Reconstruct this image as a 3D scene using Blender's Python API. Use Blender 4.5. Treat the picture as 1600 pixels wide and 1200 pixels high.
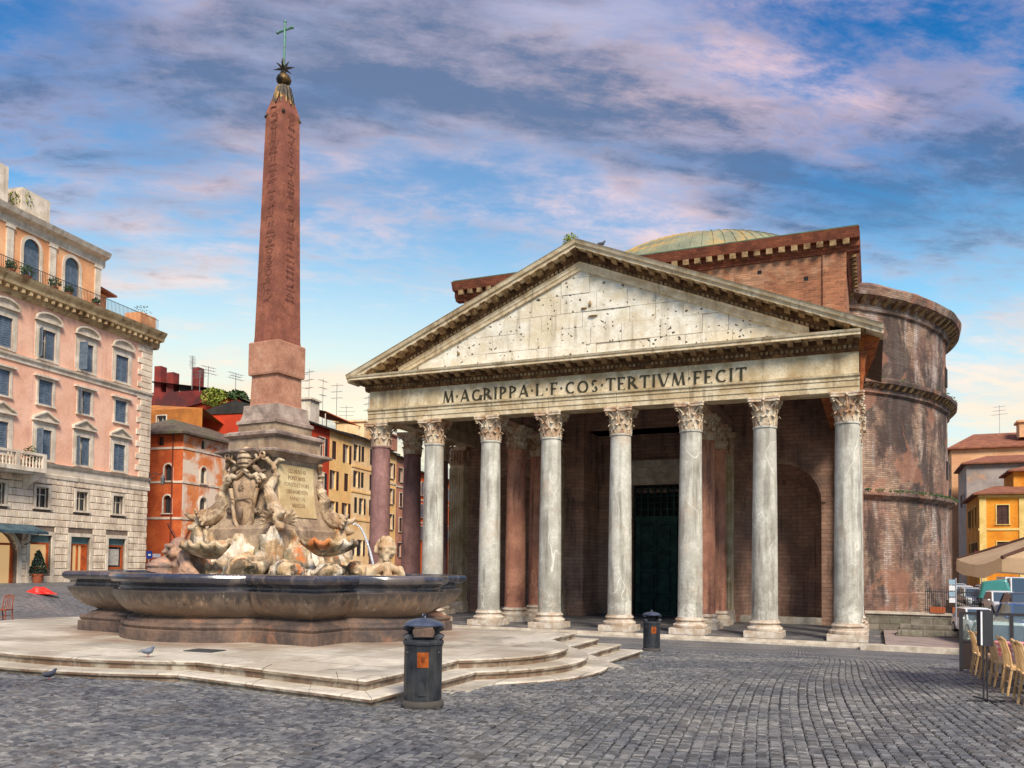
import bpy, bmesh, math, random
import numpy as np
from math import sin, cos, pi, radians, sqrt, atan2
from mathutils import Vector, Matrix, noise as mnoise
random.seed(7)
for o in list(bpy.data.objects): bpy.data.objects.remove(o, do_unlink=True)
scn = bpy.context.scene
COL = scn.collection
# ------------------------------------------------------------------ camera
F_PX, CYP = 1303.6, 832.5
YAW, PIT, ROL = -.4095, .0387, .0125
CAM = Vector((17.083, -51.5, 4.045))
_f = Vector((sin(YAW)*cos(PIT), cos(YAW)*cos(PIT), sin(PIT)))
_r = Vector((cos(YAW), -sin(YAW), 0)); _u = _r.cross(_f)
_r2 = cos(ROL)*_r + sin(ROL)*_u; _u2 = -sin(ROL)*_r + cos(ROL)*_u
cd = bpy.data.cameras.new('camera'); cam = bpy.data.objects.new('camera', cd); COL.objects.link(cam)
cam.matrix_world = Matrix(((_r2.x, _u2.x, -_f.x, CAM.x), (_r2.y, _u2.y, -_f.y, CAM.y), (_r2.z, _u2.z, -_f.z, CAM.z), (0, 0, 0, 1)))
cd.sensor_width = 36; cd.lens = 36*F_PX/1600; cd.shift_y = (CYP-600)/1600
cd.clip_start = .1; cd.clip_end = 5000
scn.camera = cam
scn.render.resolution_x, scn.render.resolution_y = 1024, 768
def ray(x, y):
    return ((x-800)/F_PX)*_r2 - ((y-CYP)/F_PX)*_u2 + _f
def atd(x, y, t): return CAM + t*ray(x, y)
def atz(x, y, z): d = ray(x, y); return CAM + d*((z-CAM.z)/d.z)
def aty(x, y, Y): d = ray(x, y); return CAM + d*((Y-CAM.y)/d.y)
# ------------------------------------------------------------------ light
SUN_AZ, SUN_EL = radians(140), radians(44)      # azimuth clockwise from +Y: behind the camera, slightly right
sl = bpy.data.lights.new('sun', 'SUN'); sl.energy = 2.0; sl.angle = radians(18); sl.color = (1, .89, .74)
so = bpy.data.objects.new('sun', sl); COL.objects.link(so)
sd = Vector((sin(SUN_AZ)*cos(SUN_EL), cos(SUN_AZ)*cos(SUN_EL), sin(SUN_EL)))
so.rotation_euler = (-sd).to_track_quat('-Z', 'Y').to_euler()
scn.view_settings.view_transform = 'Standard'; scn.view_settings.look = 'None'
scn.view_settings.exposure = 1.5; scn.view_settings.gamma = 1
def S(r, g, b):
    return tuple(((c/255)/12.92 if c/255 <= .04045 else ((c/255+.055)/1.055)**2.4) for c in (r, g, b))
class NT:
    def __init__(s, nt): s.nt = nt; s.nodes = nt.nodes; s.links = nt.links
    def new(s, t, **k):
        n = s.nodes.new(t)
        for a, b in k.items(): setattr(n, a, b)
        return n
    def set(s, sock, v):
        if hasattr(v, 'node'): s.links.new(v, sock)
        else:
            if sock.type == 'RGBA' and len(v) == 3: v = (*v, 1)
            sock.default_value = v
    def math(s, op, a, b=None, c=None, clamp=False):
        n = s.new('ShaderNodeMath', operation=op); n.use_clamp = clamp
        for i, v in enumerate((a, b, c)):
            if v is not None: s.set(n.inputs[i], v)
        return n.outputs[0]
    def vmath(s, op, a, b=None):
        n = s.new('ShaderNodeVectorMath', operation=op)
        s.set(n.inputs[0], a)
        if b is not None: s.set(n.inputs[1], b)
        return n.outputs[0]
    def mix(s, fac, a, b, blend='MIX'):
        n = s.new('ShaderNodeMix', data_type='RGBA', blend_type=blend)
        s.set(n.inputs[0], fac); s.set(n.inputs[6], a); s.set(n.inputs[7], b)
        return n.outputs[2]
    def noise(s, vec, scale, detail=6, rough=.55, dist=0):
        n = s.new('ShaderNodeTexNoise'); s.set(n.inputs['Vector'], vec)
        n.inputs['Scale'].default_value = scale; n.inputs['Detail'].default_value = detail
        n.inputs['Roughness'].default_value = rough; n.inputs['Distortion'].default_value = dist
        return n.outputs['Fac']
    def voro(s, vec, scale, feature='F1', out='Distance', rnd=1):
        n = s.new('ShaderNodeTexVoronoi', feature=feature); s.set(n.inputs['Vector'], vec)
        n.inputs['Scale'].default_value = scale; n.inputs['Randomness'].default_value = rnd
        return n.outputs[out]
    def ramp(s, fac, lo, hi, a=0., b=1.):
        n = s.new('ShaderNodeMapRange'); n.interpolation_type = 'SMOOTHSTEP'
        s.set(n.inputs[0], fac)
        for i, v in ((1, lo), (2, hi), (3, a), (4, b)): n.inputs[i].default_value = v
        return n.outputs[0]
    def sep(s, v): 
        n = s.new('ShaderNodeSeparateXYZ'); s.set(n.inputs[0], v); return n.outputs
    def comb(s, x, y, z):
        n = s.new('ShaderNodeCombineXYZ')
        for i, v in enumerate((x, y, z)): s.set(n.inputs[i], v)
        return n.outputs[0]
# ------------------------------------------------------------------ sky
SKX, SKY_, SK3 = 5.1, 4.9, 21.3
world = bpy.data.worlds.new('World'); scn.world = world; world.use_nodes = True
w = NT(world.node_tree); w.nodes.clear()
wout = w.new('ShaderNodeOutputWorld'); bg = w.new('ShaderNodeBackground')
sky = w.new('ShaderNodeTexSky', sky_type='NISHITA'); sky.sun_disc = False
sky.sun_elevation = SUN_EL; sky.sun_rotation = SUN_AZ; sky.air_density = 1.6; sky.dust_density = .4; sky.ozone_density = 4
tc = w.new('ShaderNodeTexCoord'); dirv = tc.outputs['Generated']
sx, sy, sz = w.sep(dirv)
zz = w.math('MAXIMUM', sz, 0.0)
den = w.math('ADD', zz, .16)
pu = w.math('DIVIDE', sx, den); pv = w.math('DIVIDE', sy, den)
P2 = w.comb(pu, pv, 0.0)
# rotate so that the cloud streets run roughly across the view
rot = w.new('ShaderNodeVectorRotate', rotation_type='Z_AXIS'); w.set(rot.inputs['Vector'], P2); rot.inputs['Angle'].default_value = radians(-32)
P2r = rot.outputs[0]
stret = w.vmath('MULTIPLY', P2r, (.50, 1.20, 1))
warp = w.noise(w.vmath('ADD', stret, (3.1, 7.7, 0)), 1.6, 4, .55)
warp2 = w.noise(w.vmath('ADD', stret, (13.1, 1.7, 0)), 1.6, 4, .55)
wv = w.vmath('ADD', stret, w.comb(w.math('MULTIPLY', warp, .34), w.math('MULTIPLY', warp2, .34), 0.0))
c1 = w.noise(w.vmath('ADD', wv, (SKX, SKY_, 0)), 1.05, 10, .58)        # broad cloud sheets
c2 = w.noise(w.vmath('ADD', wv, (9.3, 2.2, 4)), 3.1, 12, .66)        # finer wisps
c4 = w.noise(w.vmath('ADD', w.vmath('MULTIPLY', P2r, (3.6, 5.2, 1)), (2.3, 6.2, 1)), 2.2, 10, .68)   # mackerel grain
c3 = w.noise(w.vmath('ADD', wv, (SKX+SK3, SKY_+5.2, 9)), .85, 9, .58)  # thick, unlit banks
dens = w.math('ADD', w.math('MULTIPLY', c1, .64), w.math('ADD', w.math('MULTIPLY', c2, .24), w.math('MULTIPLY', c4, .12)))
mask = w.ramp(dens, .462, .58)
thick = w.ramp(w.math('ADD', w.math('MULTIPLY', c3, .66), w.math('ADD', w.math('MULTIPLY', c2, .20), w.math('MULTIPLY', c4, .14))), .462, .57)
skyc = w.mix(1.0, sky.outputs[0], (.025, .058, .068), 'MULTIPLY')
hs = w.new('ShaderNodeHueSaturation'); hs.inputs['Saturation'].default_value = 1.08; w.set(hs.inputs['Color'], skyc)
skyc = w.mix(1.0, hs.outputs[0], w.mix(w.ramp(sz, .14, .56), (1.25, 1.2, 1.12), (.30, .48, .68)), 'MULTIPLY')
low = w.ramp(sz, .08, .41, 1., 0.)
glow = w.new('ShaderNodeVectorMath', operation='DOT_PRODUCT'); w.set(glow.inputs[0], dirv); glow.inputs[1].default_value = (-.50, .82, .28)
glow = w.ramp(glow.outputs['Value'], .86, 1.0)
low = w.math('MINIMUM', 1.0, w.math('ADD', low, w.math('MULTIPLY', glow, .16)))
skyc = w.mix(w.math('MULTIPLY', low, .90), skyc, w.mix(glow, (.315, .320, .300), (.40, .35, .24)))
lit = w.mix(w.ramp(w.math('ADD', w.math('MULTIPLY', c2, .6), w.math('MULTIPLY', c4, .4)), .40, .60), (.19, .19, .27), (.47, .31, .285))
lit = w.mix(w.math('MULTIPLY', low, .95), lit, (.37, .325, .24))
dark = w.mix(low, (.040, .062, .118), (.115, .140, .168))
cl = w.mix(thick, lit, dark)
amt = w.math('MULTIPLY', mask, w.ramp(sz, -.02, .14, .35, .88))
amt = w.math('MAXIMUM', amt, w.math('MULTIPLY', thick, w.ramp(c2, .38, .6, .35, .85)))
fin = w.mix(amt, skyc, cl)
w.set(bg.inputs['Color'], fin); bg.inputs['Strength'].default_value = 1.0
w.links.new(bg.outputs[0], wout.inputs[0])
# ------------------------------------------------------------------ materials
MATS = {}
def mat(name, c1, c2=None, rough=.85, scale=1.2, bump=.25, bscale=14, patch=None, pscale=.35, plo=.5, phi=.62, pamt=.8,
        streak=None, samt=.6, slo=.5, shi=.68, sfreq=2.2, metal=0, spec=.3, brick=None, holes=None, coat=0, fine=.25, rvar=.1):
    """brick = (mode, unit_w, unit_h, mortar colour, amt) mode: 'x','y','cyl' for the horizontal axis"""
    if name in MATS: return MATS[name]
    m = bpy.data.materials.new(name); m.use_nodes = True; MATS[name] = m
    n = NT(m.node_tree); bs = n.nodes['Principled BSDF']
    g = n.new('ShaderNodeNewGeometry'); pos = g.outputs['Position']
    c2 = c2 or tuple(v*.7 for v in c1)
    col = n.mix(n.ramp(n.noise(pos, scale, 8, .62), .36, .64), c1, c2)
    fineN = n.noise(pos, scale*9, 5, .7)
    col = n.mix(n.math('MULTIPLY', n.ramp(fineN, .35, .7), fine), col, tuple(v*.45 for v in c2))
    if patch:
        pm = n.ramp(n.noise(n.vmath('ADD', pos, (11.3, 4.1, 7.7)), pscale, 9, .66, .4), plo, phi)
        col = n.mix(n.math('MULTIPLY', pm, pamt), col, patch)
    if streak:
        sp = n.vmath('MULTIPLY', pos, (sfreq, sfreq, sfreq*.09))
        sm = n.math('MULTIPLY', n.ramp(n.noise(sp, 1., 6, .6), slo, shi), n.ramp(n.noise(pos, .3, 4), .35, .6))
        col = n.mix(n.math('MULTIPLY', sm, samt), col, streak)
    h = n.noise(pos, bscale, 7, .65)
    hh = n.math('ADD', n.math('MULTIPLY', h, .6), n.math('MULTIPLY', n.noise(pos, bscale*.22, 5, .6), .8))
    if brick:
        mode, uw, uh, mc, ba = brick
        x, y, z = n.sep(pos)
        if mode == 'cyl': hx = n.math('MULTIPLY', n.math('ARCTAN2', x, n.math('SUBTRACT', y, 42.)), 24.)
        elif mode == 'x': hx = x
        elif mode == 'y': hx = y
        else: hx = n.math('ADD', x, y)
        bt = n.new('ShaderNodeTexBrick'); n.set(bt.inputs['Vector'], n.comb(hx, z, 0.0))
        for k, v in (('Scale', 1.), ('Brick Width', uw), ('Row Height', uh), ('Mortar Size', uh*.13), ('Mortar Smooth', .3), ('Bias', 0.)): bt.inputs[k].default_value = v
        bt.inputs['Color1'].default_value = (.55, .55, .55, 1); bt.inputs['Color2'].default_value = (1.25, 1.25, 1.25, 1); bt.inputs['Mortar'].default_value = (1, 1, 1, 1)
        col = n.mix(ba, col, n.mix(1., col, bt.outputs['Color'], 'MULTIPLY'))
        col = n.mix(n.math('MULTIPLY', bt.outputs['Fac'], ba), col, mc)
        hh = n.math('SUBTRACT', hh, n.math('MULTIPLY', bt.outputs['Fac'], .5))
    if holes:
        hs_, lo = holes
        d = n.voro(n.vmath('ADD', pos, n.comb(n.math('MULTIPLY', n.noise(pos, 3.), .5), 0.0, n.math('MULTIPLY', n.noise(pos, 2.3), .5))), hs_)
        hm = n.math('MULTIPLY', n.ramp(d, lo*.6, lo, 1, 0), n.ramp(n.noise(pos, .9, 3), .44, .52))
        col = n.mix(n.math('MULTIPLY', hm, .92), col, (.03, .022, .015)); hh = n.math('SUBTRACT', hh, n.math('MULTIPLY', hm, 2.))
    n.set(bs.inputs['Base Color'], col)
    n.set(bs.inputs['Roughness'], n.math('ADD', rough-rvar/2, n.math('MULTIPLY', fineN, rvar)))
    bs.inputs['Metallic'].default_value = metal; bs.inputs['Specular IOR Level'].default_value = spec
    if coat: bs.inputs['Coat Weight'].default_value = coat; bs.inputs['Coat Roughness'].default_value = .08
    if bump:
        b = n.new('ShaderNodeBump'); b.inputs['Strength'].default_value = min(1, bump*1.6); b.inputs['Distance'].default_value = .03*max(.3, bump)*14/bscale*2
        n.set(b.inputs['Height'], hh); n.links.new(b.outputs[0], bs.inputs['Normal'])
    return m
def flat(name, c, rough=.6, metal=0, spec=.4, var=.15, scale=6):
    return mat(name, c, tuple(v*(1-var) for v in c), rough=rough, metal=metal, spec=spec, bump=.06, scale=scale, bscale=30, fine=.12)
def glass_mat(name, c=(.02, .03, .04), rough=.06):
    if name in MATS: return MATS[name]
    m = bpy.data.materials.new(name); m.use_nodes = True; MATS[name] = m
    n = NT(m.node_tree); bs = n.nodes['Principled BSDF']; g = n.new('ShaderNodeNewGeometry')
    bs.inputs['Base Color'].default_value = (*c, 1); bs.inputs['Roughness'].default_value = rough; bs.inputs['Specular IOR Level'].default_value = .8
    b = n.new('ShaderNodeBump'); b.inputs['Strength'].default_value = .12; b.inputs['Distance'].default_value = .02
    n.set(b.inputs['Height'], n.noise(g.outputs['Position'], 1.6, 3)); n.links.new(b.outputs[0], bs.inputs['Normal'])
    return m
# ------------------------------------------------------------------ mesh builder
class MB:
    def __init__(s): s.v = []; s.f = []; s.T = None
    def add(s, vs, fs):
        o = len(s.v)
        if s.T is not None: vs = [tuple(s.T @ Vector(p)) for p in vs]
        s.v += [tuple(p) for p in vs]; s.f += [tuple(i+o for i in q) for q in fs]; return s
    def box(s, x0, x1, y0, y1, z0, z1):
        return s.add([(x0, y0, z0), (x1, y0, z0), (x1, y1, z0), (x0, y1, z0), (x0, y0, z1), (x1, y0, z1), (x1, y1, z1), (x0, y1, z1)],
                     [(0, 3, 2, 1), (4, 5, 6, 7), (0, 1, 5, 4), (1, 2, 6, 5), (2, 3, 7, 6), (3, 0, 4, 7)])
    def cbox(s, x0, x1, y0, y1, z0, z1, b=.01):
        """box with all edges chamfered on the +y/-y faces ... cheap: chamfered front (towards +y)"""
        vs = [(x0, y0, z0), (x1, y0, z0), (x1, y0, z1), (x0, y0, z1), (x0, y1-b, z0), (x1, y1-b, z0), (x1, y1-b, z1), (x0, y1-b, z1),
              (x0+b, y1, z0+b), (x1-b, y1, z0+b), (x1-b, y1, z1-b), (x0+b, y1, z1-b)]
        fs = [(0, 1, 2, 3)]
        for i in range(4):
            j = (i+1) % 4
            fs += [(i+4, j+4, j, i), (i+8, j+8, j+4, i+4)]
        fs.append((11, 10, 9, 8))
        return s.add(vs, [tuple(reversed(q)) for q in fs])
    def prism(s, poly, a0, a1, ax='y'):
        """poly of 2-D points extruded along axis: 'y' -> (x,z), 'z' -> (x,y), 'x' -> (y,z)"""
        def P(p, a): return (p[0], a, p[1]) if ax == 'y' else ((p[0], p[1], a) if ax == 'z' else (a, p[0], p[1]))
        n = len(poly)
        area = sum(poly[i][0]*poly[(i+1) % n][1]-poly[(i+1) % n][0]*poly[i][1] for i in range(n))
        if (area < 0): poly = poly[::-1]
        fl = ax == 'y'
        vs = [P(p, a0) for p in poly]+[P(p, a1) for p in poly]
        fs = [tuple(reversed(range(n))), tuple(range(n, 2*n))]+[(i, (i+1) % n, (i+1) % n+n, i+n) for i in range(n)]
        if (a1 < a0) != fl: fs = [tuple(reversed(q)) for q in fs]
        return s.add(vs, fs)
    def lathe(s, prof, n=24, c=(0, 0, 0), a0=0, a1=2*pi, cap=True):
        full = abs(a1-a0-2*pi) < 1e-6; m = n if full else n+1
        vs = [(c[0]+r*cos(a0+(a1-a0)*i/n), c[1]+r*sin(a0+(a1-a0)*i/n), c[2]+z) for r, z in prof for i in range(m)]
        fs = []
        for k in range(len(prof)-1):
            for i in range(n):
                j = (i+1) % m
                fs.append((k*m+i, k*m+j, (k+1)*m+j, (k+1)*m+i))
        if cap and full:
            fs.append(tuple(reversed(range(m)))); fs.append(tuple(range((len(prof)-1)*m, len(prof)*m)))
        return s.add(vs, fs)
    def tube(s, pts, rad, n=8, cap=True, sq=None):
        pts = [Vector(p) for p in pts]; N = len(pts)
        if not hasattr(rad, '__len__'): rad = [rad]*N
        vs = []; up = None
        for i in range(N):
            t = (pts[min(i+1, N-1)]-pts[max(i-1, 0)]).normalized()
            if up is None:
                up = Vector((0, 0, 1)) if abs(t.z) < .9 else Vector((1, 0, 0))
            a = t.cross(up); 
            if a.length < 1e-4: a = t.orthogonal()
            a.normalize(); b = t.cross(a).normalized(); up = -b if False else up
            r = rad[i]; ry = r if sq is None else r*sq
            for k in range(n):
                vs.append(pts[i]+a*r*cos(2*pi*k/n)+b*ry*sin(2*pi*k/n))
        fs = [(i*n+k, i*n+(k+1) % n, (i+1)*n+(k+1) % n, (i+1)*n+k) for i in range(N-1) for k in range(n)]
        fs = [tuple(reversed(q)) for q in fs]
        if cap: fs += [tuple(range(n)), tuple(reversed(range((N-1)*n, N*n)))]
        return s.add([tuple(p) for p in vs], fs)
    def ball(s, c, r, nu=12, nv=8):
        if not hasattr(r, '__len__'): r = (r, r, r)
        vs = [(c[0], c[1], c[2]-r[2])]
        for j in range(1, nv):
            t = -pi/2+pi*j/nv
            for i in range(nu):
                p = 2*pi*i/nu; vs.append((c[0]+r[0]*cos(t)*cos(p), c[1]+r[1]*cos(t)*sin(p), c[2]+r[2]*sin(t)))
        vs.append((c[0], c[1], c[2]+r[2])); L = len(vs)-1
        fs = [(0, 1+(i+1) % nu, 1+i) for i in range(nu)]
        for j in range(nv-2):
            for i in range(nu):
                a = 1+j*nu
                fs.append((a+i, a+(i+1) % nu, a+nu+(i+1) % nu, a+nu+i))
        a = 1+(nv-2)*nu
        fs += [(a+i, a+(i+1) % nu, L) for i in range(nu)]
        return s.add(vs, fs)
    def sweep(s, prof, p0, p1, out):
        """closed profile of (out, z) swept from p0 to p1 (vertical sections)"""
        p0 = Vector(p0); p1 = Vector(p1); out = Vector(out); n = len(prof)
        vs = [p0+out*a+Vector((0, 0, b)) for a, b in prof]+[p1+out*a+Vector((0, 0, b)) for a, b in prof]
        fs = [(i, (i+1) % n, (i+1) % n+n, i+n) for i in range(n)]+[tuple(reversed(range(n))), tuple(range(n, 2*n))]
        # orientation
        d = p1-p0; area = sum(prof[i][0]*prof[(i+1) % n][1]-prof[(i+1) % n][0]*prof[i][1] for i in range(n))
        hand = out.cross(Vector((0, 0, 1))).dot(d)
        if area*hand > 0: pass
        else: fs = [tuple(reversed(q)) for q in fs]
        return s.add([tuple(p) for p in vs], fs)
    def quad(s, a, b, c, d): return s.add([a, b, c, d], [(0, 1, 2, 3)])
    def mesh(s, name, m, smooth=None):
        me = bpy.data.meshes.new(name); me.from_pydata(s.v, [], s.f)
        if m is not None: me.materials.append(m)
        if smooth is not None:
            me.polygons.foreach_set('use_smooth', [True]*len(me.polygons)); me.set_sharp_from_angle(angle=radians(smooth))
        me.update(); return me
    def build(s, name, m, parent=None, smooth=None, kind=None):
        o = bpy.data.objects.new(name, s.mesh(name, m, smooth)); COL.objects.link(o)
        if parent: o.parent = parent
        if kind: o['kind'] = kind
        return o
def fixn(o):
    bm = bmesh.new(); bm.from_mesh(o.data); bmesh.ops.recalc_face_normals(bm, faces=bm.faces); bm.to_mesh(o.data); bm.free(); return o
def tag(o, label=None, cat=None, group=None, kind=None):
    for k, v in (('label', label), ('category', cat), ('group', group), ('kind', kind)):
        if v: o[k] = v
    return o
def thing(name, label, cat, loc=(0, 0, 0), rz=0, group=None):
    o = bpy.data.objects.new(name, None); COL.objects.link(o); o.empty_display_size = .2
    o.location = loc; o.rotation_euler = (0, 0, rz); return tag(o, label, cat, group)
def inst(me, name, parent=None, loc=(0, 0, 0), rot=(0, 0, 0), sc=(1, 1, 1), m=None):
    o = bpy.data.objects.new(name, me); COL.objects.link(o); o.location = loc; o.rotation_euler = rot; o.scale = sc
    if parent: o.parent = parent
    if m is not None and me.materials and me.materials[0] != m:
        o.material_slots[0].link = 'OBJECT'; o.material_slots[0].material = m
    return o
def copy_tree(o, parent=None):
    c = o.copy(); COL.objects.link(c)
    if parent: c.parent = parent
    for ch in o.children: copy_tree(ch, c)
    return c
# ------------------------------------------------------------------ the ground
def lerp_tab(tab, t):
    if t <= tab[0][0]: return tab[0][1]
    for (a, va), (b, vb) in zip(tab, tab[1:]):
        if t <= b:
            k = (t-a)/(b-a); return va+(vb-va)*k
    return tab[-1][1]
GT = [(-80, 2.5), (-52, 2.27), (-42, 2.14), (-36, 2.0), (-30, 1.72), (-25, 1.40), (-15, .60), (-3.2, -.24), (60, -.24)]
def sst(a, b, t): k = max(0, min(1, (t-a)/(b-a))); return k*k*(3-2*k)
def gz(x, y):
    z = lerp_tab(GT, y)
    l = sst(-19.5, -27, x) if x < -19.5 else 0
    z = z*(1-l)+max(z, 2.45)*l
    r = sst(21.3, 23.5, x)
    return z*(1-r)+max(z, 1.30)*r
ground_m = None
def make_ground_mat():
    m = bpy.data.materials.new('basalt_cobble_far'); m.use_nodes = True
    n = NT(m.node_tree); bs = n.nodes['Principled BSDF']; g = n.new('ShaderNodeNewGeometry'); pos = g.outputs['Position']
    r = n.new('ShaderNodeVectorRotate', rotation_type='Z_AXIS'); n.set(r.inputs['Vector'], pos); r.inputs['Angle'].default_value = radians(-94.5)
    bt = n.new('ShaderNodeTexBrick'); n.set(bt.inputs['Vector'], n.vmath('ADD', r.outputs[0], n.vmath('MULTIPLY', n.comb(n.noise(pos, 2.), n.noise(pos, 2.7), 0.), (.05, .05, 0))))
    for k, v in (('Scale', 1.), ('Brick Width', .14), ('Row Height', .135), ('Mortar Size', .014), ('Mortar Smooth', .4), ('Bias', 0.)): bt.inputs[k].default_value = v
    bt.inputs['Color1'].default_value = (.08, .085, .09, 1); bt.inputs['Color2'].default_value = (.175, .18, .185, 1); bt.inputs['Mortar'].default_value = (.03, .03, .035, 1)
    col = n.mix(n.ramp(n.noise(pos, .22, 6, .6), .4, .62), bt.outputs['Color'], n.mix(1., bt.outputs['Color'], (1.5, 1.4, 1.3), 'MULTIPLY'))
    n.set(bs.inputs['Base Color'], col); n.set(bs.inputs['Roughness'], n.ramp(n.noise(pos, .5, 6), .3, .7, .42, .7)); bs.inputs['Specular IOR Level'].default_value = .5
    b = n.new('ShaderNodeBump'); b.inputs['Strength'].default_value = .8; b.inputs['Distance'].default_value = .02
    n.set(b.inputs['Height'], n.math('ADD', n.math('MULTIPLY', n.noise(pos, 22, 4), .35), n.math('SUBTRACT', 1., bt.outputs['Fac']))); n.links.new(b.outputs[0], bs.inputs['Normal'])
    return m
ground_m = make_ground_mat()
def axis(vals):
    r = []
    for a, b, st in vals: r += list(np.arange(a, b, st))
    return r
gx = axis([(-900, -150, 150), (-150, -40, 20), (-40, 30, 1.25), (30, 150, 15), (150, 901, 150)])
gy = axis([(-300, -60, 40), (-60, 2, 1.0), (2, 60, 8), (60, 300, 30), (300, 1501, 200)])
mb = MB()
mb.v = [(x, y, gz(x, y)-(.032 if -12 < x < 26 and y < -22 else .014)) for y in gy for x in gx]
nx = len(gx)
mb.f = [(j*nx+i, j*nx+i+1, (j+1)*nx+i+1, (j+1)*nx+i) for j in range(len(gy)-1) for i in range(nx-1)]
ground = mb.build('ground', ground_m, smooth=60); tag(ground, kind='structure')
# ---- fountain frame (needed for the paving outline)
FC = Vector((3.62, -35.14, 2.4)); FTH = radians(-4)
def floc(x, y):
    d = Vector((x, y))-FC.xy; return (d.x*cos(FTH)+d.y*sin(FTH), -d.x*sin(FTH)+d.y*cos(FTH))
def plat_outline(off):
    """platform edge, local to the fountain; square corners and shallow round lobes, pushed out by off"""
    X, Y0, Y1 = 7.35, -5.87, 3.8
    xe = lambda y: X-.093*(y-Y0)
    pts = []
    def lobe(c, half, bulge, a):   # arc from -half to +half along a direction
        R = (half*half+bulge*bulge)/(2*bulge); th = math.asin(half/R); n = 14
        return [(R*sin(-th+2*th*i/n), R*cos(-th+2*th*i/n)-(R-bulge)) for i in range(n+1)]
    L = lobe(0, 3.6+off*.2, .88, 0)
    pts.append((-X-off, Y0-off)); pts += [(t, Y0+.35-off-b-.35*(1 if 0 < i < len(L)-1 else 0)*0) for i, (t, b) in enumerate(L)]
    pts.append((X+off, Y0-off))
    R_ = lobe(0, 2.35+off*.3, 1.1, 0)
    pts += [(xe(-.57+t)+off+b, -.57+t) for t, b in R_]
    pts.append((xe(Y1)+off, Y1+off)); pts += [(-t, Y1-.35+off+b) for t, b in L]; pts.append((-xe(Y1)-off, Y1+off)); pts += [(-xe(-.57-t)-off-b, -.57-t) for t, b in R_]
    return pts
OUT4 = plat_outline(3*.43)
def inside(poly, x, y):
    c = False; n = len(poly); j = n-1
    for i in range(n):
        if (poly[i][1] > y) != (poly[j][1] > y) and x < (poly[j][0]-poly[i][0])*(y-poly[i][1])/(poly[j][1]-poly[i][1])+poly[i][0]: c = not c
        j = i
    return c
# ---- cobbles
cob_m = mat('basalt_cobble', (.085, .090, .095), (.155, .162, .168), rough=.5, scale=5.5, bump=.35, bscale=45, spec=.5, patch=(.20, .198, .19), pscale=2.2, pamt=.55, fine=.35, rvar=.3)
_n = NT(cob_m.node_tree); _bs = _n.nodes['Principled BSDF']; _src = _bs.inputs['Base Color'].links[0].from_socket
_g = [q for q in _n.nodes if q.type == 'NEW_GEOMETRY'][0]; _ri = _g.outputs['Random Per Island']; _oi = _n.new('ShaderNodeObjectInfo').outputs['Random']
_rv = _n.math('FRACT', _n.math('ADD', _n.math('MULTIPLY', _ri, 7.3), _n.math('MULTIPLY', _oi, 3.1)))
_n.set(_bs.inputs['Base Color'], _n.mix(1., _src, _n.mix(_rv, (.46, .47, .49), (1.35, 1.32, 1.26)), 'MULTIPLY'))
_p = _g.outputs['Position']; _lo = _n.ramp(_n.noise(_p, .45, 5, .6), .36, .66)
_c = _bs.inputs['Base Color'].links[0].from_socket
_c = _n.mix(1., _c, _n.mix(_lo, (.70, .72, .76), (1.30, 1.27, 1.20)), 'MULTIPLY')
_c = _n.mix(_n.math('MULTIPLY', _n.ramp(_n.noise(_p, 1.3, 7, .65), .56, .70), .5), _c, (.10, .085, .065))
_n.set(_bs.inputs['Base Color'], _c)
_n.set(_bs.inputs['Roughness'], _n.math('ADD', .24, _n.math('MULTIPLY', _rv, .30)))
def cobble_mesh(mb, c, ux, uy, a, b, h, tilt):
    # frustum with chamfered top, 9 faces
    P = lambda i, j, z: (c[0]+ux[0]*i+uy[0]*j, c[1]+ux[1]*i+uy[1]*j, c[2]+z+tilt[0]*i+tilt[1]*j)
    e = .020
    vs = []
    js = [random.uniform(-.006, .006) for _ in range(8)]
    q = [(-a+js[0], -b+js[1]), (a+js[2], -b+js[3]), (a+js[4], b+js[5]), (-a+js[6], b+js[7])]
    vs += [P(i, j, -.03) for i, j in q]; vs += [P(i, j, h-.014) for i, j in q]
    vs += [P(i*(1-e/a), j*(1-e/b), h) for i, j in q]
    fs = [(8, 9, 10, 11)]
    for i in range(4):
        k = (i+1) % 4; fs += [(i, k, k+4, i+4), (i+4, k+4, k+8, i+8)]
    mb.add(vs, fs)
ang = radians(4.5); ux = (cos(ang), sin(ang)); uy = (-sin(ang), cos(ang))
cand = []
st = .135
rs = random.Random(3)
for i in range(-212, 168):
    j = -12.0+rs.random()*.15
    u = i*st+rs.uniform(-.008, .008)
    while j < 34:
        ln = rs.uniform(.112, .158); v = j+ln/2; j += ln
        du = u; dv = v
        x = 17.1+ux[0]*du+uy[0]*dv; y = -46+ux[1]*du+uy[1]*dv
        # bend the courses a little
        x += .25*sin(y*.21)
        d = Vector((x, y, 0))-CAM; dep = d.x*_f.x+d.y*_f.y
        if dep < 5.6 or dep > 27: continue
        lat = (d.x*_r.x+d.y*_r.y)/dep
        if abs(lat) > .68: continue
        if x < 1.2 and dep > 21: continue
        fx, fy = floc(x, y)
        if inside(OUT4, fx, fy) and gz(x, y) < 2.4: 
            # keep stones out from under the steps only where the steps stand above the ground
            if inside(plat_outline(.35), fx, fy): continue
        cand.append((dep, abs(lat) < .6, x, y, ln))
cand.sort(key=lambda t: (not t[1], t[0]))
big = MB(); nsing = 0
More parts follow.
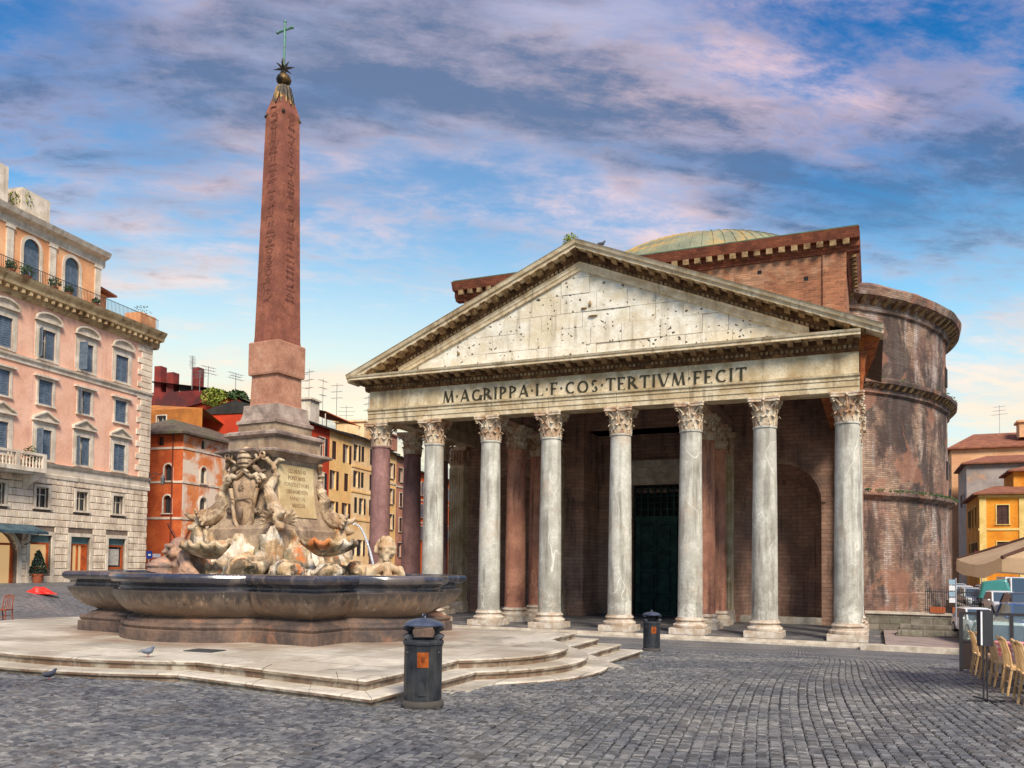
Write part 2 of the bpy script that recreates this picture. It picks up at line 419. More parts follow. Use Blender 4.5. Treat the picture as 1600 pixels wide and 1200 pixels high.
for dep, vis, x, y, ln in cand:
    z = gz(x, y); tl = ((gz(x+.1, y)-z)/.1+random.gauss(0, .045), (gz(x, y+.1)-z)/.1+random.gauss(0, .045))
    h = random.uniform(-.004, .009)
    if vis and nsing < 300 and dep > 6.9:
        m1 = MB(); cobble_mesh(m1, (0, 0, 0), ux, uy, st/2-.008, ln/2-.008, h, tl)
        o = m1.build('cobble', cob_m, ground, smooth=25); o.location = (x, y, z); nsing += 1
    else:
        cobble_mesh(big, (x, y, z), ux, uy, st/2-.008, ln/2-.008, h, tl)
big.build('cobbles', cob_m, ground, smooth=25, kind='stuff')
# ================================================================== THE TEMPLE
trav = mat('old_travertine', S(218, 204, 174), S(186, 166, 130), rough=.9, scale=.9, bump=.5, bscale=9, patch=S(150, 122, 82), pscale=.55, pamt=.55,
           streak=S(105, 88, 66), samt=.65, fine=.35)
tymp = mat('tympanum_marble', S(230, 226, 212), S(208, 200, 180), rough=.9, scale=1.1, bump=.5, bscale=8, patch=S(196, 176, 136), pscale=.3, pamt=.45,
           streak=S(135, 124, 106), samt=.55, fine=.3, holes=(2.9, .23))
corn = mat('weathered_cornice', S(168, 142, 104), S(112, 86, 58), rough=.9, scale=1.6, bump=.5, bscale=10, patch=S(70, 50, 34), pscale=.8, pamt=.7, fine=.45)
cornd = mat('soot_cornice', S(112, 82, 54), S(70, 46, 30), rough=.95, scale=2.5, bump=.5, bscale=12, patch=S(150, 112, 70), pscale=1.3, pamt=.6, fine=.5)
sima_m = mat('pale_sima', S(226, 212, 182), S(196, 174, 138), rough=.9, scale=1.4, bump=.4, bscale=10, streak=S(110, 88, 62), samt=.6, sfreq=3, fine=.35)
orange_m = mat('orange_brown_stone', S(178, 104, 52), S(128, 66, 34), rough=.9, scale=1.3, bump=.5, bscale=9, patch=S(70, 38, 24), pscale=.9, pamt=.6)  # orange-brown stone, used on the right flank only
marble = mat('column_marble', S(216, 204, 182), S(188, 160, 128), rough=.85, scale=2.2, bump=.5, bscale=14, patch=S(140, 90, 56), pscale=.9, pamt=.6, plo=.48, phi=.6, fine=.45)
basem = mat('base_marble', S(208, 200, 186), S(180, 160, 138), rough=.85, scale=2.2, bump=.35, bscale=14, patch=S(140, 112, 84), pscale=.9, pamt=.5, fine=.35)
def granite(name, a, b, stain, dark):
    m = mat(name, a, b, rough=.72, scale=.8, bump=.2, bscale=22, patch=stain, pscale=.45, pamt=.5, plo=.54, phi=.7, streak=dark, samt=.7, sfreq=2.6, slo=.46, shi=.66, fine=.3)
    n = NT(m.node_tree); bs = n.nodes['Principled BSDF']
    src = bs.inputs['Base Color'].links[0].from_socket
    pos = [q for q in n.nodes if q.type == 'NEW_GEOMETRY'][0].outputs['Position']
    x, y, z = n.sep(pos)
    v = n.noise(n.comb(n.math('MULTIPLY', x, .6), n.math('MULTIPLY', y, .6), n.math('MULTIPLY', z, .28)), 1.1, 2, .4)
    vm = n.ramp(n.math('ABSOLUTE', n.math('SUBTRACT', v, .52)), .0, .007, 1, 0)
    vm = n.math('MULTIPLY', vm, n.ramp(n.noise(pos, .35, 3), .45, .6))
    col = n.mix(n.math('MULTIPLY', vm, .5), src, tuple(min(1, c*1.6) for c in a))
    foot = n.math('MULTIPLY', n.ramp(z, .8, 5.2, 1, 0), n.ramp(n.noise(pos, .9, 7, .7), .38, .58))   # grime that climbs the foot of the shaft
    col = n.mix(n.math('MULTIPLY', foot, .55), col, dark)
    n.set(bs.inputs['Base Color'], col); return m
gran = granite('grey_granite', S(206, 204, 192), S(174, 170, 158), S(176, 148, 120), S(106, 100, 90))
granp = granite('pink_granite', S(150, 112, 106), S(122, 88, 84), S(104, 76, 74), S(84, 62, 60))
granr = granite('red_granite', S(198, 142, 114), S(168, 114, 92), S(120, 80, 68), S(84, 56, 50))
brickm = mat('roman_brick', S(180, 118, 84), S(150, 96, 70), rough=.95, scale=.7, bump=.5, bscale=10, patch=S(176, 140, 112), pscale=.35, pamt=.6, streak=S(92, 60, 50), samt=.5,
             brick=('x', .62, .16, S(150, 118, 92), .75), fine=.4)
drumm = mat('drum_brick', S(140, 108, 92), S(106, 86, 78), rough=.95, scale=.5, bump=.6, bscale=8, patch=S(166, 140, 118), pscale=.28, plo=.46, phi=.58, pamt=.8, streak=S(182, 170, 162), samt=.75, sfreq=1.1, slo=.47, shi=.62,
            brick=('cyl', .62, .17, S(124, 96, 84), .75), fine=.5)
# dirt and plaster patches on the drum
n = NT(drumm.node_tree); bs = n.nodes['Principled BSDF']; src = bs.inputs['Base Color'].links[0].from_socket
pos = [q for q in n.nodes if q.type == 'NEW_GEOMETRY'][0].outputs['Position']
d1 = n.ramp(n.noise(n.vmath('ADD', n.vmath('MULTIPLY', pos, (1, 1, .6)), (31, 5, 2)), .19, 9, .70, .5), .46, .57)
col = n.mix(n.math('MULTIPLY', d1, .80), src, S(58, 50, 48))
d2 = n.ramp(n.noise(n.vmath('ADD', pos, (3, 55, 12)), .2, 7, .6, .8), .57, .60)
col = n.mix(n.math('MULTIPLY', d2, .5), col, S(160, 112, 88))
n.set(bs.inputs['Base Color'], col)
wallin = mat('portico_plaster', S(186, 148, 126), S(150, 118, 102), rough=.95, scale=.6, bump=.4, bscale=8, patch=S(150, 130, 118), pscale=.4, pamt=.5, streak=S(60, 50, 48), samt=.6, brick=('x', .9, .3, S(88, 70, 64), .35))
roofm = mat('roof_lead_tile', S(128, 116, 104), S(96, 86, 78), rough=.8, brick=('y', .5, 3.0, S(70, 62, 56), .6))
bronze = mat('green_bronze', S(36, 66, 60), S(22, 44, 42), rough=.55, metal=.5, scale=1.5, bump=.2, patch=S(60, 92, 80), pamt=.4)
woodm = mat('dark_roof_timber', S(70, 60, 54), S(48, 42, 40), rough=.9)
lead = mat('dome_lead', S(140, 140, 112), S(110, 116, 98), rough=.7, scale=.35, bump=.2, patch=S(186, 142, 62), pscale=.09, plo=.47, phi=.6, pamt=.75, streak=S(120, 132, 84), samt=.5)
greenc = mat('copper_flashing', S(78, 112, 88), S(60, 92, 72), rough=.7)
floorm = mat('portico_paving', S(112, 112, 112), S(88, 88, 92), rough=.6, scale=.8, bump=.12, patch=S(150, 142, 132), pscale=.6, brick=('x', 2.2, 2.2, S(60, 60, 60), .3))
stepm = mat('step_stone', S(205, 196, 180), S(176, 164, 146), rough=.8, scale=1.5, bump=.3, patch=S(140, 124, 104), pscale=.8, pamt=.5)

T = thing('temple', 'ancient domed temple with a columned pedimented porch and round brick drum', 'temple')
XS = [-15.71, -11.32, -6.93, -2.52, 2.24, 6.72, 11.13, 15.70]
# ---- column meshes
def ring_profile(zs): return zs
b = MB(); b.box(-1.08, 1.08, -1.08, 1.08, .0, .36); plinth_me = b.mesh('plinth', basem)
b = MB(); prof = [(1.0, .36), (1.04, .42), (1.04, .54), (.98, .60), (.90, .62), (.90, .66), (.83, .70), (.83, .75), (.88, .78), (.91, .84), (.88, .90), (.82, .92), (.80, 1.0)]
b.lathe(prof, 40); base_me = b.mesh('base', basem, 40)
b = MB(); prof = [(.78, 1.0), (.755, 1.08)]+[(.755-.105*((k/14)**1.6), 1.08+11.26*k/14) for k in range(1, 15)]+[(.70, 12.36), (.715, 12.41), (.70, 12.47), (.65, 12.49)]
b.lathe(prof, 40); shaft_me = b.mesh('shaft', gran, 50)
def capital():
    b = MB(); H = 1.66
    b.lathe([(.64, 0), (.645, .3), (.67, .7), (.74, 1.1), (.86, 1.36), (.90, 1.40)], 32)
    for row, (z0, hh, ro, n0, nn, wd) in enumerate(((.0, .62, .66, 0, 8, .235), (.0, 1.02, .645, .5, 8, .225), (.55, .86, .68, 0, 8, .12))):
        for k in range(nn):
            a = 2*pi*(k+n0)/nn; ca, sa = cos(a), sin(a); vs = []; fs = []
            L = 7
            for i in range(L+1):
                t = i/L
                z = z0+hh*min(1, t*1.12)-(0.16*max(0, t-.84)/.16 if t > .84 else 0)
                out = ro+.035+.06*t+(.20*max(0, (t-.55)/.45)**2)
                wdt = wd*(.72+.5*sin(pi*min(1, t*1.05)))*(1 if t < .8 else (1-.75*(t-.8)/.2))
                for c, s_ in enumerate((-1, -.5, 0, .5, 1)):
                    o2 = out+(.05 if s_ == 0 else (.0 if abs(s_) == .5 else .028)) + (.02*sin(t*19) if abs(s_) == 1 else 0)
                    w_ = wdt*s_*(1+.16*sin(t*19))
                    vs.append((ca*o2-sa*w_, sa*o2+ca*w_, z))
            for i in range(L):
                for c in range(4): fs.append((i*5+c, i*5+c+1, (i+1)*5+c+1, (i+1)*5+c))
            b.add(vs, fs)
    for k in range(4):
        a = pi/4+k*pi/2
        for sgn in (-1, 1):
            pts = []; rr = []
            for i in range(18):
                t = i/17
                if t < .5:
                    q = t/.5; rad = .70+.44*q**1.3; z = .92+.46*q; off = .16*(1-q)*sgn+.045*sgn
                else:
                    q = (t-.5)/.5; th = pi/2-q*2*pi*1.25; sr = .13*(1-q*.75); rad = 1.14+sr*cos(th)*1; z = 1.25+sr*sin(th); off = .045*sgn
                pts.append((cos(a)*rad-sin(a)*off, sin(a)*rad+cos(a)*off, z)); rr.append(.05 if t < .5 else .045*(1.1-.5*(t-.5)))
            b.tube(pts, rr, 6)
    for k in range(4):
        a = k*pi/2; b.ball((cos(a)*.93, sin(a)*.93, 1.50), (.1, .1, .1), 8, 6)
    # abacus: four concave sides with cut corners
    pl = []
    for k in range(4):
        a = k*pi/2
        for i in range(9):
            s_ = -1+2*i/8; x = .90+.14*s_*s_; y = .93*s_
            pl.append((cos(a)*x-sin(a)*y, sin(a)*x+cos(a)*y))
    b.prism(pl, 1.40, 1.55, 'z'); b.prism([(x*1.04, y*1.04) for x, y in pl], 1.55, H, 'z')
    b.v = [(p[0]*(.94-.05*p[2]/H), p[1]*(.94-.05*p[2]/H), p[2]) for p in b.v]
    return b.mesh('capital', marble, 45)
cap_me = capital()
def column(x, y, gm, rot=0, z=0):
    c = bpy.data.objects.new('column', None); COL.objects.link(c); c.parent = T; c.location = (x, y, z); c.rotation_euler = (0, 0, rot)
    inst(plinth_me, 'plinth', c); inst(base_me, 'base', c); inst(shaft_me, 'shaft', c, m=gm); inst(cap_me, 'capital', c, (0, 0, 12.49)); return c
for k, x in enumerate(XS):
    column(x, 0, granp if k == 0 else gran, rot=0)
for k in (0, 2, 5, 7):
    for y in (4.5, 9.0):
        column(XS[k], y, granp if k == 0 else (granr if k in (2, 5) else gran))
# ---- floor, steps
b = MB(); b.box(-17.4, 17.4, -1.35, 17.5, -.6, 0.0); b.build('portico_floor', floorm, T)
b = MB(); b.box(-17.6, 17.6, -1.72, -1.354, -.6, -.012); b.build('kerb_step', stepm, T)
b = MB(); b.box(-17.9, 17.9, -2.15, -1.724, -.6, -.13); b.build('step', stepm, T)
# ---- front entablature
FY = -.72        # front face of architrave and frieze
Z0, Z1, Z2, Z3 = 14.15, 15.16, 16.42, 17.45
arch_prof = [(-1.42, Z0), (-.03, Z0), (-.03, Z0+.30), (.02, Z0+.31), (.02, Z0+.64), (.07, Z0+.65), (.07, Z0+.80), (.16, Z0+.88), (.18, Z0+1.01), (-1.42, Z0+1.01)]
edges = [-16.42]+[x+.08*((-1)**i) for i, x in enumerate(XS[1:-1])]+[16.40]
for i in range(7):
    b = MB(); j = random.uniform(-.012, .012)
    b.sweep(arch_prof, (edges[i]+.012, FY+j, 0), (edges[i+1]-.012, FY+j, 0), (0, -1, 0)); b.build('architrave_block', trav, T)
fe = [-16.35, -12.9, -6.9, -2.4, 3.4, 6.7, 11.1, 16.36]
for i in range(len(fe)-1):
    b = MB(); j = random.uniform(-.008, .008); b.box(fe[i]+.008, fe[i+1]-.008, FY+.03+j, .7, Z1+.004, Z2); b.build('frieze_block', trav, T)
# cornice: bed mould, dentil band, modillion soffit, corona, cyma
def cornice_run(parent, name, p0, p1, out, m, top=1.03, proj=1.12):
    b = MB()
    b.sweep([(-.9, Z2), (.06, Z2), (.14, Z2+.10), (.14, Z2+.15), (.17, Z2+.16), (.17, Z2+.36), (.26, Z2+.40), (.30, Z2+.44), (.30, Z2+.72), (-.9, Z2+.72)], p0, p1, out)
    return b.build(name, m, parent)
CXR = 16.45; CXL = -17.55
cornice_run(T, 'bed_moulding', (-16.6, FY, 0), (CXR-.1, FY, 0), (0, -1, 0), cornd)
b = MB(); b.sweep([(-.9, Z2+.724), (.98, Z2+.724), (.98, Z2+.88), (1.04, Z2+.90), (1.10, Z3), (-.9, Z3)], (CXL, FY, 0), (CXR, FY, 0), (0, -1, 0)); b.build('corona', sima_m, T)
b = MB()
x = -16.4
while x < CXR-.2:
    b.box(x, x+.17, FY-.255, FY-.165, Z2+.17, Z2+.355); x += .285
b.build('dentils', corn, T, kind='stuff')
mod = MB(); mod.prism([(0, 0), (0, -.26), (.30, -.27), (.52, -.17), (.66, -.10), (.70, 0)], -.16, .16, 'x')
# local x = along, y = outwards(-), build with y negative outwards
mod2 = MB(); mod2.v = [(p[0], -p[1], p[2]) for p in mod.v]; mod2.f = [tuple(reversed(q)) for q in mod.f]
mod2.add([(-.2, 0, -.001), (.2, 0, -.001), (.2, -.74, -.001), (-.2, -.74, -.001), (-.2, 0, -.05), (.2, 0, -.05), (.2, -.74, -.05), (-.2, -.74, -.05)], [(0, 1, 5, 4), (1, 2, 6, 5), (2, 3, 7, 6), (3, 0, 4, 7), (4, 5, 6, 7)])
mod_me = mod2.mesh('modillion', corn)
x = -16.9; 
while x < CXR-.1:
    inst(mod_me, 'modillion', T, (x, FY-.29, Z2+.722)); x += .80
# ---- raking cornices
AX, AZ = -.35, 24.95
TIPL, TIPR = (-17.62, 17.50), (17.62, 17.58)
RT = 1.70
fixers = []
for side, (tx, tz) in ((-1, TIPL), (1, TIPR)):
    sl = (AZ-tz)/(AX-tx)
    def at(x, dz): return (x, FY, tz+(x-tx)*sl+dz)
    xa = AX
    lo = -RT
    b = MB(); b.sweep([(-.5, -.52), (.92, -.52), (.95, -.30), (1.06, -.26), (1.14, -.06), (1.20, 0), (-.5, 0)], at(tx, 0), at(xa, 0), (0, -1, 0)); fixers.append(b.build('raking_sima', sima_m, T))
    # the two lower mouldings stop where they meet the horizontal cornice
    xs = tx-side*1.15/abs(sl)
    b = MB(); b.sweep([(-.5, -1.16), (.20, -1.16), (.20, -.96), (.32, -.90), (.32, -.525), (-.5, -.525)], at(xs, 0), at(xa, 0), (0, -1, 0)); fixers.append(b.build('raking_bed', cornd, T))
    xs2 = tx-side*1.70/abs(sl)
    b = MB(); b.sweep([(-.5, -RT), (.02, -RT), (.04, -1.50), (.10, -1.46), (.10, -1.30), (.17, -1.20), (.17, -1.164), (-.5, -1.164)], at(xs2+side*.2, 0), at(xa, 0), (0, -1, 0)); fixers.append(b.build('raking_moulding', sima_m, T))
    # dentils
    b = MB(); x = tx-side*2.6
    while (x-xa)*side > .2:
        z = tz+(x-tx)*sl; w_ = .085
        vs = []
        for yy in (FY-.19, FY-.28):
            for dx, dz in ((-w_, -1.14), (w_, -1.14), (w_, -.98), (-w_, -.98)): vs.append((x+dx, yy, z+dx*sl+dz))
        b.add(vs, [(7, 6, 5, 4), (0, 1, 5, 4), (1, 2, 6, 5), (2, 3, 7, 6), (3, 0, 4, 7)]); x -= side*.285
    b.build('dentils', corn, T, kind='stuff')
    # modillions of the rake: same block, sheared to the slope
    me = mod_me.copy(); me.name = 'rake_modillion'
    for v in me.vertices: v.co.z += v.co.x*sl
    x = tx-side*1.1
    while (x-xa)*side > .15:
        inst(me, 'modillion', T, (x, FY-.31, tz+(x-tx)*sl-.523)); x -= side*.80
# ---- tympanum blocks
def clip(poly, a, b_, c):      # keep a*x+b*z<=c
    out = []
    for i in range(len(poly)):
        p, q = poly[i], poly[(i+1) % len(poly)]; dp = a*p[0]+b_*p[1]-c; dq = a*q[0]+b_*q[1]-c
        if dp <= 0: out.append(p)
        if dp*dq < 0: t = dp/(dp-dq); out.append((p[0]+(q[0]-p[0])*t, p[1]+(q[1]-p[1])*t))
    return out
slL = (AZ-TIPL[1])/(AX-TIPL[0]); slR = (AZ-TIPR[1])/(AX-TIPR[0])
z = Z3; rows = [.95, 1.15, 1.0, 1.2, 1.05, .9, .8]
for r_, h in enumerate(rows):
    x = -16+random.uniform(0, 2)
    while x < 16:
        L = random.uniform(1.5, 3.6); tl = random.uniform(-.03, .03)
        poly = [(x+.012, z+.010), (x+L-.012, z+.010), (x+L-.012, z+h-.010), (x+.012, z+h-.010)]
        # below the rake mouldings (overlap hidden 5 cm)
        poly = clip(poly, -slL, 1, TIPL[1]-slL*TIPL[0]-RT+.06); poly = clip(poly, -slR, 1, TIPR[1]-slR*TIPR[0]-RT+.06) if len(poly) > 2 else []
        if len(poly) > 2:
            b = MB(); dep = FY+.12+random.uniform(-.035, .045); b.prism(poly, dep, FY+.5, 'y'); fixn(b.build('tympanum_block', tymp, T))
        x += L
    z += h
b = MB(); b.prism([(-15.5, Z3-.3), (15.5, Z3-.3), (AX, AZ-.8)], FY+.4, FY+.9, 'y'); fixn(b.build('pediment_core', corn, T))
# small broken fragment and cramp scars on the tympanum
for fx, fz, sx_, sz_ in ((.3, 21.0, .10, .22), (-.1, 20.75, .22, .07), (-9.2, 18.6, .10, .12), (.5, 20.2, .35, .05)):
    b = MB(); b.ball((fx, FY+.10, fz), (sx_, .12, sz_), 8, 6); b.build('cramp_scar', corn, T, smooth=60)
for o in fixers: fixn(o)
# ---- inscription: bronze capitals with serifs
TH = .15; TN = .075
GL = {
 'M': (1.02, [('l', .10, 0, .22, 1, TN), ('l', .22, 1, .52, .06, TH), ('l', .52, .06, .80, 1, TN), ('l', .80, 1, .92, 0, TH)], [(.10, 0), (.92, 0)]),
 'A': (.86, [('l', .06, 0, .42, 1, TN), ('l', .42, 1, .78, 0, TH), ('l', .20, .36, .64, .36, TN*.9)], [(.06, 0), (.78, 0)]),
 'G': (.92, [('a', .50, .50, .42, .48, 50, 330, TH), ('l', .86, .04, .86, .42, TH)], [(.86, .42)]),
 'R': (.80, [('l', .14, 0, .14, 1, TH), ('a', .30, .74, .30, .24, -90, 90, TH), ('l', .14, .97, .32, .97, TN), ('l', .14, .50, .32, .50, TN), ('l', .38, .50, .76, .02, TH)], [(.14, 0), (.14, 1)]),
 'I': (.34, [('l', .16, 0, .16, 1, TH)], [(.16, 0), (.16, 1)]),
 'P': (.70, [('l', .14, 0, .14, 1, TH), ('a', .32, .72, .30, .25, -90, 90, TH), ('l', .14, .97, .34, .97, TN), ('l', .14, .48, .34, .48, TN)], [(.14, 0), (.14, 1)]),
 'L': (.66, [('l', .14, 0, .14, 1, TH), ('l', .14, .035, .58, .035, TN), ('l', .58, 0, .58, .16, TN)], [(.14, 0), (.14, 1)]),
 'F': (.62, [('l', .14, 0, .14, 1, TH), ('l', .14, .965, .54, .965, TN), ('l', .14, .54, .46, .54, TN), ('l', .54, .84, .54, 1, TN)], [(.14, 0), (.14, 1)]),
 'E': (.64, [('l', .14, 0, .14, 1, TH), ('l', .14, .965, .54, .965, TN), ('l', .14, .53, .46, .53, TN), ('l', .14, .035, .56, .035, TN), ('l', .54, .86, .54, 1, TN), ('l', .56, 0, .56, .14, TN)], [(.14, 0), (.14, 1)]),
 'C': (.84, [('a', .50, .50, .42, .48, 48, 312, TH)], []),
 'O': (.96, [('a', .48, .50, .43, .48, 0, 360, TH)], []),
 'S': (.62, [('a', .30, .74, .22, .24, 30, 250, TH*.9), ('a', .30, .26, .24, .25, -150, 80, TH*.9)], []),
 'T': (.76, [('l', .38, 0, .38, 1, TH), ('l', .05, .965, .71, .965, TN), ('l', .05, .84, .05, 1, TN), ('l', .71, .84, .71, 1, TN)], [(.38, 0)]),
 'V': (.84, [('l', .06, 1, .42, 0, TH), ('l', .42, 0, .78, 1, TN)], [(.06, 1), (.78, 1)]),
 '.': (.30, [('l', .15, .46, .15, .60, .13)], []),
}
def glyph(ch, sc):
    wdt, strokes, ser = GL[ch]; b = MB()
    def bar(x0, y0, x1, y1, th, k=0):
        d = Vector((x1-x0, y1-y0)); n_ = Vector((-d.y, d.x)).normalized()*th/2
        pl = [(x0+n_.x, y0+n_.y), (x0-n_.x, y0-n_.y), (x1-n_.x, y1-n_.y), (x1+n_.x, y1+n_.y)]
        b.prism([(p[0]*sc, p[1]*sc) for p in pl], -.035-k, .0, 'y')
    for i, s_ in enumerate(strokes):
        if s_[0] == 'l': bar(*s_[1:], k=.0007*i)
        else:
            _, cx, cy, rx, ry, a0, a1, th = s_; n_ = max(6, int((a1-a0)/18))
            vs = []
            for q in range(n_+1):
                a = radians(a0+(a1-a0)*q/n_); tt = th*(.62+.38*abs(cos(a)))/2
                for rr in (-tt, tt):
                    for yy in (0., -.0365-.0007*i): vs.append(((cx+(rx-th/2+rr)*cos(a))*sc, yy, (cy+(ry-th/2+rr)*sin(a))*sc))
            fs = []
            for q in range(n_):
                o_ = q*4
                fs += [(o_+1, o_+5, o_+7, o_+3), (o_, o_+4, o_+5, o_+1), (o_+2, o_+3, o_+7, o_+6)]
            b.add(vs, fs)
    for x_, y_ in ser: bar(x_-.15, y_+(.018 if y_ < .5 else -.018), x_+.15, y_+(.018 if y_ < .5 else -.018), .036, k=.004)
    return b, wdt*sc
text = 'M.AGRIPPA.L.F.COS.TERTIVM.FECIT'; LH = .86
tot = sum(GL[c][0] for c in text)*LH; extra = (20.5-tot)/(len(text)-1)
lett_m = mat('dark_bronze_letter', S(70, 66, 48), S(48, 46, 36), rough=.6, metal=.3, scale=4)
x = -10.32
gme = {}
frz = [o for o in T.children if o.name.startswith('frieze_block')][0]
for c in text:
    if c not in gme: bb, w_ = glyph(c, LH); gme[c] = (fixn(bb.build('letter', lett_m)), w_); 
    o0, w_ = gme[c]
    if o0.parent is None: o = o0
    else: o = o0.copy(); COL.objects.link(o)
    o.parent = T; o.location = (x, FY+.012, 15.17); x += w_+extra
# ---- flank entablatures and roof of the porch
for side in (-1, 1):
    xe = 16.38*side; out = (side, 0, 0); ya, yb = (.70, 13.0)
    b = MB(); b.sweep(arch_prof, (15.66*side, ya+.01, 0), (15.66*side, yb, 0), out); fixn(b.build('flank_architrave', orange_m if side > 0 else trav, T))
    b = MB(); b.sweep([(-1.3, Z1), (0, Z1), (.03, Z2), (-1.3, Z2)], (15.66*side, ya+.01, 0), (15.66*side, yb, 0), out); fixn(b.build('flank_frieze', orange_m if side > 0 else trav, T))
    b = MB(); b.sweep([(-.9, Z2), (.1, Z2), (.30, Z2+.16), (.34, Z2+.5), (1.1, Z2+.62), (1.22, Z2+.9), (1.40, Z3), (-.9, Z3)], (16.3*side, FY+.25, 0), ((15.15 if side > 0 else 16.3)*side, 12.4, 0), out); fixn(b.build('flank_cornice', orange_m if side > 0 else corn, T))
    # corner return seen from the square: console-like lower end
    if side > 0:
        b = MB(); b.sweep([(0, Z0+.05), (.10, Z0+.05), (.16, Z1-.2), (.26, Z1), (.22, Z1+.5), (.34, Z2), (0, Z2)], (16.42, FY+.10, 0), (16.42, .6, 0), out); fixn(b.build('corner_return', orange_m, T))
    sl = slL if side < 0 else -slR
    tx, tz = TIPL if side < 0 else TIPR
    b = MB(); v = [(tx, FY-.9, tz-.02), (AX, FY-.9, AZ-.02), (AX, 12.6, AZ-.02), (tx, 12.6, tz-.02)]
    v2 = [(p[0], p[1], p[2]-.28) for p in v]
    b.add(v+v2, [(0, 1, 2, 3), (7, 6, 5, 4), (0, 4, 5, 1), (1, 5, 6, 2), (2, 6, 7, 3), (3, 7, 4, 0)]); fixn(b.build('porch_roof', roofm, T))
# inner architraves over the column rows, brick arches above, roof timbers
for k in (0, 2, 5, 7):
    if k in (2, 5):
        b = MB(); b.box(XS[k]-.66, XS[k]+.66, .72, 13.0, Z0, Z1); b.build('inner_architrave', wallin, T)
        b = MB(); pts = []
        top = (TIPL[1]+(XS[k]-TIPL[0])*slL if k == 2 else TIPR[1]+(XS[k]-TIPR[0])*slR)-.9
        y0 = .9
        for c in (0, 1, 2):
            ya = y0+c*4.05; yb = ya+4.05; arc = [(ya+.3+(3.45)*(i/10), Z1+.5+1.55*sin(pi*i/10)) for i in range(11)]
            b.prism([(ya, Z1+.01), (ya+.3, Z1+.01)]+arc+[(yb-.3, Z1+.01), (yb, Z1+.01), (yb, top), (ya, top)], XS[k]-.5, XS[k]+.5, 'x')
        fixn(b.build('relieving_arches', wallin, T))
for y in (2.6, 5.2, 7.8, 10.4):
    for side in (-1, 1):
        b = MB(); b.tube([(side*15.5, y, 17.5), (AX, y, 23.9)], .22, 4); b.build('rafter', woodm, T)
    b = MB(); b.box(-15.2, 15.2, y-.2, y+.2, 17.3, 17.75); b.build('tie_beam', woodm, T)
# ---- back wall of the porch with niches, doorway
WY = 13.0
# pieces left and right of the door recess, each with an arched niche
def niche_wall(x0, x1, nx0, nx1, zs, zt):
    b = MB(); cx = (nx0+nx1)/2; r = (nx1-nx0)/2
    b.box(x0, nx0, WY, WY+1.2, 0, zt); b.box(nx1, x1, WY, WY+1.2, 0, zt)
    arc = [(cx-r*cos(pi*i/16), zs+r*sin(pi*i/16)) for i in range(17)]
    b.prism([(nx0+.001, zt)]+arc+[(nx1-.001, zt)], WY+.002, WY+1.198, 'y')
    o = fixn(b.build('porch_wall', wallin, T))
    n2 = 14; b = MB(); vs = []; 
    prof = [(r, 0)]+[(r, zs*q/4) for q in range(1, 5)]+[(r*cos(pi/2*q/8), zs+r*sin(pi/2*q/8)) for q in range(1, 9)]
    b.lathe([(max(rr, .01), zz_) for rr, zz_ in prof], n2, (cx, WY+.05, 0), 0, pi, cap=False); o2 = b.build('niche', wallin, T, smooth=50)
    b = MB(); b.box(nx0, nx1, WY-.02, WY+.4, .0, .5); b.build('niche_sill', stepm, T)
    # archivolt
    b = MB(); a1 = [(cx-(r+.35)*cos(pi*i/16), zs+(r+.35)*sin(pi*i/16)) for i in range(17)]
    b.prism(arc+a1[::-1], WY-.1, WY+.05, 'y'); fixn(b.build('archivolt', wallin, T))
niche_wall(7.0, 16.4, 7.85, 13.6, 8.9, 16.6); niche_wall(-16.4, -7.0, -13.6, -7.85, 8.9, 16.6)
b = MB(); b.box(-7.0, -4.6, WY, 17.3, 0, 16.6); b.box(4.9, 7.0, WY, 17.3, 0, 16.6); b.box(-4.6, 4.9, 17.0, 17.9, 0, .02)
b.box(-4.6, -1.55, 17.02, 17.8, 0, 16.6); b.box(2.35, 4.9, 17.02, 17.8, 0, 16.6); b.box(-1.55, 2.35, 17.02, 17.8, 10.9, 16.6); b.box(-4.6, 4.9, 13.4, 17.3, 15.2, 16.6)
b.build('doorway_wall', wallin, T)
b = MB(); b.box(-2.15, -1.58, 16.75, 17.015, 0, 11.5); b.box(2.38, 2.95, 16.75, 17.015, 0, 11.5); b.box(-1.58, 2.38, 16.75, 17.015, 10.9, 11.5); b.box(-2.5, 3.3, 16.55, 17.01, 11.5, 12.3); b.box(-2.8, 3.6, 16.3, 17.0, 12.3, 12.9); b.build('door_surround', stepm, T)
for sx_ in (-1.15, 1.95):
    b = MB(); b.box(sx_-.2, sx_+.2, 17.2, 17.5, 0, 7.9); b.build('door_pilaster', bronze, T)
b = MB(); b.box(-1.55, 2.35, 17.22, 17.52, 7.9, 8.3); b.build('transom', bronze, T)
for a, c in ((-.95, .38), (.42, 1.75)):
    d = MB(); d.box(a, c, 17.3, 17.45, 0, 7.9); dl = d.build('door_leaf', bronze, T)
    for z0, z1 in ((.4, 1.5), (1.8, 3.6), (3.9, 5.4), (5.7, 7.6)):
        d = MB(); d.cbox(0, c-a-.3, 0, .08, 0, z1-z0, .05); o = d.build('door_panel', bronze, dl); o.location = (c-.15, 17.29, z0); o.rotation_euler = (0, 0, pi)
b = MB()
for i in range(8): b.box(-1.5+i*.55, -1.38+i*.55, 17.3, 17.42, 8.3, 10.9)
for i in range(4): b.box(-1.55, 2.35, 17.32, 17.40, 8.85+i*.55, 8.93+i*.55)
b.build('transom_grille', bronze, T)
b = MB(); b.box(-1.6, 2.4, 17.6, 17.78, 0, 10.9); b.build('dark_interior', flat('void_dark', (.01, .01, .012), .9), T)
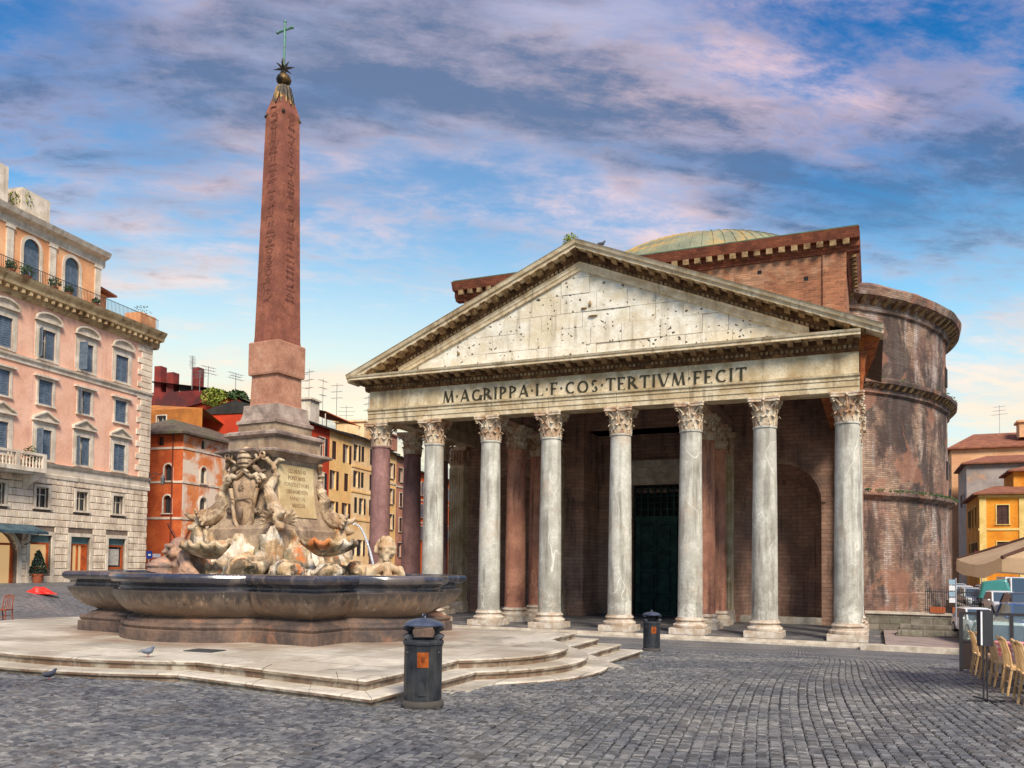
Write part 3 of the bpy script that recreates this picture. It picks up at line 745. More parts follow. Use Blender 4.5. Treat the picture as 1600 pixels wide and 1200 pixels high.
# carved panels beside the door (garlands in relief)
for px0 in (-6.6, 5.3):
    for i, (z0, z1) in enumerate(((2.2, 4.8), (5.3, 6.6), (7.2, 9.2), (9.6, 10.8))):
        b = MB(); b.box(px0, px0+1.3, WY-.09, WY-.004, z0, z1); b.box(px0+.12, px0+1.18, WY-.13, WY-.091, z0+.12, z0+.2); b.box(px0+.12, px0+1.18, WY-.13, WY-.091, z1-.2, z1-.12); p = b.build('relief_panel', wallin, T)
        if i % 2: 
            g = MB(); g.tube([(px0+.15+.2*q, WY-.12, z1-.3-.42*sin(pi*q/5)) for q in range(6)], .09, 6); g.build('garland', wallin, p, smooth=50)
# fluted antae pilasters
def pilaster(x0, x1, y0, y1, gm=trav):
    b = MB(); b.box(x0, x1, y0, y1, .9, 12.5)
    nfl = 6; wdt = x1-x0
    for i in range(nfl+1):
        xx = x0+wdt*i/nfl; b.box(max(x0+.01, xx-.05), min(x1-.01, xx+.05), y0-.07, y0-.001, 1.0, 12.3)
        yy = y0+(y1-y0)*i/nfl; b.box(x0-.07, x0-.001, max(y0+.01, yy-.05), min(y1-.01, yy+.05), 1.0, 12.3)
    p = b.build('pilaster', gm, T)
    b = MB(); b.box(x0-.15, x1+.15, y0-.15, y1, 0, .5); b.box(x0-.09, x1+.09, y0-.09, y1, .5, .9); b.build('pilaster_base', basem, p)
    b = MB(); cx_, cy_ = (x0+x1)/2, (y0+y1)/2; b.box(x0-.02, x1+.02, y0-.02, y1, 12.5, 14.1); b.box(x0-.25, x1+.25, y0-.25, y1, 13.8, 14.14)
    for i in range(5):
        xx = x0+wdt*(i+.5)/5
        for zz_ in (12.6, 13.15): b.ball((xx, y0-.08, zz_+.3), (.12, .12, .3), 6, 5); b.ball((x0-.08, y0+(y1-y0)*(i+.5)/5, zz_+.3), (.12, .12, .3), 6, 5)
    b.build('pilaster_capital', marble, p, smooth=40)
for xc in (XS[0], XS[2], XS[5], XS[7]): pilaster(xc-.66, xc+.66, 12.0, 12.99, trav)
# ---- intermediate block
BX = 15.25
b = MB(); b.box(-BX, BX, WY+1.21, 34, 15.2, 26.9); b.box(-BX, -BX+1, WY+1.21, 34, -.4, 15.19); b.box(BX-1, BX, WY+1.21, 34, -.4, 15.19); b.box(-BX+.01, BX-.01, 12.4, WY+1.2, 16.62, 26.88); b.build('brick_block', brickm, T)
for xx in (-BX-.10, BX-1.5):
    b = MB(); b.box(xx, xx+1.6, 12.25, 12.395, 16.7, 26.85); b.build('corner_pilaster', brickm, T)
bsima = mat('red_brick_cornice', S(156, 92, 66), S(116, 68, 52), rough=.95, scale=1., brick=('x', .6, .14, S(96, 56, 42), .6))
prof = [(-.6, 26.9), (.1, 26.9), (.16, 27.1), (.30, 27.18), (.30, 27.62), (.72, 27.66), (.80, 27.85), (1.0, 28.35), (-.6, 28.35)]
b = MB(); b.sweep(prof, (-BX-.98, 12.4, 0), (BX+.98, 12.4, 0), (0, -1, 0)); fixn(b.build('block_cornice', bsima, T))
for s_ in (-1, 1):
    b = MB(); b.sweep(prof, (s_*BX, 12.42, 0), (s_*BX, 34, 0), (s_, 0, 0)); fixn(b.build('block_flank_cornice', bsima, T))
bm_me = MB(); bm_me.box(-.22, .22, -.42, 0, -.40, 0); bmod = bm_me.mesh('bracket', corn)
x = -BX-.2
while x < BX+.3: inst(bmod, 'bracket', T, (x, 12.1, 27.655)); x += .88
for s_ in (-1, 1):
    y = 13.0
    while y < 33: inst(bmod, 'bracket', T, (s_*(BX+.30), y, 27.655), (0, 0, s_*pi/2)); y += .9
b = MB(); b.box(-BX-.9, BX+.9, 11.6, 34, 28.36, 28.5); b.build('block_roof', greenc, T)
for x, z in ((4.2, 24.6), (6.8, 25.6), (9.3, 26.2), (8.9, 23.4), (12.6, 25.3), (12.1, 23.0), (3.0, 26.2)):   # putlog holes
    b = MB(); b.box(x-.15, x+.15, 12.39, 12.5, z-.15, z+.15); b.build('putlog_hole', MATS['void_dark'], T)
# ---- drum
RC = (0, 42.0); RR = 24.0
prof = [(RR+.25, -.6), (RR+.25, 2.0), (RR+.05, 2.1), (RR, 10.0), (RR+.25, 10.15), (RR+.55, 10.35), (RR+.6, 10.6), (RR+.1, 10.85), (RR-.15, 11.0), (RR-.15, 18.9), (RR+.1, 19.05), (RR+.15, 19.6), (RR+.7, 19.8), (RR+.75, 20.1), (RR-.1, 20.45), (RR-.25, 20.6),
        (RR-.25, 26.0), (RR, 26.1), (RR+.1, 26.9), (RR+.95, 27.1), (RR+1.1, 27.75), (RR+.3, 28.3), (RR-1.6, 28.9), (RR-5, 29.3)]
b = MB()
rowsn = []
for (r0, z0), (r1, z1) in zip(prof, prof[1:]):
    k = max(1, int((z1-z0)/1.2)) if z1 > z0 else 1
    for q in range(k): rowsn.append((r0+(r1-r0)*q/k, z0+(z1-z0)*q/k))
rowsn.append(prof[-1])
b.lathe(rowsn, 180, (RC[0], RC[1], 0), cap=False)
for i, p in enumerate(b.v):     # old masonry is never true
    q = mnoise.noise(Vector(p)*.35)*.10+mnoise.noise(Vector(p)*1.1)*.05
    d = Vector((p[0]-RC[0], p[1]-RC[1], 0)).normalized(); b.v[i] = (p[0]+d.x*q, p[1]+d.y*q, p[2]+q*.6)
b.build('drum', drumm, T, smooth=40)
brk = MB(); brk.prism([(0, 0), (.0, -.62), (.28, -.5), (.72, -.1), (.78, 0)], -.24, .24, 'x'); dk_me = brk.mesh('corbel', corn)
brk = MB(); brk.prism([(0, 0), (.0, -.45), (.25, -.36), (.5, -.08), (.55, 0)], -.17, .17, 'x'); dk2_me = brk.mesh('corbel', corn)
for me, r, z, st in ((dk_me, RR+.06, 27.1, 1.25), (dk2_me, RR+.1, 19.82, .9)):
    na = int(2*pi*RR/st)
    for i in range(na):
        a = 2*pi*i/na
        if not (-pi/2-.35 < (a if a < pi else a-2*pi) < .55): continue
        if -pi/2-.6 < (a if a < pi else a-2*pi) < -pi/2+.6: continue
        inst(me, 'corbel', T, (RC[0]+r*cos(a), RC[1]+r*sin(a), z), (0, 0, a-pi/2))
# brick relieving arches seen in the drum, window slits, weeds on the string courses
for z in (12.8, 21.8):
    a = -.16; slit = MB(); slit.box(-.35, .35, -.1, .06, 0, 1.6); slit.box(-.5, -.35, -.1, .12, -.1, 1.7); slit.box(.35, .5, -.1, .12, -.1, 1.7)
    o = slit.build('slit_window', flat('slit_dark', (.03, .025, .025)), T); o.location = (RC[0]+(RR-.2)*cos(a), RC[1]+(RR-.2)*sin(a), z); o.rotation_euler = (0, 0, a-pi/2)
# ---- dome
b = MB(); prof = []
for k in range(3): prof += [(19.0-k*.8, 28.9+k*.6), (19.0-k*.8, 29.5+k*.6)]
a_, bz, dz0 = 16.4, 9.3, 30.6
for i in range(1, 15): t = i/15*pi/2; prof.append((a_*cos(t), dz0+bz*sin(t)))
prof.append((.02, dz0+bz))
b.lathe(prof, 96, (RC[0], RC[1], 0), cap=False); b.build('dome', lead, T, smooth=35)
b = MB()
for i in range(84):
    a = 2*pi*i/84
    b.tube([(RC[0]+a_*cos(t)*cos(a), RC[1]+a_*cos(t)*sin(a), dz0+.02+bz*sin(t)) for t in [pi/2*q/9 for q in range(1, 9)]], .09, 4)
b.build('lead_ribs', lead, T, kind='stuff')
# ================================================================== FOUNTAIN SQUARE PLATFORM
FR = lambda name, label, cat: thing(name, label, cat, FC, FTH)
platm = mat('platform_travertine', S(206, 200, 184), S(178, 170, 152), rough=.55, scale=.7, bump=.12, bscale=18, patch=S(140, 128, 108), pscale=.5, pamt=.5, fine=.3, spec=.4, rvar=.3)
n = NT(platm.node_tree); bs = n.nodes['Principled BSDF']; src = bs.inputs['Base Color'].links[0].from_socket
pos = [q for q in n.nodes if q.type == 'NEW_GEOMETRY'][0].outputs['Position']
bt = n.new('ShaderNodeTexBrick'); n.set(bt.inputs['Vector'], n.vmath('ADD', pos, n.vmath('MULTIPLY', n.comb(n.noise(pos, .7), n.noise(pos, .8), 0.), (.2, .2, 0))))
for k, v in (('Scale', 1.), ('Brick Width', 1.9), ('Row Height', 1.05), ('Mortar Size', .016), ('Mortar Smooth', .2), ('Bias', 0.)): bt.inputs[k].default_value = v
bt.inputs['Color1'].default_value = (.74, .74, .73, 1); bt.inputs['Color2'].default_value = (1.06, 1.04, 1.0, 1); bt.inputs['Mortar'].default_value = (.38, .34, .30, 1)
col = n.mix(.8, src, n.mix(1., src, bt.outputs['Color'], 'MULTIPLY'))
fx_, fy_, fz_ = n.sep(n.vmath('SUBTRACT', pos, tuple(FC)))
dist = n.math('SQRT', n.math('ADD', n.math('MULTIPLY', n.math('MULTIPLY', fx_, fx_), .62), n.math('MULTIPLY', fy_, fy_)))
dm = n.math('MULTIPLY', n.ramp(n.math('ADD', dist, n.math('MULTIPLY', n.noise(pos, .6, 6), 1.6)), 4.3, 5.4, 1, 0), n.ramp(n.noise(pos, .9, 5), .3, .55))
col = n.mix(n.math('MULTIPLY', dm, .65), col, S(128, 96, 78))       # rust-brown damp apron round the basin
gn = [q for q in n.nodes if q.type == 'NEW_GEOMETRY'][0].outputs['True Normal']; _, _, nz_ = n.sep(gn)
sidem = n.math('MULTIPLY', n.ramp(n.math('ABSOLUTE', nz_), .2, .6, 1, 0), n.ramp(n.noise(pos, 2.2, 6, .65), .34, .58, .35, 1.))
col = n.mix(n.math('MULTIPLY', sidem, .92), col, S(98, 70, 50))          # rusty tone plus the risers' brown shadow, painted into the colour
wet = n.ramp(n.noise(n.vmath('ADD', pos, (4, 9, 0)), .55, 6, .6), .56, .66)
col = n.mix(n.math('MULTIPLY', wet, .35), col, S(96, 92, 84))
n.set(bs.inputs['Roughness'], n.math('SUBTRACT', .58, n.math('MULTIPLY', wet, .28)))
n.set(bs.inputs['Base Color'], col)
plat = bpy.data.objects.new('platform', None); COL.objects.link(plat); plat.location = FC; plat.rotation_euler = (0, 0, FTH); tag(plat, kind='structure')
risem = mat('step_riser', S(172, 146, 120), S(130, 100, 76), rough=.85, scale=2, bump=.35, patch=S(84, 66, 52), pscale=1.2, pamt=.6)
def fine_outline(off, seg):
    """resampled outline: same parameters for every offset, straight runs cut into pieces"""
    base = plat_outline(0); cur = plat_outline(off); out = []; N = len(base)
    for i in range(N):
        p, q = Vector(base[i]), Vector(base[(i+1) % N]); L = (q-p).length; k = max(1, round(L/seg)); c0, c1 = Vector(cur[i]), Vector(cur[(i+1) % N])
        for j in range(k): out.append((c0+(c1-c0)*j/k, L/k))
    return out
rgs = random.Random(8)
for i in range(4):
    off = i*.43; zt = -i*.155
    O = fine_outline(off, .55); IN = fine_outline(off-.52, .55); NI = fine_outline(off-.038, .55); N = len(O)
    # inner sheet: paving field (top tier) or the hidden core of the step
    b = MB(); b.add([(p.x, p.y, zt-.004) for p, _ in fine_outline(off-.50, .55)], [tuple(range(N))]); 
    if i == 0: b.build('platform_paving', platm, plat)
    k = 0
    while k < N:
        L = 0; k0 = k; tgt = rgs.uniform(.9, 1.5)
        while L < tgt and k < N: L += O[k][1]; k += 1
        idx = [q % N for q in range(k0, k+1)]
        def row(S_, z, dz=0):
            r = [S_[q][0].copy() for q in idx]; g0 = (r[1]-r[0]).normalized()*.004; g1 = (r[-2]-r[-1]).normalized()*.004; r[0] = r[0]+g0; r[-1] = r[-1]+g1
            return [(p.x, p.y, z) for p in r]
        j = rgs.uniform(-.004, .004); n_ = len(idx); bl = MB()
        prof = [row(IN, zt+j), row(NI, zt+j), row(O, zt+j-.022), row(O, zt+j-.055), row(NI, zt+j-.068), row(NI, zt-.5), row(IN, zt-.5)]
        for r in prof: bl.v += r
        for r in range(len(prof)): 
            r2 = (r+1) % len(prof)
            bl.f += [(r*n_+q, r2*n_+q, r2*n_+q+1, r*n_+q+1) for q in range(n_-1)]
        bl.f += [tuple(r*n_ for r in range(len(prof)))[::-1], tuple(r*n_+n_-1 for r in range(len(prof)))]
        fixn(bl.build('step_block', platm, plat))
# drain cover
b = MB(); b.cbox(0, .62, 0, .012, 0, .42, .006); 
dc = MB(); dc.v = [(p[0], p[2], p[1]+.002) for p in b.v]; dc.f = [tuple(reversed(q)) for q in b.f]
o = dc.build('drain_cover', flat('drain_iron', (.05, .05, .05), .7), plat); o.location = (2.2, -4.55, .0); o.rotation_euler = (0, 0, .15); fixn(o)
# ================================================================== FOUNTAIN
FO = FR('fountain', 'baroque stone fountain with a wide dark basin, rockwork, dolphins and inscribed pedestal', 'fountain')
basinm = mat('dark_basin_marble', S(142, 122, 104), S(108, 92, 80), rough=.42, scale=1.0, bump=.22, bscale=16, patch=S(140, 112, 88), pscale=.5, plo=.46, phi=.64, pamt=.65, streak=S(150, 132, 112), samt=.55, sfreq=4.5, spec=.55, fine=.4, rvar=.3)
bbasem = mat('basin_base_stone', S(120, 98, 84), S(78, 68, 64), rough=.6, scale=1.6, bump=.35, patch=S(166, 118, 88), pscale=.8, pamt=.6, streak=S(54, 48, 48), samt=.7, sfreq=4, fine=.4)
n = NT(basinm.node_tree); bs = n.nodes['Principled BSDF']; src = bs.inputs['Base Color'].links[0].from_socket
pos = [q for q in n.nodes if q.type == 'NEW_GEOMETRY'][0].outputs['Position']; x_, y_, z_ = n.sep(pos)
drip = n.noise(n.vmath('MULTIPLY', pos, (7, 7, .7)), 1., 6, .65)
tide = n.ramp(n.math('ADD', z_, n.math('MULTIPLY', drip, .75)), 3.50, 3.75)
col = n.mix(n.math('MULTIPLY', tide, .85), src, S(46, 44, 46))                 # black tide stain running down from the lip
lime = n.ramp(n.noise(n.vmath('MULTIPLY', pos, (9, 9, .5)), 1., 5, .6), .60, .70)
col = n.mix(n.math('MULTIPLY', lime, .55), col, S(186, 170, 150))
n.set(bs.inputs['Base Color'], col)
BA, BB = 3.56, 2.6
def basin_outline(off, nl=14):
    A, B = BA+off, BB+off
    def arc(hw, bul):
        R = (hw*hw+bul*bul)/(2*bul); th = math.asin(min(1, hw/R)); th = th if bul < hw else pi-th
        return [(R*sin(-th+2*th*i/nl), R*cos(-th+2*th*i/nl)-(R-bul)) for i in range(nl+1)]
    S_ = arc(1.92+off*.30, 1.0+off*.1); E_ = arc(1.42+off*.30, .95+off*.0)
    p = [(-A, -B)]+[(t, -B-u+.0) for t, u in S_]+[(A, -B)]+[(A+u, t) for t, u in E_]+[(A, B)]+[(-t, B+u) for t, u in S_]+[(-A, B)]+[(-A-u, -t) for t, u in E_]
    return p
def ring_mesh(prof, m, name, parent, smooth=32, cap=None):
    b = MB(); N = len(basin_outline(0))
    for o_, z in prof: b.v += [(x, y, z) for x, y in basin_outline(o_)]
    for r in range(len(prof)-1):
        b.f += [(r*N+k, r*N+(k+1) % N, (r+1)*N+(k+1) % N, (r+1)*N+k) for k in range(N)]
    if cap is not None: b.f.append(tuple(range((len(prof)-1)*N, len(prof)*N)))
    return b.build(name, m, parent, smooth=smooth)
ring_mesh([(0, -.02), (0, .22), (-.02, .235), (-.05, .24), (-.04, .26), (-.02, .30), (-.03, .345), (-.08, .37), (-.16, .38), (-.17, .42), (-.21, .45), (-.27, .47), (-.30, .50), (-.30, .58)], bbasem, 'basin_base', FO, 20)
rimm_ = mat('polished_rim_marble', S(62, 62, 72), S(42, 42, 50), rough=.22, coat=.35, scale=1.4, bump=.12, bscale=18, patch=S(120, 108, 100), pscale=.9, plo=.52, phi=.66, pamt=.5, streak=S(150, 136, 124), samt=.4, sfreq=5, spec=.7, fine=.4, rvar=.3)
ring_mesh([(-.29, .50), (-.25, .53), (-.13, .58), (-.02, .67), (.07, .78), (.13, .89), (.165, .98), (.175, 1.01), (.15, 1.03), (.09, 1.04)], basinm, 'bowl', FO, 20)
ring_mesh([(.089, 1.035), (.05, 1.08), (.05, 1.12), (.09, 1.16), (.16, 1.18), (.22, 1.21), (.255, 1.26), (.26, 1.31), (.24, 1.355), (.20, 1.38), (.14, 1.39), (.0, 1.39), (-.03, 1.36), (-.04, 1.1)], rimm_, 'rim', FO, 24)
waterm = glass_mat('fountain_water', (.05, .07, .07), .08)
ring_mesh([(-.02, 1.27), (-.12, 1.27)], waterm, 'water', FO, cap=1)
# ---- pedestal
pedm = mat('pedestal_marble', S(186, 164, 136), S(150, 126, 102), rough=.8, scale=1.4, bump=.35, patch=S(108, 92, 80), pscale=.9, pamt=.5, streak=S(72, 60, 54), samt=.75, sfreq=5, slo=.46, shi=.62, fine=.4)
pedl = mat('inscription_marble', S(214, 196, 154), S(190, 166, 122), rough=.75, scale=1.6, bump=.25, patch=S(160, 128, 86), pscale=1., pamt=.5)
molm = mat('pedestal_moulding', S(176, 158, 144), S(132, 112, 100), rough=.8, scale=2, bump=.35, patch=S(86, 76, 72), pscale=1, pamt=.7, streak=S(60, 52, 50), samt=.6, sfreq=6)
def rect_stack(name, m, levels, parent, smooth=None):
    """levels (hx, hy, z)"""
    b = MB()
    for hx, hy, z in levels: b.v += [(-hx, -hy, z), (hx, -hy, z), (hx, hy, z), (-hx, hy, z)]
    for r in range(len(levels)-1):
        b.f += [(r*4+k, r*4+(k+1) % 4, r*4+4+(k+1) % 4, r*4+4+k) for k in range(4)]
    L = len(levels)*4; b.f += [(3, 2, 1, 0), (L-4, L-3, L-2, L-1)]
    return b.build(name, m, parent, smooth=smooth)
rect_stack('pedestal_plinth', pedm, [(1.062, 1.152, .9), (1.062, 1.152, 2.40), (1.008, 1.098, 2.44), (0.990, 1.080, 2.50)], FO)
rect_stack('pedestal_die', pedm, [(0.936, 1.026, 2.504), (0.828, 0.936, 2.72), (0.747, 0.855, 3.05), (0.693, 0.810, 3.45), (0.675, 0.792, 3.9), (0.684, 0.801, 4.09)], FO)
rect_stack('pedestal_cornice', molm, [(0.720, 0.837, 4.09), (0.774, 0.891, 4.14), (0.837, 0.954, 4.18), (0.927, 1.053, 4.22), (0.936, 1.062, 4.265), (0.882, 0.990, 4.29)], FO)
# the cornice breaks forward over the middle of each face
rect_stack('cornice_break', molm, [(0.495, 0.972, 4.06), (0.495, 1.044, 4.17), (0.495, 1.143, 4.224), (0.495, 1.152, 4.269), (0.495, 1.062, 4.294)], FO)
rect_stack('attic', pedm, [(0.738, 0.810, 4.296), (0.720, 0.792, 4.58)], FO)
rect_stack('attic_cornice', molm, [(0.720, 0.792, 4.584), (0.774, 0.846, 4.62), (0.810, 0.882, 4.64), (0.810, 0.882, 4.70), (0.720, 0.792, 4.75)], FO)
rect_stack('attic_step', pedm, [(0.594, 0.630, 4.754), (0.594, 0.630, 4.95)], FO)
rect_stack('attic_cap', molm, [(0.630, 0.666, 4.954), (0.630, 0.666, 5.03), (0.576, 0.594, 5.06), (0.540, 0.558, 5.2), (0.522, 0.540, 5.42)], FO)
# inscription tablet on the right-hand face, dark shield face on the left
def face_pts(y0, y1, z):
    return None
b = MB(); zz_ = [2.72, 3.0, 3.4, 3.7, 3.96]
hx_at = lambda z: np.interp(z, [2.504, 2.72, 3.05, 3.45, 3.9, 4.09], [.936, .828, .747, .693, .675, .684])
for s_ in (-1, 1):
    b = MB()
    for e, dpt in ((.62, .03),):
        b.add([(s_*(hx_at(z)+dd), yy, z) for z in zz_ for dd, yy in ((.0, -e), (dpt, -e+.02), (dpt, e-.02), (.0, e))],
              [(r*4+k, r*4+k+1, r*4+5+k, r*4+4+k) for r in range(4) for k in range(3)])
    fixn(b.build('inscription_tablet', pedl, FO))
ltm = flat('cut_letter', S(112, 84, 52), .9)
b = MB()
for li, ln in enumerate(('CLEMENS.XI', 'PONT.MAX', 'FONTIS.ET.FORI', 'ORNAMENTO', 'ANNO.SAL', 'MDCCXI')):
    GLx = dict(GL); GLx['N'] = (.9, [('l', .12, 0, .12, 1, .1), ('l', .12, 1, .78, 0, .14), ('l', .78, 0, .78, 1, .1)], [])
    GLx['X'] = (.8, [('l', .06, 0, .74, 1, .1), ('l', .06, 1, .74, 0, .14)], []); GLx['D'] = (.86, [('l', .14, 0, .14, 1, .14), ('a', .3, .5, .48, .48, -90, 90, .14), ('l', .14, .96, .32, .96, .08), ('l', .14, .04, .32, .04, .08)], [])
    h = .095; z = 3.78-li*.165; wd = sum(GLx[c][0] for c in ln)*h; sc = min(1.0, 1.06/wd); y = -wd*sc/2
    old = GL; GL = GLx
    for c in ln:
        g, w_ = glyph(c, h*sc)
        xf = hx_at(z+.05)+.031; slope = (hx_at(z+.1)-hx_at(z))/.1
        b.add([(xf+slope*(p[2]-.05)-p[1]*.1, y+p[0], z+p[2]) for p in g.v], g.f); y += w_
    GL = old
fixn(b.build('inscription_letters', ltm, FO, kind='stuff'))
# ---- sculpted pieces: blobs and limbs fused by a voxel remesh
def sculpt(name, mbuild, m, parent, voxel=.035, disp=0, dscale=.3, smooth_it=2):
    o = mbuild.build(name, m, parent, smooth=180)
    r = o.modifiers.new('remesh', 'REMESH'); r.mode = 'VOXEL'; r.voxel_size = voxel; r.use_smooth_shade = True
    if smooth_it:
        s_ = o.modifiers.new('smooth', 'SMOOTH'); s_.iterations = smooth_it; s_.factor = .5
    if disp:
        t = bpy.data.textures.new(name+'_clouds', 'CLOUDS'); t.noise_scale = dscale; t.noise_depth = 4
        d = o.modifiers.new('displace', 'DISPLACE'); d.texture = t; d.strength = disp; d.texture_coords = 'GLOBAL'
    return o
carv = mat('carved_marble', S(204, 186, 158), S(168, 136, 102), rough=.75, scale=2.6, bump=.4, bscale=18, patch=S(92, 70, 54), pscale=2.2, plo=.5, phi=.62, pamt=.75, streak=S(70, 58, 50), samt=.5, sfreq=6, fine=.45)
carvd = mat('dark_carved_marble', S(128, 106, 86), S(84, 70, 62), rough=.7, scale=2.6, bump=.4, bscale=18, patch=S(176, 152, 122), pscale=2.2, pamt=.6, plo=.5, phi=.64, fine=.45)
rockm = mat('ochre_rockwork', S(214, 194, 160), S(182, 146, 104), rough=.8, scale=1.6, bump=.8, bscale=11, patch=S(228, 218, 200), pscale=1.3, plo=.50, phi=.60, pamt=.85, streak=S(84, 74, 60), samt=.9, sfreq=3.8, slo=.44, shi=.58, fine=.5)
n = NT(rockm.node_tree); bs = n.nodes['Principled BSDF']; src = bs.inputs['Base Color'].links[0].from_socket
pos = [q for q in n.nodes if q.type == 'NEW_GEOMETRY'][0].outputs['Position']
col = n.mix(n.math('MULTIPLY', n.ramp(n.noise(n.vmath('ADD', pos, (7, 3, 1)), 1.1, 6, .6), .55, .66), .7), src, S(104, 104, 80))
col = n.mix(n.math('MULTIPLY', n.ramp(n.noise(n.vmath('ADD', pos, (1, 13, 21)), 1.4, 6, .6), .54, .65), .8), col, S(196, 112, 54))
n.set(bs.inputs['Base Color'], col)
rr = random.Random(11)
b = MB(); NA, NT_ = 360, 46
fb = lambda x, y, z: mnoise.fractal(Vector((x, y, z)), 1.0, 2.0, 5)
rdg = lambda x, y, z: mnoise.ridged_multi_fractal(Vector((x, y, z)), .9, 2.1, 5, 1.0, 2.0)
for j in range(NT_+1):
    t = j/NT_
    for i in range(NA):
        a = 2*pi*i/NA; ca, sa = cos(a), sin(a)
        lob = fb(ca*1.7+3, sa*1.7+1, .3)                 # big buttresses
        top = 2.22+.34*fb(ca*2.6, sa*2.6, 4.1)+.10*fb(ca*9, sa*9, 1.)
        tt = t+.10*fb(ca*3.2, sa*3.2, t*3.+5)            # ledges wander
        led = tt+.085*sin(tt*15+4*fb(ca*2, sa*2, 9.))
        z = top+(1.12-top)*min(1, max(0, led))
        rx = 1.0+(1.35+.45*lob)*t**.75; ry = 1.08+(1.05+.40*lob)*t**.75
        flute = rdg(ca*4.2+lob, sa*4.2, t*.9+2)-1.0      # vertical drapery flutes
        d = .16*flute*(.35+.65*t)+.09*fb(ca*10, sa*10, t*5.)+.03*fb(ca*34, sa*34, t*15.)
        r = 1+0*d
        b.v.append((rx*ca+d*ca, ry*sa+d*sa, z+.05*fb(ca*14, sa*14, t*7)))
b.f = [(j*NA+(i+1) % NA, j*NA+i, (j+1)*NA+i, (j+1)*NA+(i+1) % NA) for j in range(NT_) for i in range(NA)]
b.f = [tuple(reversed(q)) for q in b.f]
b.f.append(tuple(reversed(range(NA)))[::-1])
b.build('rockwork', rockm, FO, smooth=55)
for i, (ba, br, bs_, bz_) in enumerate(((-2.4, 2.0, .34, 1.5), (-1.9, 2.25, .28, 1.38), (-.35, 2.35, .30, 1.42), (-1.15, 2.3, .42, 1.45), (-.75, 2.45, .36, 1.4), (.2, 2.3, .3, 1.45))):
    b = MB(); b.ball((0, 0, 0), (bs_*1.25, bs_, bs_*.8), 28, 20)
    b.v = [tuple(Vector(p)*(1+.35*fb(p[0]*3+i*7, p[1]*3, p[2]*3)+.12*fb(p[0]*11, p[1]*11+i, p[2]*11))) for p in b.v]
    o = b.build('boulder', rockm, FO, smooth=55); o.location = (br*cos(ba)*1.05, br*sin(ba)*.9, bz_); o.rotation_euler = (0, 0, ba)
# pale scalloped shells
for cx_, cy_, cz_, sx_, sy_, rz_ in ((2.05, -.55, 1.95, .75, .55, -.3), (.2, -2.0, 1.86, .7, .5, -1.6)):
    b = MB(); NR, NS = 8, 48
    for j in range(NR+1):
        t = j/NR
        for i in range(NS+1):
            a = -1.45+2.9*i/NS; fl = 1+.07*abs(sin(a*7))*t
            b.v.append((sx_*t*cos(a)*fl, sy_*1.25*t*sin(a)*fl, .30*t*t+.05*cos(a*14)*t-.1))
    b.f = [(j*(NS+1)+i, (j+1)*(NS+1)+i, (j+1)*(NS+1)+i+1, j*(NS+1)+i+1) for j in range(NR) for i in range(NS)]
    o = b.build('shell', rockm, FO, smooth=55); o.location = (cx_, cy_, cz_); o.rotation_euler = (0, 0, rz_)
    sm_ = o.modifiers.new('solid', 'SOLIDIFY'); sm_.thickness = .07
# coat of arms on the left-hand face
yy = -.93; sxo = .06
ca_m = mat('cartouche_marble', S(186, 158, 126), S(146, 118, 92), rough=.75, scale=3, bump=.4, bscale=18, patch=S(90, 72, 58), pscale=2., plo=.5, phi=.64, pamt=.7, fine=.4)
half = [(.0, 2.36), (.16, 2.46), (.26, 2.62), (.30, 2.85), (.33, 3.10), (.40, 3.36), (.44, 3.56), (.36, 3.66), (.22, 3.62), (.12, 3.68), (0, 3.80)]
coat = MB(); NB = len(half); rings = 7
for k in range(rings+1):
    f_ = 1-k/rings; bul = .17*(1-f_*f_)
    for x_, z_ in half+[(-x_, z_) for x_, z_ in half[-2:0:-1]]: coat.v.append((x_*f_+sxo, yy-.06-bul, 3.08+(z_-3.08)*f_))
M_ = 2*NB-2
coat.f = [(k*M_+i, (k+1)*M_+i, (k+1)*M_+(i+1) % M_, k*M_+(i+1) % M_) for k in range(rings) for i in range(M_)]
coat.f = [tuple(reversed(q)) for q in coat.f]
ca = coat.build('coat_of_arms', ca_m, FO, smooth=50)
for k in (-1, 1):
    fr_ = MB(); fr_.tube([(k*x_*1.05+sxo, yy-.12, z_) for x_, z_ in half], [.05, .055, .05, .045, .05, .055, .075, .07, .05, .05, .06], 8); fr_.build('cartouche_frame', carv, ca, smooth=60)
    sp = [(k*(.50+.13*cos(q*.7)*(1-q/12))+sxo, yy-.12, 3.55+.13*sin(q*.7)*(1-q/12)) for q in range(11)]
    fr_ = MB(); fr_.tube(sp, [.06-.003*q for q in range(11)], 7); fr_.build('volute', carv, ca, smooth=60)
    sp = [(k*(.46+.11*cos(q*.7+3)*(1-q/12))+sxo, yy-.1, 2.86+.11*sin(q*.7+3)*(1-q/12)) for q in range(11)]
    fr_ = MB(); fr_.tube(sp, [.05-.003*q for q in range(11)], 7); fr_.build('volute', carvd, ca, smooth=60)
    ky = MB(); ky.tube([(k*-.18+sxo, yy-.16, 3.72), (k*.55+sxo, yy-.12, 4.10)], .035, 7); ky.tube([(k*.55+.07*cos(q)+sxo, yy-.12, 4.12+.07*sin(q)) for q in [i*pi/6 for i in range(13)]], .028, 6); ky.tube([(k*.42+sxo, yy-.14, 4.03), (k*.36+sxo, yy-.14, 4.14)], .03, 6); ky.build('crossed_key', carv, ca, smooth=60)
    dr = MB(); dr.tube([(k*.2+sxo, yy-.05, 3.9), (k*.34+sxo, yy-.1, 3.82), (k*.44+sxo, yy-.05, 3.72), (k*.56+sxo, yy-.02, 3.78)], [.05, .07, .06, .03], 7); dr.build('ribbon', carvd, ca, smooth=60)
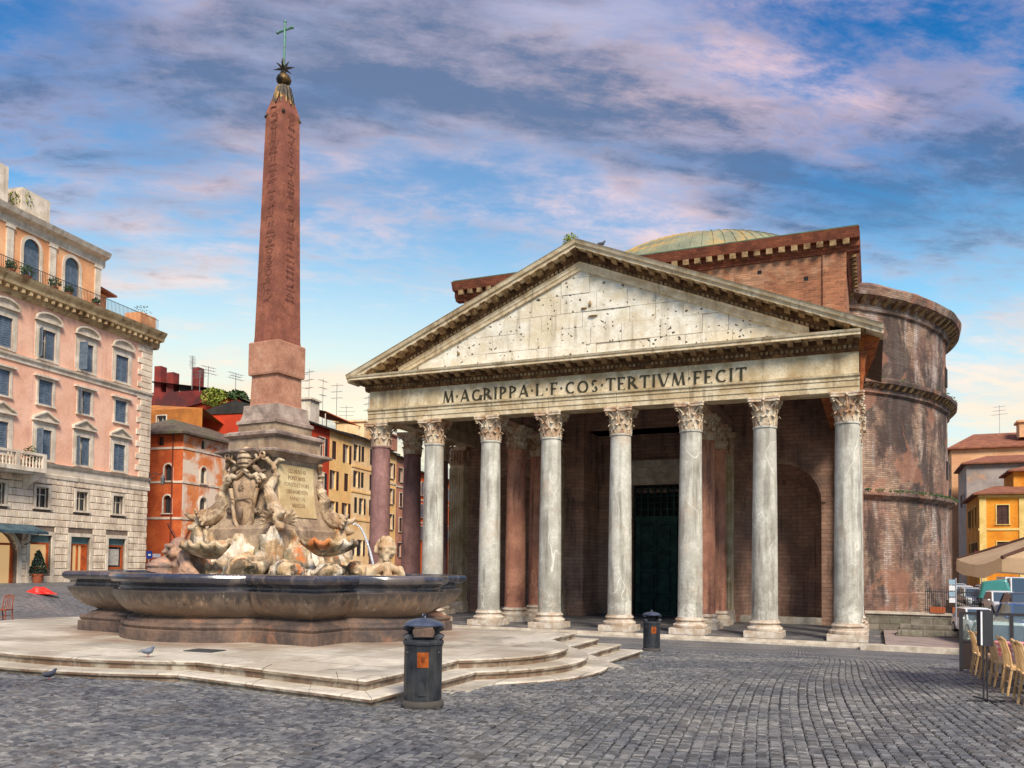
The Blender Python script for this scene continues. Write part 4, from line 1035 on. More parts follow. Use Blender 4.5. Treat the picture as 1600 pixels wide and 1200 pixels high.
bd_ = MB(); bd_.tube([(-.30+sxo, yy-.22, 3.10), (0+sxo, yy-.245, 3.085), (.30+sxo, yy-.22, 3.10)], .018, 6); bd_.build('fess', carvd, ca)
st_ = MB()
for q in range(8): st_.tube([(sxo, yy-.235, 3.36), (sxo+.11*cos(q*pi/4), yy-.215, 3.36+.11*sin(q*pi/4))], [.03, .005], 5)
st_.build('charge', carvd, ca); st_ = MB(); st_.ball((sxo, yy-.21, 2.78), (.08, .05, .16), 10, 8); st_.build('charge', carvd, ca, smooth=60)
b = MB(); b.lathe([(.19, 0), (.21, .12), (.20, .26), (.16, .38), (.08, .46), (.02, .49)], 16, (sxo, yy-.06, 3.86)); t = b.build('tiara', carv, FO, smooth=50)
for z in (.06, .18, .30):
    b = MB(); r_ = .215-.03*(z > .25); b.lathe([(r_, z), (r_+.025, z+.02), (r_, z+.04)], 16, (sxo, yy-.06, 3.86), cap=False); b.build('tiara_band', carvd, t)
# dolphins at the four corners
def dolphin():
    b = MB()
    spine = [(.0, 0, 1.42), (.06, .02, 1.30), (.02, .10, 1.16), (-.02, .02, 1.0), (.06, -.10, .84), (.12, -.10, .66), (.10, .0, .48), (.20, .04, .30), (.38, .02, .17), (.55, 0, .10), (.68, 0, .05)]
    rad = [.05, .07, .09, .11, .13, .15, .17, .20, .21, .17, .10]
    b.tube(spine, rad, 9)
    for k in (-1, 1):
        b.tube([(.0, 0, 1.38), (-.02, k*.14, 1.52), (.04, k*.27, 1.50)], [.05, .07, .02], 6)
        for q in range(5):
            a_ = -.5+.38*q; b.tube([(.50, k*.13, .10), (.56+.10*sin(a_), k*(.13+.16*cos(a_)), .10+.16*sin(a_)), (.58+.12*sin(a_), k*(.13+.31*cos(a_)), .10+.28*sin(a_))], [.06, .05, .025], 6)
        b.ball((.52, k*.155, .27), .05, 8, 6); b.tube([(.42, k*.12, .32), (.52, k*.17, .33), (.62, k*.13, .28)], .03, 6)
    for q in range(7): b.ball((.02+.03*sin(q), -.02+.03*cos(q*1.3), .50+q*.13), (.17-.014*q, .03, .02), 8, 5)
    b.tube([(.62, 0, -.02), (.76, 0, -.10), (.86, 0, -.08)], [.12, .10, .05], 8); b.tube([(.64, 0, .16), (.80, 0, .17), (.90, 0, .25), (.86, 0, .31)], [.10, .07, .05, .02], 8)
    return b
for a, cx_, cy_ in ((-pi/4, .76, -.86), (pi/4, .76, .86), (-3*pi/4, -.76, -.86), (3*pi/4, -.76, .86)):
    o = sculpt('dolphin', dolphin(), carv, FO, .017, 0, 1, 1); o.location = (cx_-.05*cos(a), cy_-.05*sin(a), 2.52); o.rotation_euler = (0, 0, a+(.25 if a == -pi/4 else 0))
    b = MB(); b.ball((0, 0, 0), (.26, .24, .62), 24, 18)
    b.v = [tuple(Vector(p)*(1+.4*fb(p[0]*3+cx_*5, p[1]*3+cy_*3, p[2]*2)+.15*fb(p[0]*11, p[1]*11, p[2]*9))) for p in b.v]
    o = b.build('dolphin_support', rockm, FO, smooth=55); o.location = (.50*cos(a)+cx_, .50*sin(a)+cy_, 1.92)
# water jets
jetm = bpy.data.materials.new('water_jet'); jetm.use_nodes = True; nb = jetm.node_tree.nodes['Principled BSDF']
nb.inputs['Base Color'].default_value = (.85, .9, .95, 1); nb.inputs['Roughness'].default_value = .15; nb.inputs['Transmission Weight'].default_value = .55; nb.inputs['IOR'].default_value = 1.2
def jet(p, dx, dy, rise, r0, zend):
    b = MB(); pts = []; rad = []; z = p[2]; vz = rise; t = 0
    for i in range(16):
        t = i/15; tt = t*sqrt(2*(p[2]-zend+rise*rise/19.6)/9.8)+0; tt = t*(rise+sqrt(rise*rise+2*9.8*(p[2]-zend)))/9.8
        pts.append((p[0]+dx*tt, p[1]+dy*tt, p[2]+rise*tt-4.9*tt*tt)); rad.append(r0*(1+.6*t+.25*sin(i*2.3)))
    b.tube(pts, rad, 7); return b.build('water_jet', jetm, FO, smooth=60)
jet((.76+.55, .86+.55, 2.62), .75, .75, .5, .022, 1.27)
# ---- carved figures in the basin: each a thing of its own
def mask_figure(name, label, loc, rz, m, kind):
    t = thing(name, label, 'statue', FC+Vector((loc[0]*cos(FTH)-loc[1]*sin(FTH), loc[0]*sin(FTH)+loc[1]*cos(FTH), loc[2])), FTH+rz)
    b = MB()   # faces +x
    if kind == 'bust':
        b.ball((0, 0, .42), (.17, .145, .20), 12, 9)                      # head
        b.ball((.10, 0, .35), (.10, .10, .10), 8, 6); b.tube([(.15, 0, .46), (.20, 0, .38), (.17, 0, .36)], [.03, .035, .02], 6)
        b.tube([(.13, -.11, .47), (.165, 0, .475), (.13, .11, .47)], .028, 6); b.ball((.17, 0, .28), (.035, .05, .022), 7, 5); b.ball((.14, 0, .24), (.06, .07, .05), 7, 5)
        for i in range(26):
            a = rr.uniform(.6, 2*pi-.6); e = rr.uniform(-.4, 1.2); b.ball((.19*cos(a)*cos(e)-.02, .165*sin(a)*cos(e), .44+.2*sin(e)), rr.uniform(.045, .07), 6, 5)
        b.tube([(0, 0, .3), (-.02, 0, .12)], [.11, .14], 8); b.ball((-.05, 0, .02), (.20, .30, .18), 10, 7)
        for k in (-1, 1): b.tube([(-.03, k*.26, .08), (.10, k*.30, -.08), (.24, k*.14, .06), (.25, k*.04, .16)], [.10, .085, .065, .05], 7)
        b.tube([(.26, 0, .20), (.30, 0, .0), (.32, .0, -.12)], [.05, .08, .12], 8); b.ball((-.4, .1, -.1), (.35, .22, .14), 8, 6); b.ball((.2, 0, -.16), (.3, .3, .12), 8, 6)
    else:
        b.ball((0, 0, .36), (.20, .24, .28), 12, 9); b.tube([(.17, -.17, .47), (.23, 0, .46), (.17, .17, .47)], .05, 7)
        b.tube([(.2, 0, .44), (.28, 0, .33), (.22, 0, .30)], [.04, .06, .03], 7)
        for k in (-1, 1):
            b.ball((.15, k*.14, .33), .09, 8, 6); b.ball((.0, k*.36, .25), (.17, .2, .17), 8, 6); b.tube([(0, k*.2, .5), (-.05, k*.34, .45), (-.02, k*.42, .3)], [.09, .08, .06], 6)
            b.tube([(0, k*.4, .2), (.06, k*.62, .05), (.02, k*.85, -.06), (0, k*1.05, -.12)], [.14, .12, .10, .05], 7); b.ball((.08, k*.55, .0), .13, 7, 5)
        b.tube([(.18, 0, .14), (.30, 0, .06), (.34, 0, -.08)], [.17, .24, .26], 12)
        b.lathe([(.21, 0), (.26, .0), (.26, .05), (.21, .05)], 12, (.33, 0, .08)); b.ball((-.2, 0, .1), (.4, .6, .3), 8, 6); b.ball((0, .5, -.15), (.3, .5, .15), 8, 6)
    o = sculpt('figure', b, m, t, .02, 0, 1, 1)
    return t
fm = mat('figure_marble', S(206, 186, 154), S(170, 136, 100), rough=.75, scale=3.2, bump=.4, bscale=20, patch=S(120, 88, 60), pscale=3, pamt=.6, plo=.52, phi=.64, fine=.45)
fm2 = mat('figure_marble_rosy', S(190, 150, 122), S(140, 112, 98), rough=.75, scale=3.2, bump=.4, bscale=20, patch=S(104, 96, 92), pscale=2.6, pamt=.75, fine=.45)
f1 = mask_figure('triton_bust', 'pale carved bust drinking from a horn at the temple end of the basin', (3.5, -.2, 1.44), -.75, fm, 'bust'); f1.scale = (1.2, 1.2, 1.2)
f2 = mask_figure('spouting_mask', 'rosy carved mask spouting water beside the rockwork on the palazzo side', (-.75, -2.15, 1.42), -1.95, fm2, 'mask'); f2.scale = (1.2, 1.2, 1.2)
jt = MB(); jt.tube([(.42, .0, .10), (.50, -.03, .02), (.55, -.05, -.16)], [.012, .014, .018], 6); jt.build('water_spout', jetm, f2)
# ================================================================== OBELISK
OB = thing('obelisk', 'red granite obelisk carved with hieroglyphs under a bronze star and green cross', 'obelisk', FC+Vector((0, 0, 5.42)), FTH)
redg = mat('obelisk_red_granite', S(160, 100, 78), S(122, 74, 58), rough=.9, scale=2.0, bump=.5, bscale=30, patch=S(120, 70, 62), pscale=.9, pamt=.5, streak=S(104, 72, 62), samt=.5, sfreq=4, fine=.45)
redg2 = mat('obelisk_block_granite', S(188, 138, 112), S(156, 108, 86), rough=.85, scale=1.5, bump=.35, bscale=26, patch=S(196, 160, 134), pscale=1.1, pamt=.5, streak=S(110, 84, 72), samt=.5, sfreq=4, fine=.4)
rect_stack('lower_block', redg2, [(.45, .45, 0), (.43, .43, .05), (.41, .41, .75)], OB)
rect_stack('upper_block', redg2, [(.465, .465, .754), (.475, .475, .80), (.475, .475, 1.53), (.46, .46, 1.56)], OB)
def shw(z): return .385-.105*(z/6.0)
rect_stack('shaft', redg, [(.395, .395, 1.564), (.385, .385, 1.7)]+[(shw(z), shw(z), 1.6+z) for z in (1, 2, 3, 4, 5, 5.75)]+[(.17, .17, 1.6+6.2)], OB)
hg = flat('hieroglyph_cut', S(112, 66, 52), .95)
rg = random.Random(5)
for face in range(4):
    b = MB()
    R4 = Matrix.Rotation(face*pi/2, 4, 'Z')
    z = .95
    while z < 5.75:
        wmax = .17*(shw(z)/.385)
        kind = rg.choice('abcdefg'); h = rg.uniform(.07, .15); y = -shw(z)-.002
        def bar(x0, z0, x1, z1, t=.011):
            d = Vector((x1-x0, z1-z0)); 
            if d.length < 1e-4: return
            q = Vector((-d.y, d.x)).normalized()*t
            vs = [(x0+q.x, z0+q.y), (x0-q.x, z0-q.y), (x1-q.x, z1-q.y), (x1+q.x, z1+q.y)]
            P = lambda p, o_: R4 @ Vector((p[0], -shw(p[1])-o_, 1.6+p[1]))
            b.add([tuple(P(p, .006)) for p in vs]+[tuple(P(p, -.02)) for p in vs], [(0, 1, 2, 3), (0, 4, 5, 1), (1, 5, 6, 2), (2, 6, 7, 3), (3, 7, 4, 0)])
        def poly(pl):
            P = lambda p, o_: R4 @ Vector((p[0], -shw(p[1])-o_, 1.6+p[1])); m_ = len(pl)
            b.add([tuple(P(p, .007)) for p in pl]+[tuple(P(p, -.02)) for p in pl], [tuple(range(m_))]+[(q, q+m_, (q+1) % m_+m_, (q+1) % m_) for q in range(m_)])
        if rg.random() < .45:
            k2 = rg.choice('bdwr'); W = wmax
            if k2 == 'b': h *= 1.5; poly([(-W*.9, z+h*.25), (-W*.2, z+h*.15), (W*.3, z+h*.4), (W*.75, z+h*.95), (W*.35, z+h), (W*.05, z+h*.7), (-W*.3, z+h*.55)]); bar(-W*.1, z+h*.2, -W*.1, z); bar(W*.15, z+h*.3, W*.15, z)
            elif k2 == 'd': poly([(W*.55*cos(q*pi/4), z+h*.45+h*.45*sin(q*pi/4)) for q in range(8)])
            elif k2 == 'w': poly([(-W*.95, z), (W*.95, z), (W*.7, z+h*.55), (-W*.7, z+h*.55)])
            else: poly([(-W*.55, z), (-W*.25, z), (-W*.15, z+h), (-W*.45, z+h*.9)]); poly([(W*.2, z), (W*.5, z), (W*.6, z+h*.9), (W*.3, z+h)])
        elif kind == 'a': bar(-wmax, z, -wmax, z+h); bar(-wmax, z+h, wmax*.3, z+h); bar(wmax*.3, z+h, wmax*.3, z+h*.4)
        elif kind == 'b':
            for q in range(8): a0, a1 = q*pi/4, (q+1)*pi/4; bar(wmax*.6*cos(a0), z+h/2+h/2*sin(a0), wmax*.6*cos(a1), z+h/2+h/2*sin(a1))
        elif kind == 'c':
            for q in range(5): bar(-wmax+q*wmax*.4, z+(q % 2)*.05, -wmax+(q+1)*wmax*.4, z+((q+1) % 2)*.05)
        elif kind == 'd': bar(-wmax*.8, z, 0, z+h); bar(0, z+h, wmax*.8, z); bar(-wmax*.8, z, wmax*.8, z)
        elif kind == 'e': bar(-wmax*.9, z, wmax*.7, z+h*.2, .028); bar(wmax*.3, z, wmax*.8, z+h, .026); bar(-wmax*.2, z, -wmax*.2, z+h*.7)
        elif kind == 'f': bar(-wmax, z+h*.5, wmax, z+h*.5, .03); bar(-wmax*.6, z, -wmax*.6, z+h*.9); bar(wmax*.5, z, wmax*.5, z+h*.9)
        else: bar(0, z, 0, z+h, .02); bar(-wmax*.5, z+h*.7, wmax*.5, z+h*.7); bar(-wmax*.9, z, -wmax*.6, z+h)
        z += h+rg.uniform(.02, .05)
    # big falcon frame at the head of the column
    b.build('hieroglyphs', hg, OB, kind='stuff')
bz = mat('dark_gilt_bronze', S(74, 64, 48), S(46, 44, 40), rough=.5, metal=.6, patch=S(150, 116, 60), pscale=3, pamt=.5)
gcop = mat('verdigris_copper', S(112, 158, 140), S(82, 122, 108), rough=.6, metal=.3, patch=S(90, 84, 66), pscale=4, pamt=.6)
ZT = 1.6+6.2
fz = lambda z: ZT-.10+.80*z
b = MB()
for k in range(4):
    a = pi/4+k*pi/2
    for t_ in (0,):
        pts = [(.1, .36), (.16, .1), (.24, -.25), (.34, -.5), (.43, -.60)]
        b.tube([(cos(a)*r, sin(a)*r, fz(z)) for r, z in pts], [.08, .09, .07, .05, .03], 6)
for k in range(12):
    a = k*pi/6; b.tube([(cos(a)*.13, sin(a)*.13, fz(+.42)), (cos(a)*.2, sin(a)*.2, fz(+.1)), (cos(a)*.26, sin(a)*.26, fz(-.18))], [.06, .06, .02], 5)
b.build('bronze_cap', bz, OB, smooth=50)
b = MB(); b.lathe([(.11, fz(+.38)), (.13, fz(+.44)), (.08, fz(+.5)), (.10, fz(+.54)), (.17, fz(+.60)), (.19, fz(+.68)), (.16, fz(+.78)), (.09, fz(+.86)), (.06, fz(+.92)), (.03, fz(+1.0))], 16); b.build('finial', bz, OB, smooth=50)
b = MB(); c_ = (0, 0, fz(+1.05))
for k in range(8):
    a = 2*pi*k/8+.2; L = .29 if k % 2 == 0 else .24
    b.tube([c_, (L*cos(a)*.78, L*cos(a)*.55, c_[2]+L*sin(a))], [.05, .002], 5)
for a in (0.9, 2.2, 4.0, 5.4): b.tube([c_, (-.2*cos(a)*.6, .24*sin(a), c_[2]+.08)], [.05, .002], 5)
b.ball(c_, .07, 8, 6); b.build('star', bz, OB)
b = MB(); b.tube([(0, 0, fz(+1.1)), (0, 0, fz(2.55))], .030, 6)
ca = FTH*-1+0.35
b.tube([(-.24, 0, fz(2.28)), (.24, .0, fz(2.28))], .028, 6)
for p in ((-.24, 0, fz(2.28)), (.24, 0, fz(2.28)), (0, 0, fz(2.55))): b.ball(p, .042, 8, 6)
o = b.build('cross', gcop, OB, smooth=50)
# ================================================================== LITTER BINS
iron = mat('bin_iron', S(58, 62, 68), S(40, 43, 48), rough=.45, scale=4, bump=.1, bscale=40, patch=S(84, 84, 84), pscale=3, pamt=.35, metal=.3, spec=.5, streak=S(96, 92, 86), samt=.4, sfreq=9)
lidm = mat('bin_lid', S(96, 108, 128), S(70, 78, 94), rough=.3, scale=3, bump=.06, metal=.5, spec=.6)
bbase = mat('bin_base', S(96, 92, 86), S(70, 66, 62), rough=.8)
platem = mat('bin_plate', S(178, 92, 36), S(140, 70, 28), rough=.5, metal=.4, scale=8)
def litter_bin(loc, rz, label):
    t = thing('litter_bin', label, 'bin', loc, rz, 'litter bins in the square')
    b = MB()
    N = 64; prof = [(.252, .10), (.255, .13), (.255, .80), (.262, .83)]
    b.lathe(prof, N)
    for i, p in enumerate(b.v):
        k = i % N
        if .12 < p[2] < .82 and (k % 4 in (0,)): f = .985; b.v[i] = (p[0]*f, p[1]*f, p[2])
    b.build('body', iron, t, smooth=25)
    b = MB(); b.lathe([(.27, 0), (.285, .02), (.285, .06), (.26, .10), (.2, .105)], 40); b.build('base', bbase, t, smooth=40)
    for a in (-2.3, -.8, .8, 2.3):
        b = MB(); b.box(.27, .30, -.045, .045, 0, .05); o = b.build('foot', bbase, t); o.rotation_euler = (0, 0, a)
    b = MB(); b.lathe([(.25, .83), (.27, .84), (.275, .865), (.27, .89), (.25, .90), (.235, .91), (.22, .91), (.22, .84)], 40); b.build('rim', iron, t, smooth=40)
    for a in (-.42, .42, pi-.42, pi+.42):
        b = MB(); b.tube([(.245, 0, .90), (.19, 0, .96), (.185, 0, 1.03), (.25, 0, 1.10)], [.045, .03, .03, .045], 7, sq=1.8); o = b.build('post', iron, t, smooth=50); o.rotation_euler = (0, 0, a)
    b = MB(); b.lathe([(.20, 1.075), (.27, 1.085), (.275, 1.10), (.25, 1.125), (.20, 1.152), (.12, 1.175), (.04, 1.187), (.01, 1.19)], 40); l = b.build('lid', lidm, t, smooth=40)
    b = MB(); b.tube([(.028*cos(q*pi/6), 0, 1.215+.028*sin(q*pi/6)) for q in range(13)], .008, 6, cap=False); o = b.build('ring', lidm, l, smooth=60); o.rotation_euler = (0, 0, .8)
    b = MB()
    for i in range(5):
        a0 = -pi/2-.29+.58*i/5; a1 = -pi/2-.29+.58*(i+1)/5
        for z0, z1 in ((.55, .75),): b.quad((.262*cos(a0), .262*sin(a0), z0), (.262*cos(a1), .262*sin(a1), z0), (.262*cos(a1), .262*sin(a1), z1), (.262*cos(a0), .262*sin(a0), z1))
    p = b.build('plate', platem, t)
    b = MB(); b.ball((0, -.266, .655), (.022, .003, .045), 8, 6); b.ball((.012, -.2665, .675), (.016, .003, .02), 8, 6); b.build('emblem', flat('plate_relief', S(120, 60, 24), .5, .4), p)
    b = MB(); b.box(-.06, .06, -.268, -.25, .18, .20); b.build('slot', iron, t)
    for sx_ in (-1, 1):
        b = MB(); b.ball((.205*sx_, -.155, .74), .014, 8, 6); b.build('lock', bbase, t)
    return t
bp1 = atd(660, 1104, 11.2); bp2 = atd(1018, 1021, 25.2)
litter_bin((bp1.x, bp1.y, gz(bp1.x, bp1.y)+.0), .50, 'dark iron litter bin with orange plate standing at the corner of the fountain steps')
litter_bin((bp2.x, bp2.y, gz(bp2.x, bp2.y)+.0), .50, 'dark iron litter bin standing on the cobbles in front of the temple porch')
# ================================================================== PIGEONS
pgm = mat('pigeon_grey', S(128, 134, 146), S(92, 98, 112), rough=.7, scale=20); pgd = mat('pigeon_dark', S(66, 70, 84), S(48, 52, 64), rough=.6, scale=20); pgl = flat('pigeon_leg', S(170, 80, 70))
def pigeon(name, label, loc, rz, m1, m2, sc=1):
    t = thing(name, label, 'pigeon', loc, rz); t.scale = (sc, sc, sc)
    b = MB(); b.tube([(-.17, 0, .13), (-.09, 0, .135), (0, 0, .14), (.07, 0, .165), (.105, 0, .21), (.125, 0, .245), (.15, 0, .25), (.165, 0, .245)], [.012, .05, .075, .068, .042, .034, .028, .012], 12)
    b.build('body', m1, t, smooth=60)
    for k in (-1, 1):
        b = MB(); b.ball((-.045, k*.062, .15), (.11, .018, .045), 10, 6); b.build('wing', m2, t, smooth=60)
        b = MB(); b.tube([(.01, k*.03, .09), (.0, k*.03, .01), (.035, k*.035, .005)], .006, 5); b.build('leg', pgl, t)
    b = MB(); b.tube([(.16, 0, .245), (.19, 0, .235)], [.009, .002], 6); b.build('beak', m2, t)
    b = MB(); b.box(-.25, -.12, -.03, .03, .118, .13); b.build('tail', m2, t)
q = atz(231, 1027, 2.4); pigeon('pigeon', 'pale grey pigeon standing on the edge of the fountain platform', (q.x, q.y, 2.4), .3, pgm, pgm, .72)
q = atz(77, 1062, gz(3, -43)); pigeon('pigeon', 'dark grey pigeon pecking on the cobbles below the platform', (q.x, q.y, gz(q.x, q.y)), 1.3, pgd, pgd, .66)
pigeon('pigeon', 'dark pigeon perched on the peak of the temple pediment', (AX+1.6, FY-.6, AZ-.65), .2, pgd, pgd, 1.6)
# ================================================================== BUILDINGS: helpers
def facade(b, x0, x1, z0, z1, holes, y=0, rev=.28, arch=()):
    """front skin of a wall (facing +y) with real openings and reveals; holes (x0,x1,z0,z1,arched)"""
    xs = sorted({x0, x1} | {h[0] for h in holes} | {h[1] for h in holes}); zs = sorted({z0, z1} | {h[2] for h in holes} | {h[3] for h in holes})
    xs = [v for v in xs if x0 <= v <= x1]; zs = [v for v in zs if z0 <= v <= z1]
    for i in range(len(xs)-1):
        run = None
        for j in range(len(zs)-1):
            mx, mz = (xs[i]+xs[i+1])/2, (zs[j]+zs[j+1])/2
            solid = not any(h[0] < mx < h[1] and h[2] < mz < h[3] for h in holes)
            if solid: b.quad((xs[i+1], y, zs[j]), (xs[i], y, zs[j]), (xs[i], y, zs[j+1]), (xs[i+1], y, zs[j+1]))
    for h in holes:
        a, c, d, e = h[:4]
        b.quad((a, y, d), (a, y-rev, d), (a, y-rev, e), (a, y, e)); b.quad((c, y-rev, d), (c, y, d), (c, y, e), (c, y-rev, e))
        b.quad((a, y-rev, d), (a, y, d), (c, y, d), (c, y-rev, d)); b.quad((a, y, e), (a, y-rev, e), (c, y-rev, e), (c, y, e))
        if len(h) > 4 and h[4]:
            r = (c-a)/2; cx = (a+c)/2
            for sgn in (-1, 1):
                pl = [(cx+sgn*r, e)]+[(cx+sgn*r*cos(pi/2*q/6), e-r+r*sin(pi/2*q/6)) for q in range(7)]
                vs = [(p[0], y, p[1]) for p in pl]; N = len(vs)
                b.add(vs, [tuple(range(N)) if sgn < 0 else tuple(reversed(range(N)))])
                b.add([(p[0], y, p[1]) for p in pl[1:]]+[(p[0], y-rev, p[1]) for p in pl[1:]], [(k, k+1, k+N, k+N-1) for k in range(N-2)])
shut_g = mat('blue_grey_shutter', S(104, 120, 136), S(84, 98, 114), rough=.6, scale=3); shut_b = mat('brown_shutter', S(84, 52, 44), S(62, 38, 34), rough=.7, scale=3); shut_d = mat('dark_shutter', S(58, 48, 50), S(44, 38, 42), rough=.7)
pane_d = glass_mat('dark_pane', (.025, .03, .035), .08); curtain = mat('curtain', S(196, 192, 180), S(160, 156, 148), rough=.9, scale=6, bump=.1)
whitef = mat('pale_stone_trim', S(226, 214, 196), S(200, 186, 166), rough=.85, scale=1.2, bump=.2, patch=S(170, 152, 130), pscale=.8, pamt=.45, streak=S(130, 118, 106), samt=.5, sfreq=3)
SLATS = {}
def shutter(parent, w_, h, m, loc, rz=0):
    key = (round(w_, 2), round(h, 2))
    if key not in SLATS:
        b = MB(); fr = min(.07, w_*.16)
        b.box(0, fr, -.025, .025, 0, h); b.box(w_-fr, w_, -.025, .025, 0, h); b.box(fr, w_-fr, -.025, .025, 0, fr); b.box(fr, w_-fr, -.025, .025, h-fr, h); b.box(fr, w_-fr, -.024, .024, h*.5-fr/2, h*.5+fr/2)
        n_ = max(4, int(h/.16)); 
        for i in range(n_):
            z = fr+(h-2*fr)*i/n_; b.add([(fr, .018, z), (w_-fr, .018, z), (w_-fr, -.012, z+(h-2*fr)/n_*.95), (fr, -.012, z+(h-2*fr)/n_*.95)], [(1, 0, 3, 2)])
        SLATS[key] = b.mesh('shutter', m)
    return inst(SLATS[key], 'shutter', parent, loc, (0, 0, rz), m=m)
def window(parent, cx, z0, w_, h, frame=.18, style='none', sh='closed', shm=None, y=0, fm_=None, arched=False, proud=.06, lights=True):
    """one window: stone surround with pediment, pane, glazing bars, shutters"""
    fm_ = fm_ or whitef; a, c = cx-w_/2, cx+w_/2; z1 = z0+h
    b = MB()
    if frame:
        if arched:
            r = w_/2; zc = z1-r; pin = [(a, z0), (a, zc)]+[(cx-r*cos(pi*q/12), zc+r*sin(pi*q/12)) for q in range(1, 12)]+[(c, zc), (c, z0)]
            pout = [(a-frame, z0), (a-frame, zc)]+[(cx-(r+frame)*cos(pi*q/12), zc+(r+frame)*sin(pi*q/12)) for q in range(1, 12)]+[(c+frame, zc), (c+frame, z0)]
            for k in range(len(pin)-1):
                b.add([(pin[k][0], y+proud, pin[k][1]), (pout[k][0], y+proud, pout[k][1]), (pout[k+1][0], y+proud, pout[k+1][1]), (pin[k+1][0], y+proud, pin[k+1][1]), (pout[k][0], y, pout[k][1]), (pout[k+1][0], y, pout[k+1][1]), (pin[k][0], y-.1, pin[k][1]), (pin[k+1][0], y-.1, pin[k+1][1])],
                      [(3, 2, 1, 0), (1, 2, 5, 4), (0, 6, 7, 3)])
        else:
            b.box(a-frame, a, y-.1, y+proud, z0, z1+frame); b.box(c, c+frame, y-.1, y+proud, z0, z1+frame); b.box(a, c, y-.1, y+proud, z1, z1+frame)
        b.box(a-frame-.06, c+frame+.06, y-.1, y+proud+.08, z0-frame*.7, z0-.002)
    if style in ('tri', 'seg', 'lintel'):
        zb = z1+frame; e = frame+.16
        if style != 'lintel':
            b.box(a-frame, c+frame, y-.05, y+.05, zb+.002, zb+.30); zb += .30
            for s_ in (-1, 1):
                xx = cx+s_*(w_/2+frame+.02); b.box(xx-.13, xx+.13, y-.05, y+.04, z0, zb)
        b.box(a-e-.1, c+e+.1, y-.05, y+.24, zb+.002, zb+.13)
        if style == 'tri':
            hgt = .52; b.prism([(a-e, zb+.132), (c+e, zb+.132), (cx, zb+.13+hgt)], y-.05, y+.08, 'y')
            for s_ in (-1, 1): b.add([(cx+s_*(w_/2+e+.1), yy, zb+.13) for yy in (y-.04, y+.26)]+[(cx, yy, zb+.13+hgt+.02) for yy in (y-.04, y+.26)]+[(cx+s_*(w_/2+e+.1), yy, zb+.25) for yy in (y-.04, y+.26)]+[(cx, yy, zb+.16+hgt+.12) for yy in (y-.04, y+.26)], [(0, 1, 3, 2), (4, 6, 7, 5), (1, 5, 7, 3), (0, 2, 6, 4), (0, 4, 5, 1)])
        elif style == 'seg':
            R = w_/2+e; pl = [(cx+R*1.0*cos(pi*q/14), zb+.132+.48*sin(pi*q/14)) for q in range(15)]
            b.prism(pl, y-.05, y+.08, 'y'); po = [(cx+(R+.1)*cos(pi*q/14), zb+.132+.60*sin(pi*q/14)) for q in range(15)]
            for k in range(14): b.add([(p[0], yy, p[1]) for p in (pl[k], pl[k+1], po[k+1], po[k]) for yy in (y+.08, y+.25)], [(0, 1, 3, 2), (2, 3, 5, 4), (4, 5, 7, 6), (1, 7, 5, 3), (6, 7, 1, 0)])
    if b.v: wo = fixn(b.build('window', fm_, parent))
    else: wo = bpy.data.objects.new('window', None); COL.objects.link(wo); wo.parent = parent
    b = MB(); b.quad((c, y-.24, z0), (a, y-.24, z0), (a, y-.24, z1), (c, y-.24, z1)); b.build('pane', pane_d, wo)
    if sh in ('open', 'half', 'flat', 'bare'):
        b = MB(); b.box(a, a+.06, y-.235, y-.18, z0, z1); b.box(c-.06, c, y-.235, y-.18, z0, z1); b.box(cx-.04, cx+.04, y-.235, y-.18, z0, z1); b.box(a+.06, cx-.04, y-.235, y-.18, z1-.06, z1); b.box(cx+.04, c-.06, y-.235, y-.18, z1-.06, z1)
        b.box(a+.06, cx-.04, y-.232, y-.19, z0+h*.62, z0+h*.62+.05); b.box(cx+.04, c-.06, y-.232, y-.19, z0+h*.62, z0+h*.62+.05); b.build('casement', whitef, wo)
        if random.random() < .7 and sh != 'bare':
            b = MB(); b.box(a+.08, a+w_*random.uniform(.22, .4), y-.238, y-.2365, z0, z1); b.build('curtain', curtain, wo)
    if shm is not None:
        hw = w_/2-.01; hh = h-(w_/2 if arched else 0)
        if sh == 'closed':
            shutter(wo, hw, hh, shm, (a+.005, y-.08, z0)); shutter(wo, hw, hh, shm, (cx+.005, y-.08, z0))
            if arched:
                b = MB(); r = w_/2-.01; b.prism([(cx+r*cos(pi*q/10), z1-w_/2+r*sin(pi*q/10)) for q in range(11)], y-.1, y-.06, 'y'); fixn(b.build('fanlight', pane_d, wo))
        elif sh == 'half': shutter(wo, hw, hh, shm, (a+.005, y-.08, z0)); shutter(wo, hw, hh, shm, (c+.015, y+.02, z0), radians(random.choice((62, 84, 100))))
        elif sh == 'flat': shutter(wo, hw, hh, shm, (a-hw-.02, y+.05, z0)); shutter(wo, hw, hh, shm, (c+.02, y+.05, z0))
        elif sh == 'open': shutter(wo, hw, hh, shm, (a, y+.02, z0), radians(115)); shutter(wo, hw, hh, shm, (c+.015, y+.02, z0), radians(65))
    return wo
plantm = mat('leafy_green', S(70, 96, 48), S(44, 66, 32), rough=.8, scale=9, bump=0); plant2 = mat('yellow_green_leaf', S(150, 158, 62), S(96, 118, 44), rough=.8, scale=9, bump=0)
terrac = mat('terracotta', S(168, 92, 62), S(140, 72, 50), rough=.85, scale=4)
